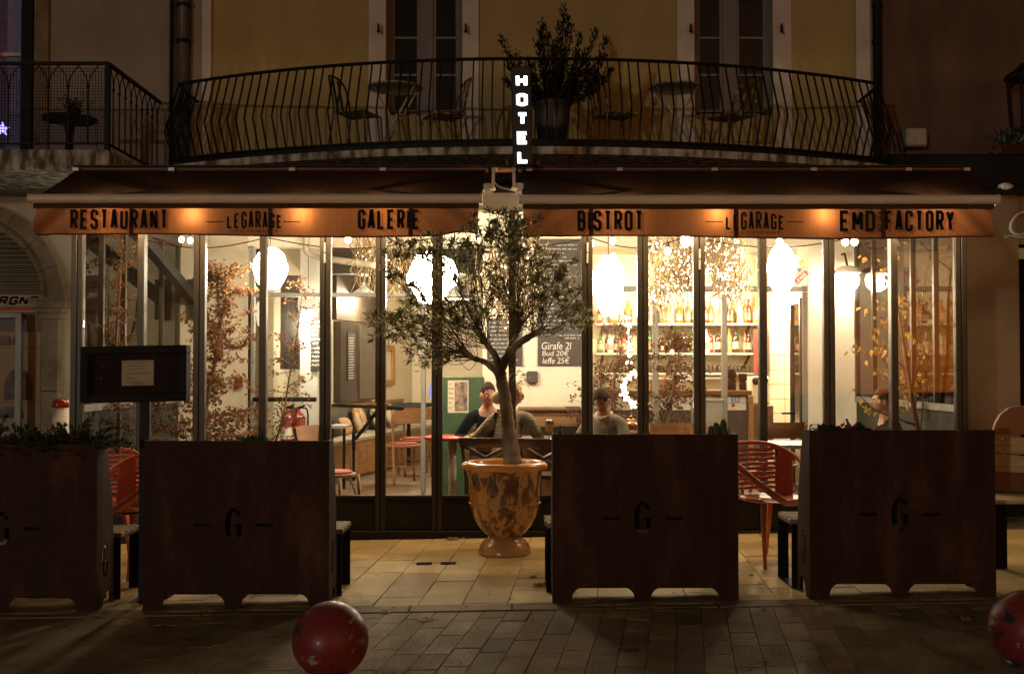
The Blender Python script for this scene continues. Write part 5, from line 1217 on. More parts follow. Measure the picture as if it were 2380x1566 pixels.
# wall of the left end: pipe, cable, extinguishers
b = MB(); b.tube(smooth_pts([P(711, 540, YW - .06), P(711, 575, YW - .06), P(716, 588, YW - .06), P(735, 598, YW - .1), P(775, 604, YW - .3), P(880, 618, YW - .9)], 5), .035, 10); tag(b.build('duct_pipe', mat('painted_pipe', (.42, .37, .28), .5), smooth=True), 'cream painted pipe bending along under the veranda ceiling', 'pipe')
b = MB(); b.tube(smooth_pts([P(503, 610, YW - .02), P(507, 690, YW - .02), P(515, 760, YW - .03), P(535, 800, YW - .04), P(560, 806, YW - .04), P(580, 780, YW - .03)], 6), .012, 6); tag(b.build('wall_cable', BLACK, smooth=True), 'black cable sagging down the stained cream wall', 'cable')
EXR = mat('extinguisher_red', (.20, .014, .01), .3, coat=.5)
for px, lab in ((668, 'red fire extinguisher by the door, the left one of two'), (694, 'red fire extinguisher by the door, the right one of two')):
    c = P(px, 1010, 11.95); t = thing('fire_extinguisher', lab, 'fire extinguisher', c, 'fire extinguishers by the door'); z = c.z - .16
    b = MB(); b.lathe([(.07, 0), (.075, .02), (.075, .33), (.055, .385), (.02, .40), (.02, .43)], 20, (c.x, c.y, z)); b.build('cylinder', EXR, t, True)
    b = MB(); b.bar((c.x - .02, c.y, z + .44), (c.x + .07, c.y - .02, z + .47), .02, .02); b.tube(smooth_pts([(c.x, c.y, z + .44), (c.x + .09, c.y, z + .42), (c.x + .095, c.y, z + .2)], 4), .01, 6); b.build('valve', BLACK, t)
    MB().lathe([(.0755, .12), (.0755, .24)], 20, (c.x, c.y, z), cap=False).build('label_band', mat('label_cream', (.6, .55, .45), .6), t)
for px, py, lab in ((622, 885, 'red alarm box on the wall seen through the pushbar door'), (555, 888, 'small red key box beside the cable')):
    c = P(px, py, YW + (.9 if px > 600 else -.06)); b = MB(); b.bbox(c.x - .045, c.x + .045, c.y - .02, c.y + .03, c.z - .055, c.z + .055, .008); tag(b.build('alarm_box', EXR), lab, 'box')
# left dining room
LWX, LWY = -2.95, 12.9                                     # wall that runs back along the banquette
w0, w1 = Vector((-2.75, 13.3, 0)), Vector((-1.62, 18.2, 0)); wd = (w1 - w0).normalized(); wn = Vector((wd.y, -wd.x, 0))   # wn points to the room
def along(s, o, z): q = w0 + wd * s + wn * o; return (q.x, q.y, z)
def wbox(b, s0, s1, o0, o1, z0, z1):
    vs = [along(s, o, z) for z in (z0, z1) for s, o in ((s0, o0), (s1, o0), (s1, o1), (s0, o1))]
    return b.add(vs, [(0, 3, 2, 1), (4, 5, 6, 7), (0, 1, 5, 4), (1, 2, 6, 5), (2, 3, 7, 6), (3, 0, 4, 7)])
b = MB(); wbox(b, -.1, 5, -.12, 0, 0.015, 2.94); o = b.build('wall', CREAM); o['kind'] = 'structure'
t = thing('banquette', 'long pine fronted banquette with grey seat running back into the dining room', 'bench', along(2.2, .3, 0))
for k_ in range(14):
    b = MB(); wbox(b, .35 + k_ * .30, .645 + k_ * .30, .52, .55, .03, .46); b.build('front_board', WOOD, t)
b = MB(); wbox(b, .35, 4.55, .0, .56, .461, .50); b.build('seat_board', mat('grey_seat', (.36, .31, .24), .6, var=.1), t)
b = MB(); wbox(b, .35, 4.55, .0, .05, .86, .90); b.build('back_rail', WOODH, t)
b = MB(); wbox(b, .35, 4.55, .0, .04, .505, .855); b.build('back_panel', mat('grey_back', (.12, .12, .11), .7), t)
PAT = [mat('leaf_print_a', (.10, .11, .06), .9, c2=(.50, .42, .26), scale=11, lo=.42, hi=.55), mat('leaf_print_b', (.30, .13, .05), .9, c2=(.52, .44, .28), scale=9, lo=.42, hi=.55), mat('black_cushion', (.02, .022, .02), .9), mat('peach_cushion', (.50, .28, .16), .9)]
for i, (s_, m, h, lab) in enumerate(((.55, 0, .36, 'large leaf print cushion at the near end of the banquette'), (.95, 0, .33, 'tilted leaf print cushion, second on the banquette'), (1.35, 2, .26, 'black and grey cushion on the banquette behind the folding table'), (1.75, 3, .22, 'peach cushion on the banquette'), (2.3, 1, .34, 'rust leaf print cushion midway along the banquette'), (3.0, 0, .34, 'leaf print cushion near the far end of the banquette'), (3.6, 1, .34, 'rust leaf print cushion at the far end of the banquette'))):
    b = MB(); q = Vector(along(s_, .16, .51 + h / 2)); b.sphere((0, 0, 0), (.06, .19, h / 2), 14, 10, lambda d: (abs(d.y) ** 4 + abs(d.z) ** 4 + abs(d.x) ** 2 + 1e-6) ** -.25 / 1.0)
    a = atan2(wn.y, wn.x); b.v = [(q.x + (v[0] + v[2] * -.25) * cos(a) - v[1] * sin(a), q.y + (v[0] + v[2] * -.25) * sin(a) + v[1] * cos(a), q.z + v[2]) for v in b.v]
    tag(b.build('cushion', PAT[m], smooth=True), lab, 'cushion', 'cushions along the banquette')
t = thing('cabinet', 'tall dark cabinet with chalked menu strip behind the banquette', 'cabinet', along(2.5, .05, .9))
DK = mat('dark_metal_door', (.035, .030, .026), .35, .5, c2=(.10, .088, .075), scale=1.5)
b = MB(); wbox(b, 1.75, 3.15, .001, .10, .93, 2.0); b.build('case', DK, t)
b = MB(); wbox(b, 1.70, 3.4, .001, .06, 2.02, 2.9); b.build('upper_panel', mat('dark_brown_panel', (.05, .035, .025), .6), t)
b = MB(); wbox(b, 2.42, 3.10, .101, .115, .96, 1.97); b.build('door', mat('brushed_door', (.16, .145, .125), .3, .7, var=.2), t)
b = MB(); wbox(b, 1.98, 2.25, .101, .112, 1.2, 1.85); mb_ = b.build('menu_strip', CHB, t)
b = MB()
for k_ in range(16): z = 1.24 + k_ * .036; q = [along(2.0 + R.uniform(0, .03), .1135, z), along(2.2 + R.uniform(-.06, .03), .1135, z), along(2.2, .1135, z + .007), along(2.0, .1135, z + .007)]; b.add(q, [(0, 1, 2, 3)])
b.build('chalk_writing', CHALK, mb_)
t = thing('picture_frame', 'carved gold picture frame hanging above the banquette', 'picture', along(3.7, .03, 1.3))
GOLD = mat('gilt_wood', (.42, .22, .06), .45, .3, var=.25, scale=30, bump=.4)
for a in ((3.42, 3.5, 1.12, 1.72), (4.02, 4.1, 1.12, 1.72), (3.5, 4.02, 1.12, 1.20), (3.5, 4.02, 1.64, 1.72)): b = MB(); wbox(b, a[0], a[1], .002, .05, a[2], a[3]); b.build('frame_side', GOLD, t)
b = MB(); wbox(b, 3.5, 4.02, .002, .012, 1.2, 1.64); b.build('canvas', mat('pale_canvas', (.66, .6, .48), .8, var=.08), t)
t = thing('folding_table', 'black folding table with slanted strut in front of the banquette', 'table', P(855, 945, 13.8))
p, q = P(805, 943, 13.6), P(905, 948, 14.2); b = MB(); b.bar(p, q, .5, .035); b.build('table_top', BLACK, t)
b = MB(); b.bar(P(880, 952, 13.9), P(826, 1020, 13.9), .04); b.bar(P(822, 1005, 13.9), P(822, 1045, 13.9), .04); b.bar(P(822, 1030, 13.9), P(822, 1128, 13.9), .03); b.build('strut', BLACK, t)
t = thing('folding_table', 'black table end with papers further back on the banquette', 'table', P(970, 945, 15.8))
b = MB(); b.bar(P(915, 950, 15.2), P(985, 938, 16.6), .5, .035); b.build('table_top', BLACK, t); b = MB(); b.bar(P(950, 948, 15.8), P(950, 1085, 15.8), .05); b.build('leg', BLACK, t)
b = MB(); p = P(1010, 925, 16); b.bar(p, p + Vector((.05, .02, .26)), .02, .2); tag(b.build('blue_screen', mat('tablet_blue', (.12, .15, .5), .4, emis=(.3, .36, 1), es=.5)), 'bluish tablet standing on the far table', 'tablet')
t = thing('side_table', 'black metal side table frame inside the left door', 'table', P(780, 1000, 12.9))
b = MB()
for px, dy in ((772, 0), (800, 0), (772, .4), (800, .4)): p = P(px, 995, 12.9 + dy); b.bar((p.x, p.y, .02), p, .03)
b.build('frame', BLACK, t); p = P(766, 995, 12.9); q = P(806, 995, 12.9); MB().box(p.x, q.x, 12.86, 13.34, p.z, p.z + .03).build('table_top', mat('grey_top', (.3, .27, .22), .5), t)
def cafe_chair(m, ms):
    t = thing('cafe_chair', '', 'chair', (0, 0, 0))
    for s_ in (-1, 1):
        b = MB(); b.tube(smooth_pts([(s_ * .17, .22, 0), (s_ * .175, .185, .44), (s_ * .185, .21, .65), (s_ * .20, .26, .86)], 4), .016, 8); b.build('leg', m, t, True)
        b = MB(); b.tube([(s_ * .185, -.20, .0), (s_ * .17, -.17, .44)], .016, 8); b.build('leg', m, t, True)
        b = MB(); b.tube(smooth_pts([(s_ * .172, -.165, .2), (s_ * .165, -.1, .38), (s_ * .12, -.04, .43)], 4), .008, 6); b.build('brace', m, t)
    b = MB(); b.lathe([(.19, .43), (.21, .44), (.21, .46), (.19, .465)], 24, (0, 0, 0)); b.build('seat', m, t)
    b = MB(); b.lathe([(.18, .466), (.185, .475), (.16, .485), (.001, .487)], 24, (0, 0, 0)); b.build('seat_pad', ms, t, True)
    b = MB(); b.grid(lambda u, v: ((u - .5) * .42, .245 + .02 * v - .05 * (1 - (2 * u - 1) ** 2) * -1 - .03, .72 + .15 * v), 10, 2); b.grid(lambda u, v: ((.5 - u) * .42, .257 + .02 * v + .05 * (1 - (2 * u - 1) ** 2) - .03, .72 + .15 * v), 10, 2); b.build('backrest', m, t, True)
    b = MB(); b.lathe([(.185, .21), (.185, .222)], 20, (0, .01, 0), cap=False); b.build('hoop', m, t)
    return t
REDSEAT = mat('red_seat', (.34, .06, .04), .7, var=.1)
cc = cafe_chair(WOODH, REDSEAT); p = P(940, 1105, 13.7); place(cc, (p.x, 13.6, .012), radians(200)); cc['label'] = 'blond wooden chair with red seat facing the banquette, the nearer of the two'; cc['group'] = 'blond wooden chairs with red seats'
p = P(968, 1060, 15); place(copy_tree(cc, label='blond wooden chair with red seat further back by the banquette'), (p.x + .02, 14.6, .012), radians(195))
p = P(788, 1080, 9.9); place(copy_tree(cc, label='blond wooden chair just inside the glass beside the succulent planter'), (PX(772, 9.95), 9.95, .012), radians(70))
p = P(1728, 1060, 9.9); place(copy_tree(cc, label='blond wooden chair behind the red shell chair inside the glass'), (PX(1712, 10.0), 10.0, .012), radians(115))
place(copy_tree(cc, label='blond wooden chair on the far side of the white table'), (PX(1800, 10.9), 10.9, .012), radians(180 + 10))
place(copy_tree(cc, label='blond wooden chair with curved top rail behind the cactus'), (PX(1575, 10.3), 10.3, .012), radians(5))
# green sideboard with poster
YS = 12.25
t = thing('cabinet', 'green painted cabinet end with a pinned poster behind the first man', 'cabinet', (PX(1075, YS), YS, .012))
MB().bbox(PX(1026, YS), PX(1124, YS), YS, YS + .14, .015, PZ(876, YS), .01).build('case', mat('green_paint', (.018, .045, .018), .5, c2=(.035, .08, .03), scale=6), t)
t = thing('poster', 'poster with a printed motorcycle scene and a cream text column on the green cabinet', 'poster', P(1070, 1000, YS - .01))
MB().box(PX(1041, YS), PX(1089, YS), YS - .006, YS - .001, PZ(959, YS), PZ(884, YS)).build('paper', mat('poster_paper', (.55, .48, .34), .7, var=.1), t)
MB().box(PX(1057, YS), PX(1087, YS), YS - .008, YS - .0065, PZ(955, YS), PZ(887, YS)).build('print', mat('poster_print', (.03, .035, .03), .6, c2=(.34, .22, .15), scale=14, lo=.36, hi=.62), t)
b = MB()
for k_ in range(6): scribble(b, PX(1043, YS), PX(1055, YS), PZ(892 + k_ * 11, YS), .02, XZ(YS - .0075), .005)
b.build('print_text', INK, t)
t = thing('pedestal_table', 'small round red table on a white cast pedestal behind the door', 'table', P(1052, 1140, 10.9))
YT = 10.8; c = Vector((PX(1052, YT), YT, .012))
zt_ = PZ(1014, YT); c.z = PZ(1143, YT) if PZ(1143, YT) > .012 else .012
b = MB(); b.lathe([(.26, zt_ - .03), (.27, zt_ - .02), (.27, zt_), (.26, zt_ + .005)], 32, (c.x, c.y, 0)); b.build('table_top', mat('red_table', (.40, .05, .03), .35), t, True)
b = MB(); b.lathe([(.038, .10), (.04, zt_ - .031)], 20, (c.x, c.y, 0)); b.build('column', mat('cast_cream', (.72, .66, .53), .5, var=.15), t, True)
b = MB(); b.lathe([(.15, .012), (.155, .03), (.12, .055), (.075, .085), (.05, .12)], 28, (c.x, c.y, 0)); b.build('foot', MATS['cast_cream'], t, True)
t = thing('dining_table', 'dark brown table between the three guests behind the urn', 'table', (PX(1262, 10.35), 10.35, .012))
MB().bbox(PX(1205, 10.35), PX(1345, 10.35), 10.12, 10.72, .725, .755, .006).build('table_top', WOODD, t)
for xx in (1212, 1338):
    for yy in (10.16, 10.68): MB().box(PX(xx, 10.35) - .02, PX(xx, 10.35) + .02, yy - .02, yy + .02, .012, .724).build('leg', WOODD, t)
YBG = 10.2
t = thing('beer_glass', 'stemmed glass of amber beer with white foam on the table', 'glass', (PX(1277, YBG), YBG, .756))
c = ORG[t.name]
b = MB(); b.lathe([(.033, 0), (.030, .006), (.006, .012), (.006, .05), (.03, .075), (.042, .11), (.043, .135), (.037, .17)], 20, c, cap=False); b.build('bowl', GLASS, t, True)
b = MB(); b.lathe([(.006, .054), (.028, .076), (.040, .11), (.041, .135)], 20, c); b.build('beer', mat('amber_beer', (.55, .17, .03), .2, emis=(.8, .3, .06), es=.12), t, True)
b = MB(); b.lathe([(.041, .1355), (.0405, .15), (.036, .168), (.02, .174)], 20, c); b.build('foam', WHITE, t, True)
b = MB(); c = Vector((PX(1302, YBG), YBG, .756)); b.lathe([(.03, 0), (.031, .01), (.031, .06), (.012, .09), (.012, .115), (.014, .118)], 16, c); tag(b.build('beer_bottle', mat('brown_glass', (.03, .014, .006), .15), smooth=True), 'short brown bottle beside the beer glass', 'bottle')
# bentwood cross-back chairs of the guests
def cross_chair():
    t = thing('crossback_chair', '', 'chair', (0, 0, 0), 'dark crossback chairs')
    for s_ in (-1, 1):
        b = MB(); b.tube(smooth_pts([(s_ * .18, .22, 0), (s_ * .185, .20, .44), (s_ * .2, .23, .62), (s_ * .215, .25, .76)], 4), .016, 8); b.build('leg', WOODD, t, True)
        b = MB(); b.tube([(s_ * .19, -.19, 0), (s_ * .18, -.17, .44)], .016, 8); b.build('leg', WOODD, t, True)
        b = MB(); b.tube(smooth_pts([(-s_ * .18, .225, .50), (0, .27, .61), (s_ * .19, .25, .71)], 4), .012, 6, flat=1.5); b.build('cross_bar', WOODD, t, True)
    b = MB(); b.lathe([(.20, .43), (.215, .44), (.21, .465), (.001, .466)], 24, (0, 0, 0)); b.build('seat', WOODD, t)
    b = MB(); b.grid(lambda u, v: ((u - .5) * .46, .25 + .045 * (1 - (2 * u - 1) ** 2), .70 + .075 * v), 12, 2); b.grid(lambda u, v: ((.5 - u) * .46, .268 + .045 * (1 - (2 * u - 1) ** 2), .70 + .075 * v), 12, 2); b.tube([((u / 10 - .5) * .46, .259 + .045 * (1 - (2 * u / 10 - 1) ** 2), .775) for u in range(11)], .011, 6); b.build('top_rail', WOODD, t, True)
    return t
xc_ = cross_chair(); place(xc_, (PX(1140, 9.98), 10.02, .012), radians(172)); xc_['label'] = 'dark crossback chair carrying the woman in the beige cardigan'
place(copy_tree(xc_, label='dark crossback chair standing empty beside the cactus planter'), (PX(1286, 9.85), 9.90, .012), radians(160))
place(copy_tree(xc_, label='dark crossback chair under the man in the dark sweater'), (PX(1130, 11.05), 11.1, .012), 0)
place(copy_tree(xc_, label='dark crossback chair under the man in the grey jacket'), (PX(1408, 10.5), 10.5, .012), radians(-55))
place(copy_tree(xc_, label='dark crossback chair under the man behind the flower planter'), (PX(2078, 10.35), 10.35, .012), radians(-90))
YT2 = 9.98
t = thing('dining_table', 'white topped table with black frame right of the red shell chair', 'table', (PX(1825, YT2), YT2, .012))
MB().bbox(PX(1782, YT2), PX(1905, YT2), 9.72, 10.35, .70, .735, .006).build('table_top', mat('white_table', (.78, .74, .64), .35), t)
for xx in (1792, 1896):
    for yy in (9.76, 10.31): MB().box(PX(xx, YT2) - .02, PX(xx, YT2) + .02, yy - .02, yy + .02, .012, .699).build('leg', BLACK, t)
# mat for the tall pale pier and leaning board seen through the pushbar door
plain('wall', PX(697, 13.2), PX(738, 13.2), 13.2, 13.5, .012, 2.949, m=WHITE)
t = thing('plank', 'tall dark plank leaning beside the white pier', 'plank', P(673, 856, 12.95))
MB().bbox(PX(651, 12.95), PX(696, 12.95), 12.95, 13.0, PZ(858, 12.95), PZ(640, 12.95), .006).build('board', mat('charred_wood', (.045, .04, .036), .8, c2=(.10, .09, .08), scale=4, stretch=(8, 8, .6)), t)
t = thing('chalkboard', 'slim chalkboard on the white pier under the small lantern', 'chalkboard', P(733, 860, 13.15))
MB().box(PX(722, 13.18), PX(752, 13.18), 13.17, 13.195, PZ(862, 13.18), PZ(738, 13.18)).build('board', CHB, t)
b = MB()
for k_ in range(11): scribble(b, PX(724, 13.17), PX(744, 13.17), PZ(748 + k_ * 10, 13.17), .03, XZ(13.168), .009)
b.build('chalk_writing', CHALK, t)
b = MB(); c = P(698, 985, 12.3)
# ------------------------------------------------------------------ bar
t = thing('bar_counter', 'dark topped bar counter with white tiled front and a blue payment sticker', 'counter', (PX(1560, 13.6), 13.6, .012))
YR = 13.5; x0, x1 = PX(1376, YR), PX(1745, YR); zc = PZ(907, YR)
MB().bbox(x0, x1, YR - .06, YR + .55, zc - .06, zc, .008).build('counter_top', WOODD, t)
MB().box(x0 + .02, x1 - .03, YR + .02, YR + .5, .015, zc - .061).build('carcass', mat('brown_carcass', (.07, .045, .03), .7), t)
TILEW = mat('white_tile', (.66, .62, .52), .3, rnd=.06, var=.03)
for i in range(11):
    for j in range(2):
        xa = x1 - .05 - (i + 1) * .165; 
        if xa > x0: MB().bbox(xa, xa + .161, YR + .008, YR + .019, zc - .235 + j * .086, zc - .153 + j * .086, .003).build('tile', TILEW, t)
MB().box(PX(1700, YR), PX(1719, YR), YR + .004, YR + .0075, PZ(934, YR), PZ(922, YR)).build('sticker', mat('sticker_blue', (.02, .12, .35), .5), t)
b = MB(); f = XZ(YR + .003); word(b, 'CB', PX(1703, YR), PX(1717, YR), PZ(932, YR), PZ(924, YR), .22, f); b.build('lettering', WHITE, t)
MB().box(PX(1700, YR), PX(1708, YR), YR + .004, YR + .0075, PZ(945, YR), PZ(938, YR)).build('sticker', mat('sticker_red', (.35, .05, .03), .5), t)
MB().bar(P(1745, 920, YR), (x1, YR, .02), .05, .05).build('corner_post', WOODH, t)
t = thing('bar_rail', 'white pipe rail with white letters LEGARAGE standing before the bar', 'rail', P(1470, 882, 12.9))
YL_ = 12.95; b = MB(); b.tube([P(1376, 880, YL_), P(1690, 880, YL_)], .012, 8); b.tube(smooth_pts([P(1560, 880, YL_), P(1562, 872, YL_), P(1568, 870, YL_), P(1600, 870, YL_), P(1604, 880, YL_)], 4), .012, 8); b.build('pipe', WHITE, t, True)
for a, c_, wd_ in ((1416, 1470, 'LEGARAGE'), (1581, 1634, 'LEGARAGE')):
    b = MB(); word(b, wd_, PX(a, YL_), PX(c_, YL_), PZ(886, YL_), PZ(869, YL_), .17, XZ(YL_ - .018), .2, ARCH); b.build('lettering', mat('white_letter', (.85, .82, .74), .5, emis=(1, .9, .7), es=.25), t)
for q in (1380, 1686): b = MB(); b.bar(P(q, 880, YL_), (PX(q, YL_), YL_, .02), .03); b.build('leg', GREYF, t)
YSH = 15.35
SHELF = mat('glass_shelf', (.40, .42, .34), .25)
for py, lab in ((752, 'upper back bar shelf crowded with spirit bottles'), (820, 'lower back bar shelf with wine bottles'), (866, 'back bar shelf carrying rows of glasses')):
    t = thing('shelf', lab, 'shelf', (PX(1600, YSH), YSH, PZ(py, YSH)), 'back bar shelves'); z = PZ(py, YSH)
    MB().bbox(PX(1385, YSH), PX(1775, YSH), YSH - .14, YSH + .345, z - .03, z, .004).build('board', SHELF, t)
    for q in (1400, 1560, 1740): b = MB(); b.bar((PX(q, YSH), YSH + .33, z - .2), (PX(q, YSH), YSH - .05, z - .031), .03); b.build('bracket', STEELK, t)
COLB = [('green', (.03, .12, .02)), ('amber', (.38, .13, .03)), ('clear', (.62, .58, .48)), ('dark brown', (.05, .022, .010)), ('red', (.30, .04, .02)), ('golden', (.55, .33, .08))]
def bottle(nm, c_, x, z, h, shelf, r=.038):
    t = thing('bottle', '%s glass bottle on the %s back bar shelf' % (nm, shelf), 'bottle', (x, YSH, z), '%s bottles on the %s shelf' % (nm, shelf))
    y = YSH + R.uniform(-.05, .1); c = (x, y, z)
    b = MB(); b.lathe([(r * .95, 0), (r, .01), (r, h * .58), (r * .8, h * .68), (r * .36, h * .76), (r * .34, h * .97), (r * .42, h * .975), (r * .42, h)], 12, c); b.build('body', mat('bottle_' + nm.replace(' ', '_'), c_, .12, spec=.8, var=.1), t, True)
    b = MB(); b.lathe([(r * 1.02, h * .15), (r * 1.02, h * .45)], 12, c, cap=False); b.build('paper_label', mat('bottle_label', (.55, .46, .34), .7, c2=(.35, .10, .06), scale=5, rnd=.3), t, True)
rb = random.Random(4)
for py, shelf, seq in ((752, 'upper', [4, 2, 1, 1, 2, 5, 2, 1, 5, 2, 3, 1, 5, 2, 1, 5, 1, 3, 5, 4, 1, 2, 5, 3, 1, 2, 1, 4, 5, 1]), (820, 'lower', [0, 3, 2, 3, 4, 0, 5, 2, 3, 0, 2, 3, 3, 2, 0, 3, 0, 0, 3, 2, 4, 3, 0, 5, 3, 0, 1, 3, 0, 4])):
    n_ = len(seq)
    for i, k_ in enumerate(seq):
        x = PX(1395 + (1770 - 1395) * i / (n_ - 1), YSH) + rb.uniform(-.02, .02); bottle(COLB[k_][0], COLB[k_][1], x, PZ(py, YSH) + .001, rb.uniform(.25, .34), shelf, rb.uniform(.034, .046))
gm = None
for i in range(26):
    x = PX(1400 + 14.4 * i, YSH); z = PZ(866, YSH) + .001; y = YSH - .05 + (i % 2) * .1
    b = MB(); b.lathe([(.025, 0), (.03, .02), (.034, .11)], 10, (x, y, z), cap=False); tag(b.build('tumbler', GLASS2, smooth=True), 'clear tumbler in the row on the glasses shelf', 'glass', 'tumblers on the glasses shelf')
for px, py, w_, h_, lab, nm, m in ((1700, 907, .055, .26, 'tall black coffee grinder standing on the bar counter', 'coffee_grinder', BLACK), (1727, 907, .045, .2, 'short dark canister on the bar counter', 'canister', BLACK), (1540, 907, .16, .17, 'orange wooden box on the bar counter', 'wooden_box', WOODH)):
    c = P(px, py, YR + .2); t = thing(nm, lab, nm.split('_')[-1] if nm != 'coffee_grinder' else 'coffee grinder', (c.x, c.y, zc)); b = MB()
    if nm == 'wooden_box': b.bbox(c.x - w_, c.x + w_, c.y - .08, c.y + .1, zc + .001, zc + h_, .01); b.build('crate', m, t)
    else:
        b.lathe([(w_, 0), (w_, h_ * .45), (w_ * .75, h_ * .5), (w_ * 1.1, h_ * .6), (w_ * 1.2, h_ * .95), (w_ * .4, h_)], 14, (c.x, c.y, zc + .001)); b.build('body', m, t, True); MB().lathe([(w_ * 1.22, h_ * .95), (w_ * 1.22, h_ * .98)], 14, (c.x, c.y, zc + .001)).build('lid', STEEL, t)
t = thing('coffee_machine', 'cream espresso machine on a dark stand by the tiled wall', 'coffee machine', (PX(1762, 14.2), 14.2, .012)); YM_ = 14.2
MB().bbox(PX(1745, YM_), PX(1790, YM_), YM_, YM_ + .4, PZ(940, YM_), PZ(875, YM_), .02).build('body', mat('machine_cream', (.6, .54, .42), .3), t)
MB().bbox(PX(1742, YM_), PX(1796, YM_), YM_ - .03, YM_ + .45, .015, PZ(941, YM_), .01).build('stand', WOODD, t)
for q in (1757, 1776): c = P(q, 885, YM_ - .012); MB().sphere(c, .05, 10, 8).build('dial', BLACK, t)
MB().box(PX(1752, YM_ + .6), PX(1785, YM_ + .6), YM_ + .6, YM_ + .63, PZ(870, YM_ + .6), PZ(765, YM_ + .6)).build('panel_back', mat('oxblood_panel', (.16, .025, .018), .5), t)
# tiled wall strip by the doorway
tw_ = MB().box(PX(1788, 14.9), PX(1858, 14.9), 14.9, 15.0, .012, 2.949).build('wall', mat('grout', (.35, .30, .22), .9)); tw_['kind'] = 'structure'
xa = PX(1788, 14.9)
for i in range(3):
    for j in range(15): MB().bbox(xa + .004 + i * .20, xa + .196 + i * .20 if i < 2 else PX(1858, 14.9) - .002, 14.885, 14.899, .03 + j * .19, .213 + j * .19, .003).build('tile', mat('cream_tile', (.70, .62, .46), .3, rnd=.05, var=.03), tw_)
t = thing('bar_sign', 'white poster with a V and a red diagonal band by the bar doorway', 'poster', P(1862, 665, YW - .03))
MB().box(PX(1848, YW), PX(1877, YW), YW - .02, YW - .001 + .05, PZ(662, YW), PZ(620, YW)).build('sheet', mat('poster_grey', (.5, .48, .43), .6), t)
b = MB(); b.bar(P(1848, 658, YW - .022), P(1876, 632, YW - .022), .055, .002, up=(0, 1, 0)); b.build('band', mat('sign_red2', (.40, .06, .05), .6), t)
b = MB(); word(b, 'V', PX(1855, YW), PX(1862, YW), PZ(632, YW), PZ(624, YW), .2, XZ(YW - .023)); b.build('lettering', INK, t)
b = MB(); a = atan2(26, 28); o_ = P(1849, 657, YW - .026); word(b, 'LENCE', 0, .15, -.016, .016, .2, lambda x, z: (o_.x + x * cos(a) - z * sin(a), YW - .0255, o_.z + x * sin(a) + z * cos(a))); b.build('lettering', WHITE, t)
b = MB(); c = P(1863, 612, YW - .05); b.sphere(c, (.035, .03, .035), 12, 8); tag(b.build('round_lamp', mat('amber_lamp', (.6, .4, .15), .4, emis=(1, .6, .2), es=.8), smooth=True), 'small round amber lamp above the poster with the V', 'lamp')
t = thing('display_case', 'low grey framed display panel behind the cactus', 'panel', P(1636, 1000, 11.6)); YD = 11.6
b = MB(); x0, x1, z0, z1 = PX(1606, YD), PX(1686, YD), PZ(1000, YD), PZ(928, YD); MB().box(x0 + .02, x1 - .02, YD, YD + .02, z0, z1 - .02).build('panel_face', mat('panel_grey', (.24, .215, .16), .6), t)
for a in ((x0, x0 + .018, z0 - .6, z1), (x1 - .018, x1, z0 - .6, z1), (x0 + .0185, x1 - .0185, z1 - .018, z1)): MB().box(a[0], a[1], YD - .01, YD + .03, a[2], a[3]).build('frame_side', GREYF, t)
# ------------------------------------------------------------------ plants inside the veranda
BEECH = mat('dry_beech_leaf', (.10, .040, .011), .75, c2=(.27, .115, .035), scale=14, trans=.25)
BIRCHL = mat('birch_leaf_yellow', (.48, .27, .06), .7, c2=(.62, .38, .10), scale=14, trans=.3, rnd=.15)
BROWNB = mat('brown_bark', (.10, .06, .035), .85, c2=(.20, .12, .07), scale=9, stretch=(1, 1, .3))
rp_ = random.Random(33)
def branchy(t, trunk, r0, nb, spread, nl, size, m, ymin=9.6, lo=.2, up=.5, name='foliage', rb=.004, droop=0):
    q = smooth_pts(trunk, 6); tb = MB(); n_ = len(q); tb.tube(q, [r0 * (1 - .8 * i / (n_ - 1)) for i in range(n_)], 8); lf = MB()
    for _ in range(nb):
        f = lo + (1 - lo) * rp_.random(); p = q[int(f * (n_ - 1))]; a = rp_.uniform(0, 2 * pi); L = spread * (1.1 - .6 * f) * rp_.uniform(.5, 1.2)
        d = Vector((cos(a), sin(a) * .8, up + rp_.uniform(-.2, .4))); e = p + d * L
        if e.y < ymin: e.y = ymin + rp_.uniform(0, .15)
        mid = p.lerp(e, .5) + Vector((rp_.gauss(0, .03), rp_.gauss(0, .03), rp_.gauss(.03, .03))); e.z -= droop * L
        pts = smooth_pts([p, mid, e], 4); tb.tube(pts, [rb * (1 - .7 * i / (len(pts) - 1)) for i in range(len(pts))], 4)
        for k_ in range(nl):
            g = rp_.random() ** .7 * (len(pts) - 1); a_ = min(len(pts) - 2, int(g)); x = pts[a_].lerp(pts[a_ + 1], g - a_) + Vector((rp_.gauss(0, .02), rp_.gauss(0, .02), rp_.gauss(0, .02)))
            if x.y < ymin: x.y = ymin
            lf.leaf(x, (rp_.uniform(-1, 1), rp_.uniform(-1, 1), rp_.uniform(-1, .6)), size * rp_.uniform(.7, 1.3), size * .6)
    tb.build('trunk', BROWNB, t, True)
    return lf
t = thing('beech_sapling', 'slender beech sapling with dry orange leaves behind the menu stand', 'tree', P(272, 1070, 10.1))
lf = branchy(t, [P(275, 1075, 10.1), P(277, 960, 10.1), P(268, 860, 10.1), P(272, 760, 10.1), P(280, 640, 10.1), P(285, 545, 10.1)], .022, 34, .30, 24, .040, BEECH, 9.7, .0, .3); lf.build('foliage', BEECH, t, kind='stuff')
t = thing('beech_sapling', 'low beech sapling with dry leaves under the menu case', 'tree', P(345, 1075, 10.3))
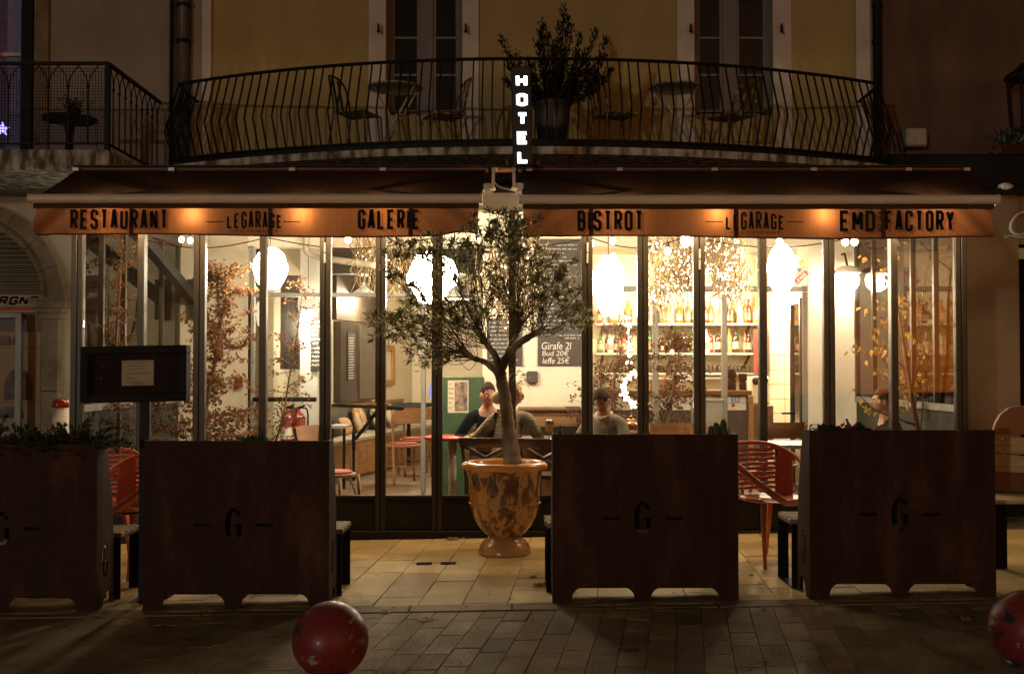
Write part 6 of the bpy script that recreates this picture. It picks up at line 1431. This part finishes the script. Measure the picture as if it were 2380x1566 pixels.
lf = branchy(t, [P(350, 1085, 10.3), P(352, 1020, 10.3), P(345, 965, 10.3), P(352, 930, 10.3)], .015, 26, .28, 22, .040, BEECH, 9.7, .0, .3); lf.build('foliage', BEECH, t, kind='stuff')
t = thing('beech_bush', 'dense dry beech bush filling the corner beside the menu stand', 'bush', P(480, 1060, 10.6))
lf = branchy(t, [P(470, 1075, 10.6), P(478, 950, 10.6), P(500, 840, 10.7), P(520, 720, 10.7), P(528, 640, 10.7)], .03, 120, .48, 36, .042, BEECH, 9.75, .0, .25)
for _ in range(900):
    x = P(rp_.gauss(520, 62), rp_.uniform(950, 1080), rp_.uniform(10.0, 10.9)); lf.leaf(x, (rp_.uniform(-1, 1), rp_.uniform(-1, 1), rp_.uniform(-1, .6)), .045, .028)
lf.build('foliage', BEECH, t, kind='stuff')
t = thing('beech_bush', 'thin dry beech twigs in front of the pushbar door', 'bush', P(640, 1060, 10.8))
lf = branchy(t, [P(622, 1075, 10.8), P(655, 980, 10.8), P(672, 880, 10.8), P(690, 780, 10.8), P(705, 660, 10.8)], .014, 46, .38, 16, .036, BEECH, 9.75, .0, .3); lf.build('foliage', BEECH, t, kind='stuff')
for lab, tr_, nb, nl in (('dry copper beech branches standing before the bar, left of the knobbed doors', [P(1420, 1010, 11.6), P(1425, 930, 11.6), P(1432, 850, 11.6), P(1440, 760, 11.6)], 60, 22), ('dry copper beech branches standing before the bar, right of the knobbed doors', [P(1545, 1010, 11.6), P(1560, 930, 11.6), P(1572, 850, 11.6), P(1585, 780, 11.6)], 66, 24)):
    t = thing('beech_branches', lab, 'plant', tr_[0]); lf = branchy(t, tr_, .018, nb, .42, nl, .045, BEECH, 10.9, .0, .15); lf.build('foliage', mat('copper_leaf', (.060, .032, .016), .8, c2=(.17, .09, .045), scale=14, trans=.15), t, kind='stuff')
t = thing('birch', 'birch sapling with sparse yellow leaves at the right end of the veranda', 'tree', P(2130, 1010, 10.3))
trk = [P(2136, 1015, 10.3), P(2120, 930, 10.3), P(2108, 850, 10.3), P(2095, 770, 10.35), P(2082, 680, 10.4), P(2068, 590, 10.4)]
q = smooth_pts(trk, 6); b = MB(); n_ = len(q); b.tube(q, [.026 * (1 - .75 * i / (n_ - 1)) for i in range(n_)], 8); b.build('trunk', mat('birch_bark', (.16, .075, .035), .7, c2=(.26, .13, .06), scale=8, stretch=(1, 1, 3)), t, True)
b = MB(); LP = []
for (a, c_) in (((2125, 950), (2055, 850)), ((2115, 900), (1990, 800)), ((2108, 860), (2030, 760)), ((2128, 960), (2200, 820)), ((2115, 880), (2165, 740)), ((2100, 800), (2040, 690)), ((2095, 770), (2150, 690)), ((2085, 690), (2030, 620)), ((2078, 640), (2095, 560)), ((2130, 980), (2230, 860)), ((2128, 985), (1985, 905)), ((2132, 990), (2010, 940)), ((2120, 930), (2180, 900)), ((2060, 850), (2020, 720)), ((2125, 965), (2160, 620)), ((2140, 1000), (2205, 770))):
    dy = rp_.uniform(-.35, .5); p, e = P(*a, 10.3), P(*c_, 10.3 + dy); e.x = min(e.x, VX1 - .12); mid = p.lerp(e, .5) + Vector((rp_.gauss(0, .04), 0, rp_.gauss(-.02, .03))); pts = smooth_pts([p, mid, e], 5); b.tube(pts, [.007 - .005 * i / (len(pts) - 1) for i in range(len(pts))], 5)
    for k_ in range(5):
        f = rp_.randint(3, len(pts) - 1); d = Vector((rp_.uniform(-1, 1), rp_.uniform(-.5, .5), rp_.uniform(-.3, 1))).normalized() * rp_.uniform(.08, .22); b.tube([pts[f], pts[f] + d], .002, 4); LP += [pts[f] + d, pts[f] + d * .6]
    LP += pts[4:]
b.build('twigs', TWIG, t)
lm = bpy.data.meshes.new('leaf'); L_ = MB(); L_.add([(0, 0, 0), (.022, .004, -.018), (.012, .002, -.04), (0, 0, -.058), (-.012, .002, -.04), (-.022, .004, -.018)], [(0, 5, 4, 3), (0, 3, 2, 1)]); lm.from_pydata(L_.v, [], L_.f); lm.materials.append(BIRCHL)
O = ORG[t.name]
for i in range(190):
    p = rp_.choice(LP) + Vector((rp_.gauss(0, .015), rp_.gauss(0, .015), rp_.gauss(0, .015)))
    if p.y < 9.62 or p.x > VX1 - .08: continue
    o = link('leaf', lm, t, O); o.location = p - O; o.rotation_euler = (rp_.uniform(-.9, .9), rp_.uniform(-.9, .9), rp_.uniform(0, 6)); s_ = rp_.uniform(.7, 1.25); o.scale = (s_, s_, s_)

# garlands of hanging twigs with fairy lights
def garland(lab, blobs, nt_, nlights, Y, leafm=None, nleaf=0):
    cs = [P(x, y, Y) for x, y, _, _ in blobs]; t = thing('garland', lab, 'garland', cs[0]); tb, lt, lf = MB(), MB(), MB()
    tot = sum(rx * ry for _, _, rx, ry in blobs)
    for (x, y, rx, ry) in blobs:
        k_ = rx * ry / tot
        def rnd():
            a, q = rp_.uniform(0, 2 * pi), sqrt(rp_.random()); return P(x + rx * q * cos(a), y + ry * q * sin(a), Y + rp_.uniform(-.35, .35))
        for _ in range(int(nt_ * k_)):
            p = rnd(); d = Vector((rp_.uniform(-.12, .12), rp_.uniform(-.1, .1), rp_.uniform(.1, .3))); tb.tube(smooth_pts([p + d, p + Vector((rp_.gauss(0, .04), 0, 0)), p - d * rp_.uniform(.3, .9) + Vector((rp_.gauss(0, .05), 0, 0))], 3), .0045, 4)
        for _ in range(int(nlights * k_)): lt.sphere(rnd(), rp_.uniform(.006, .0105), 6, 4)
        for _ in range(int(nleaf * k_)): lf.leaf(rnd(), (rp_.uniform(-1, 1), rp_.uniform(-1, 1), -1), .05, .02)
    tb.build('twigs', mat('gold_twig', (.20, .13, .06), .8, c2=(.34, .24, .12), scale=9), t, kind='stuff'); lt.build('fairy_lights', FAIRY, t, kind='stuff')
    if nleaf: lf.build('foliage', leafm, t, kind='stuff')
DG = mat('garland_leaf', (.03, .028, .014), .7, var=.3)
garland('broad hanging twig cluster full of fairy lights over the bar, right half', [(1680, 600, 50, 58), (1700, 650, 38, 42), (1650, 560, 28, 25)], 260, 360, 11.0, DG, 120)
garland('sparser hanging twig cluster with fairy lights over the bar, left half', [(1570, 630, 42, 50), (1530, 680, 25, 40), (1600, 590, 22, 30), (1520, 570, 18, 18)], 190, 230, 11.2, DG, 120)
garland('hanging twig cluster with scattered fairy lights in the dining room', [(855, 615, 35, 38), (905, 640, 30, 36), (945, 620, 25, 30)], 170, 44, 12.0, DG, 260)
garland('long twig cluster with fairy lights seen through the olive crown', [(1165, 660, 55, 70), (1220, 640, 40, 75), (1195, 740, 40, 30)], 200, 80, 10.6, DG, 60)
garland('few fairy lights on twigs at the left end of the veranda', [(260, 610, 20, 30)], 20, 20, 11.2)
def lightring(lab, cx, cy_, rx, ry, a0, a1, n_, Y):
    t = thing('light_wreath', lab, 'wreath', P(cx, cy_, Y)); b = MB(); pts = []
    for i in range(n_):
        a = radians(a0 + (a1 - a0) * i / (n_ - 1)); p = P(cx + rx * cos(a), cy_ - ry * sin(a), Y); pts.append(p)
        for _ in range(3): b.sphere(p + Vector((rp_.gauss(0, .014), rp_.gauss(0, .02), rp_.gauss(0, .014))), .012, 6, 4)
    b.build('fairy_lights', FAIRY, t, kind='stuff'); m_ = MB(); m_.tube(pts, .01, 5); m_.build('hoop', TWIG, t)
lightring('half ring of fairy lights glowing at counter height', 1482, 905, 32, 38, 95, 265, 26, 11.3)
lightring('short string of fairy lights above the counter letters', 1452, 790, 12, 60, 60, -60, 14, 11.5)
b = MB(); c = P(1466, 990, 10.9); b.sphere(c, (.11, .11, .075), 20, 10); t = thing('lidded_tureen', 'shiny copper cloche behind the man in the grey jacket', 'cloche', c); b.build('dome', mat('copper', (.42, .22, .10), .18, 1), t, True)
b = MB(); b.sphere(c + Vector((0, 0, .085)), .018, 8, 6); b.build('knob', MATS['copper'], t, True)
b = MB(); b.lathe([(.12, -.03), (.12, -.015)], 24, c); b.build('rim', MATS['copper'], t)
MB().bbox(PX(1420, 10.9), PX(1510, 10.9), 10.7, 11.2, c.z - .07, c.z - .031, .006).build('table_top', WOODD, thing('dining_table', 'wooden table carrying the copper cloche', 'table', (c.x, c.y, .012)))

# ------------------------------------------------------------------ balcony furniture
def bistro_chair(m):
    t = thing('bistro_chair', '', 'chair', (0, 0, 0), 'metal bistro chairs on the balcony')
    for s_ in (-1, 1):
        b = MB(); b.tube([(s_ * .19, -.20, 0), (s_ * .18, -.17, .45)], .012, 6); b.build('leg', m, t)
        b = MB(); b.tube(smooth_pts([(s_ * .19, .24, 0), (s_ * .175, .17, .45), (s_ * .17, .21, .72), (s_ * .12, .25, .83), (0, .255, .845)], 5), .012, 6); b.build('leg', m, t)
    for k_ in range(5): b = MB(); b.box(-.18, .18, -.17 + k_ * .07, -.115 + k_ * .07, .445, .455); b.build('seat_slat', m, t)
    b = MB(); b.bar((-.06, .25, .82), (-.05, .18, .46), .05, .01); b.bar((.06, .25, .82), (.05, .18, .46), .05, .01); b.build('back_slat', m, t)
    return t
BCM = mat('chair_black', (.02, .018, .014), .45, c2=(.05, .045, .03), scale=20); BCY = mat('chair_yellow_flaked', (.035, .03, .02), .5, c2=(.28, .20, .04), scale=16, lo=.5, hi=.58)
ZF = 3.457
bc = bistro_chair(BCM); place(bc, (PX(828, 11.25), 11.25, ZF), radians(70)); bc['label'] = 'black metal chair at the left of the left balcony table'
by = bistro_chair(BCY); place(by, (PX(1030, 11.35), 11.35, ZF), radians(-70)); by['label'] = 'flaked yellow metal chair at the right of the left balcony table'
place(copy_tree(by, label='yellow framed metal chair left of the right balcony table'), (PX(1432, 11.3), 11.3, ZF), radians(110))
place(copy_tree(by, label='flaked yellow metal chair at the right of the right balcony table'), (PX(1700, 11.4), 11.4, ZF), radians(-60))
def bistro_table(px, py, Y, lab):
    z = PZ(py, Y); c = Vector((PX(px, Y), Y, ZF)); t = thing('bistro_table', lab, 'table', c, 'round bistro tables on the balcony'); m = mat('table_grey', (.26, .25, .21), .5, var=.15)
    b = MB(); b.lathe([(.265, z - .02), (.275, z - .012), (.275, z), (.001, z + .002)], 32, (c.x, c.y, 0)); b.build('table_top', m, t)
    for s_ in (-1, 1):
        for q_ in (-1, 1): b = MB(); b.tube([(c.x - s_ * .2, c.y + q_ * .13, ZF), (c.x + s_ * .2, c.y + q_ * .13, z - .021)], .01, 6); b.build('leg', m, t)
bistro_table(917, 203, 11.3, 'round grey bistro table before the left balcony window'); bistro_table(1573, 203, 11.3, 'round grey bistro table before the right balcony window')
c = P(1283, 330, 11.1); c.z = ZF
t = thing('balcony_pot', 'tall black tapered pot on the balcony behind the hotel sign', 'plant pot', c)
b = MB(); b.lathe([(.13, 0), (.17, .45), (.19, .50), (.19, .53), (.15, .53), (.14, .5), (.001, .5)], 24, c); b.build('body', mat('pot_black', (.016, .016, .016), .5), t, True); MB().lathe([(.195, .49), (.195, .53)], 24, c, cap=False).build('rim', MATS['pot_black'], t)
t = thing('balcony_shrub', 'dark spiky shrub growing in the black balcony pot', 'plant', c + Vector((0, 0, .5)))
b, tb = MB(), MB(); o_ = c + Vector((0, 0, .5))
for (tx, ty) in ((1312, 18), (1300, 55), (1328, 60), (1262, 52), (1275, 80), (1165, 88), (1200, 130), (1180, 150), (1384, 75), (1350, 85), (1412, 90), (1405, 130), (1360, 120), (1250, 100), (1230, 140), (1340, 130), (1420, 165), (1290, 100), (1390, 180), (1175, 185), (1310, 120), (1370, 150), (1320, 40), (1255, 75), (1285, 130), (1345, 170), (1240, 180), (1215, 165)):
    e = P(tx, ty, 11.1 + rp_.uniform(-.3, .3)); mid = o_.lerp(e, .45) + Vector(((e.x - o_.x) * .15, 0, -.05 + .0)); pts = smooth_pts([o_, mid, e], 6); tb.tube(pts, [.008 - .006 * i / (len(pts) - 1) for i in range(len(pts))], 4)
    for k_ in range(260):
        f = rp_.uniform(.2, 1) * (len(pts) - 1); a = min(len(pts) - 2, int(f)); d = (pts[a + 1] - pts[a]).normalized(); p = pts[a].lerp(pts[a + 1], f - a) + Vector((rp_.gauss(0, .018), rp_.gauss(0, .018), rp_.gauss(0, .018)))
        b.leaf(p, d * 1.2 + Vector((rp_.uniform(-1, 1), rp_.uniform(-1, 1), rp_.uniform(-.4, 1))), .042, .015)
tb.build('stems', TWIG, t); b.build('foliage', mat('rosemary_leaf', (.007, .009, .005), .7, c2=(.018, .021, .011), scale=20, spec=.15), t, kind='stuff')
# round dark table and pot on the neighbour's balcony
c = P(170, 330, 11.6); zt_ = PZ(275, 11.5); t = thing('pedestal_table', 'dark round table on the neighbour balcony', 'table', (c.x, 11.5, PZ(350, YL)))
b = MB(); b.lathe([(.26, zt_ - .03), (.27, zt_)], 28, (c.x, 11.5, 0)); b.build('table_top', BLACK, t); b = MB(); b.lathe([(.05, PZ(350, YL)), (.035, zt_ - .2), (.06, zt_ - .031)], 14, (c.x, 11.5, 0)); b.build('column', BLACK, t)
b = MB()
for _ in range(120): b.leaf(P(172 + rp_.gauss(0, 16), 245 + rp_.gauss(0, 10), 11.5 + rp_.gauss(0, .05)), (rp_.uniform(-1, 1), rp_.uniform(-1, 1), rp_.uniform(-.3, 1)), .06, .02)
p = P(172, 272, 11.5); b2 = MB(); b2.lathe([(.05, zt_ + .001), (.07, zt_ + .1)], 14, (p.x, 11.5, 0)); tp = thing('potted_plant', 'small potted plant on the dark neighbour balcony table', 'plant', (p.x, 11.5, zt_)); b2.build('pot', BLACK, tp); b.build('leaves', MATS['dark_leaf'], tp, kind='stuff')
# lit blue star at the left edge
c = P(4, 300, 12.0); b = MB(); pts = [(c.x + (.075 if i % 2 == 0 else .03) * cos(2 * pi * i / 10 + .3), c.z + (.075 if i % 2 == 0 else .03) * sin(2 * pi * i / 10 + .3)) for i in range(10)]; b.prism(pts, c.y, c.y + .03)
tag(b.build('star_light', mat('star_blue', (.2, .2, .8), .4, emis=(.28, .25, 1), es=3)), 'small lit blue star at the left edge behind the neighbour balcony', 'star')

# ------------------------------------------------------------------ people
SKIN = mat('skin', (.42, .20, .12), .5, spec=.3, c2=(.50, .265, .17), scale=9, bump=.05)
LIP = mat('lip', (.34, .11, .08), .5); EYEW = mat('eye_white', (.7, .66, .6), .3); PUP = mat('pupil', (.012, .010, .009), .2)
def skin_mesh(verts, edges, radii, root=0, sub=2):
    me = bpy.data.meshes.new('s'); me.from_pydata([tuple(v) for v in verts], edges, []); o = bpy.data.objects.new('s', me); col.objects.link(o)
    sk_ = o.modifiers.new('skin', 'SKIN'); sk_.use_smooth_shade = True
    for i, r in enumerate(radii): d = me.skin_vertices[0].data[i]; d.radius = r if hasattr(r, '__len__') else (r, r); d.use_root = (i == root)
    s_ = o.modifiers.new('sub', 'SUBSURF'); s_.levels = s_.render_levels = sub
    dg = bpy.context.evaluated_depsgraph_get(); dg.update(); m2 = bpy.data.meshes.new_from_object(o.evaluated_get(dg)); bpy.data.objects.remove(o)
    return m2
def head_pt(d, g=1.0):
    x, y, z = d; w = .074 * (1 - .30 * max(0, -z) ** 1.6); dp = .094 * (1 - .10 * max(0, -z)); r = Vector((x * w, y * dp, z * .116))
    if y > 0 and z < -.2: r.y *= 1 - .45 * min(1, (-z - .2) / .6)
    if y < 0:
        r.y -= .026 * math.exp(-(x / .20) ** 2 - ((z + .16) / .16) ** 2)                  # nose
        r.y -= .010 * math.exp(-(x / .13) ** 2 - ((z - .02) / .2) ** 2)                    # bridge
        r.y += .011 * (math.exp(-((x - .36) / .16) ** 2 - ((z - .06) / .12) ** 2) + math.exp(-((x + .36) / .16) ** 2 - ((z - .06) / .12) ** 2))
        r.y -= .005 * math.exp(-(x / .5) ** 2 - ((z - .22) / .10) ** 2)                    # brow
        r.y -= .006 * math.exp(-(x / .25) ** 2 - ((z + .47) / .10) ** 2)                   # lips
        r.y -= .010 * math.exp(-(x / .3) ** 2 - ((z + .85) / .18) ** 2)                    # chin
    return r * g
def person(lab, loc, rot, lean, yaw, pitch, wr, wl, cloth, hairm, style, seat=.46, side=0, sc_=1.0, trousers=None, glasses=False, collar=None):
    t = thing('person', lab, 'person')
    s, H = [], []
    la = radians(lean); ax = Vector((sin(radians(side)), -sin(la), cos(la)))
    pel = Vector((0, 0, seat + .08)); bel = pel + ax * .18; che = pel + ax * .36; nb_ = pel + ax * .50; nk = nb_ + Vector((0, -.02 - .03 * sin(la), .07)); hc = nk + Vector((0, -.035, .095))
    hc += Vector((sin(radians(yaw)) * -.0, -.02 * sin(radians(pitch)) * 1.5, -.03 * abs(sin(radians(pitch)))))
    def arm(sx, w):
        sh = nb_ + Vector((sx * .165, .01, -.045)); w = Vector(w); d = w - sh; L = min(d.length, .53); d = d.normalized() * L; w = sh + d
        h_ = sqrt(max(.0, .27 ** 2 - (L / 2) ** 2)); out_ = Vector((sx * .7, .35, -.8)); out_ -= d.normalized() * out_.dot(d.normalized()); el = sh + d / 2 + out_.normalized() * h_
        f = (w - el).normalized(); pal = w + f * .05; knk = w + f * .09
        return sh, el, w, pal, knk, f
    A = [arm(1, wr), arm(-1, wl)]
    V = [pel, bel, che, nb_, nk, hc]; E = [(0, 1), (1, 2), (2, 3), (3, 4), (4, 5)]; Rr = [.115, .105, .12, .07, .052, .06]
    for (sh, el, w, pal, knk, f), sx in zip(A, (1, -1)):
        i = len(V); V += [sh, el, w, pal, knk]; E += [(3, i), (i, i + 1), (i + 1, i + 2), (i + 2, i + 3), (i + 3, i + 4)]; Rr += [.055, .040, .026, (.038, .018), (.036, .015)]
        side_ = f.cross(Vector((0, 0, 1))).normalized(); dn = Vector((0, 0, -1))
        for k_ in range(4):
            o_ = side_ * (k_ - 1.5) * .019; j = len(V); fl_ = (.030, .034, .032, .025)[k_]; V += [knk + o_ + f * .015, knk + o_ + f * (.015 + fl_) + dn * .012, knk + o_ + f * (.012 + fl_ * 1.5) + dn * .038]; E += [(i + 4, j), (j, j + 1), (j + 1, j + 2)]; Rr += [.0095, .0088, .0075]
        j = len(V); V += [pal + side_ * sx * -.030 + f * .0, pal + side_ * sx * -.046 + f * .028 + dn * .01, pal + side_ * sx * -.045 + f * .052 + dn * .018]; E += [(i + 3, j), (j, j + 1), (j + 1, j + 2)]; Rr += [.012, .0105, .009]
    for sx in (1, -1):
        i = len(V); V += [pel + Vector((sx * .09, -.03, -.02)), Vector((sx * .12, -.44, seat + .06)), Vector((sx * .13, -.42, .09)), Vector((sx * .13, -.56, .035))]; E += [(0, i), (i, i + 1), (i + 1, i + 2), (i + 2, i + 3)]; Rr += [.085, .058, .042, .035]
    me = skin_mesh(V, E, Rr)
    # head and ears join the body and are fused into one surface
    rotm = Matrix.Rotation(radians(yaw), 3, 'Z') @ Matrix.Rotation(radians(pitch), 3, 'X')
    def hp(p): return hc + Vector((0, -.0, .02)) + rotm @ Vector(p)
    b = MB(); b.sphere((0, 0, 0), 1, 36, 28); b.v = [tuple(hp(head_pt(v))) for v in b.v]
    for sx in (-1, 1):
        e_ = MB(); e_.sphere((sx * .075, .008, -.005), (.010, .020, .032), 10, 8); b.add([tuple(hp(v)) for v in e_.v], e_.f)
    b.add([v.co[:] for v in me.vertices], [tuple(p.vertices) for p in me.polygons])
    m3 = bpy.data.meshes.new('person_body'); m3.from_pydata(b.v, [], b.f); o = bpy.data.objects.new('tmp', m3); col.objects.link(o)
    r_ = o.modifiers.new('r', 'REMESH'); r_.mode = 'VOXEL'; r_.voxel_size = .0065; r_.use_smooth_shade = True
    dg = bpy.context.evaluated_depsgraph_get(); dg.update(); m4 = bpy.data.meshes.new_from_object(o.evaluated_get(dg)); bpy.data.objects.remove(o)
    m4.materials.clear(); m4.materials.append(SKIN); m4.name = 'body'; link('body', m4, t, Vector())
    # clothes follow the body
    gv = [pel + ax * -.02, bel, che, nb_ + Vector((0, 0, -.012))]; ge = [(0, 1), (1, 2), (2, 3)]; gr = [.138, .132, .142, .082]
    for (sh, el, w, *_), sx in zip(A, (1, -1)):
        i = len(gv); gv += [sh, el, w - (w - el).normalized() * .01]; ge += [(3, i), (i, i + 1), (i + 1, i + 2)]; gr += [.070, .054, .040]
    jm = skin_mesh(gv, ge, gr); jm.materials.clear(); jm.materials.append(cloth); link('jacket', jm, t, Vector())
    if collar:
        b = MB(); c_ = nb_.lerp(nk, .35); dn_ = (nk - nb_).normalized(); u = dn_.cross(Vector((1, 0, 0))).normalized(); v_ = dn_.cross(u)
        b.tube([c_ + (u * sin(a) + v_ * cos(a)) * .075 + dn_ * (.012 * cos(2 * a)) + Vector((0, -.01, 0)) for a in [2 * pi * i / 20 for i in range(20)]], .017, 6, closed=True, flat=1.4); b.build('collar', collar, t, True)
    tv = [pel]; te = []; tr_ = [.13]
    for sx in (1, -1):
        i = len(tv); tv += [pel + Vector((sx * .09, -.03, -.02)), Vector((sx * .12, -.44, seat + .06)), Vector((sx * .13, -.42, .13))]; te += [(0, i), (i, i + 1), (i + 1, i + 2)]; tr_ += [.098, .075, .058]
    tm = skin_mesh(tv, te, tr_); tm.materials.clear(); tm.materials.append(trousers or mat('dark_trousers', (.02, .02, .025), .85)); link('trousers', tm, t, Vector())
    # hair
    b = MB(); nu, nv = 36, 28; grid_ = MB(); grid_.sphere((0, 0, 0), 1, nu, nv); sel = set()
    for i, v in enumerate(grid_.v):
        x, y, z = v; front = -y
        line = .40 + .16 * max(0, front) if style != 'long' else .34 + .14 * max(0, front)
        lim = line if front > .25 else (.40 - (.25 - front) * (1.1 if style == 'short' else 1.5))
        if front > .25 and abs(x) > .62: lim -= .28
        if z > max(lim, -.62 if style == 'short' else -.78): sel.add(i)
    hv = []
    for i, v in enumerate(grid_.v):
        d = Vector(v); n_ = noise.noise(d * 9 + Vector((rot * 3, 0, 0))) ; g = 1.10 + .04 * n_ + .07 * max(0, d.z)
        hv.append(tuple(hp(head_pt(d) * g + Vector((0, .004, .004)))))
    b.add(hv, [f for f in grid_.f if all(i in sel for i in f)])
    hr = b.build('hair', hairm, t, True); so_ = hr.modifiers.new('thick', 'SOLIDIFY'); so_.thickness = .012; so_.offset = -1
    if style == 'long':
        b = MB(); b.sphere((0, 0, 0), (.06, .065, .062), 14, 10, lambda d: 1 + .1 * noise.noise(d * 6)); b.v = [tuple(hp(Vector(v) + Vector((0, .135, -.05)))) for v in b.v]; b.build('hair_bun', hairm, hr, True)
    # face
    for sx in (-1, 1):
        b = MB(); b.sphere((0, 0, 0), (.012, .008, .007), 10, 8); b.v = [tuple(hp(Vector(v) + Vector((sx * .028, -.083, .006)))) for v in b.v]; ey = b.build('eye', EYEW, t, True)
        b = MB(); b.sphere((0, 0, 0), (.005, .004, .005), 8, 6); b.v = [tuple(hp(Vector(v) + Vector((sx * .028, -.0905, .005)))) for v in b.v]; b.build('pupil', PUP, ey, True)
        b = MB(); b.tube([hp((sx * (.014 + .032 * k_ / 4), -.097 + .010 * (k_ / 4) ** 2 * 1.6, .026 + .006 * sin(pi * k_ / 4))) for k_ in range(5)], .0035, 6); b.build('eyebrow', hairm if style != 'long' else mat('brow_fair', (.25, .16, .08), .8), t)
    b = MB(); b.tube([hp((-.024 + .012 * k_, -.099 + .0022 * (k_ - 2) ** 2, -.056 + .0016 * (k_ - 2) ** 2)) for k_ in range(5)], .0042, 6); b.build('mouth', LIP, t)
    if glasses:
        b = MB()
        for sx in (-1, 1): b.tube([hp((sx * .031 + .023 * cos(a), -.103, .004 + .017 * sin(a))) for a in [2 * pi * i / 14 for i in range(14)]], .0028, 5, closed=True); b.tube([hp((sx * .054, -.102, .01)), hp((sx * .08, -.02, .01)), hp((sx * .078, .03, -.0))], .003, 5)
        b.tube([hp((-.009, -.106, .006)), hp((.009, -.106, .006))], .0028, 5); b.build('glasses', BLACK, t)
    place(t, loc, rot); t.scale = (sc_, sc_, sc_)
    return t
HB = mat('hair_dark_brown', (.014, .009, .006), .6, c2=(.035, .02, .013), scale=60, stretch=(1, 1, 4), spec=.12, bump=.6, bscale=70); HBl = mat('hair_blond', (.46, .31, .13), .5, c2=(.66, .49, .24), scale=60, stretch=(4, 4, 1), spec=.15, bump=.5, bscale=60); HR = mat('hair_ginger', (.055, .024, .010), .6, c2=(.11, .05, .02), scale=60, spec=.12, bump=.6, bscale=70)
KNIT = mat('beige_knit', (.22, .165, .10), .95, spec=.05, c2=(.42, .34, .225), scale=10, stretch=(1.2, 1.2, 10), bump=.9, bscale=12)
NAVY = mat('navy_sweater', (.008, .009, .014), .9, spec=.05, var=.3, scale=20, bump=.2); TWEED = mat('grey_fleece', (.17, .14, .095), .95, spec=.05, c2=(.26, .22, .155), scale=40, bump=.3)
person('smiling dark haired man in a navy sweater facing the street', (PX(1133, 11.0), 11.0, .012), radians(4), 6, 10, 8, (.2, -.42, .77), (-.22, -.36, .77), NAVY, HB, 'short', seat=.43, sc_=.94)
person('blond woman with hair bun and glasses in a beige knit cardigan, seen from behind', (PX(1168, 10.02), 10.08, .012), radians(176), 14, -78, 10, (.30, -.34, .80), (-.2, -.36, .76), KNIT, HBl, 'long', seat=.45, sc_=.95, side=-9, glasses=True)
person('dark haired man in a grey fleece jacket looking down at the table', (PX(1412, 10.45), 10.45, .012), radians(-27), 8, 4, 36, (.14, -.40, .77), (-.2, -.36, .77), TWEED, HB, 'short', seat=.42, sc_=.93, collar=mat('cream_collar', (.55, .48, .34), .9))
person('ginger haired man in a black shirt in profile behind the pink flowers', (PX(2072, 10.3), 10.3, .012), radians(-92), 4, 0, -2, (.1, -.38, .72), (-.16, -.36, .74), mat('black_shirt', (.008, .008, .009), .9, spec=.05), HR, 'short', seat=.36, sc_=.95)

t = thing('dining_table', 'small dark table before the man in profile behind the flower planter', 'table', (PX(1990, 10.4), 10.4, .012))
MB().bbox(PX(1965, 10.4), PX(2035, 10.4), 10.1, 10.7, .64, .67, .006).build('table_top', WOODD, t)
b = MB(); b.lathe([(.03, .03), (.03, .639)], 12, (PX(2000, 10.4), 10.4, 0)); b.build('column', BLACK, t); MB().lathe([(.2, .012), (.2, .03)], 20, (PX(2000, 10.4), 10.4, 0)).build('foot', BLACK, t)
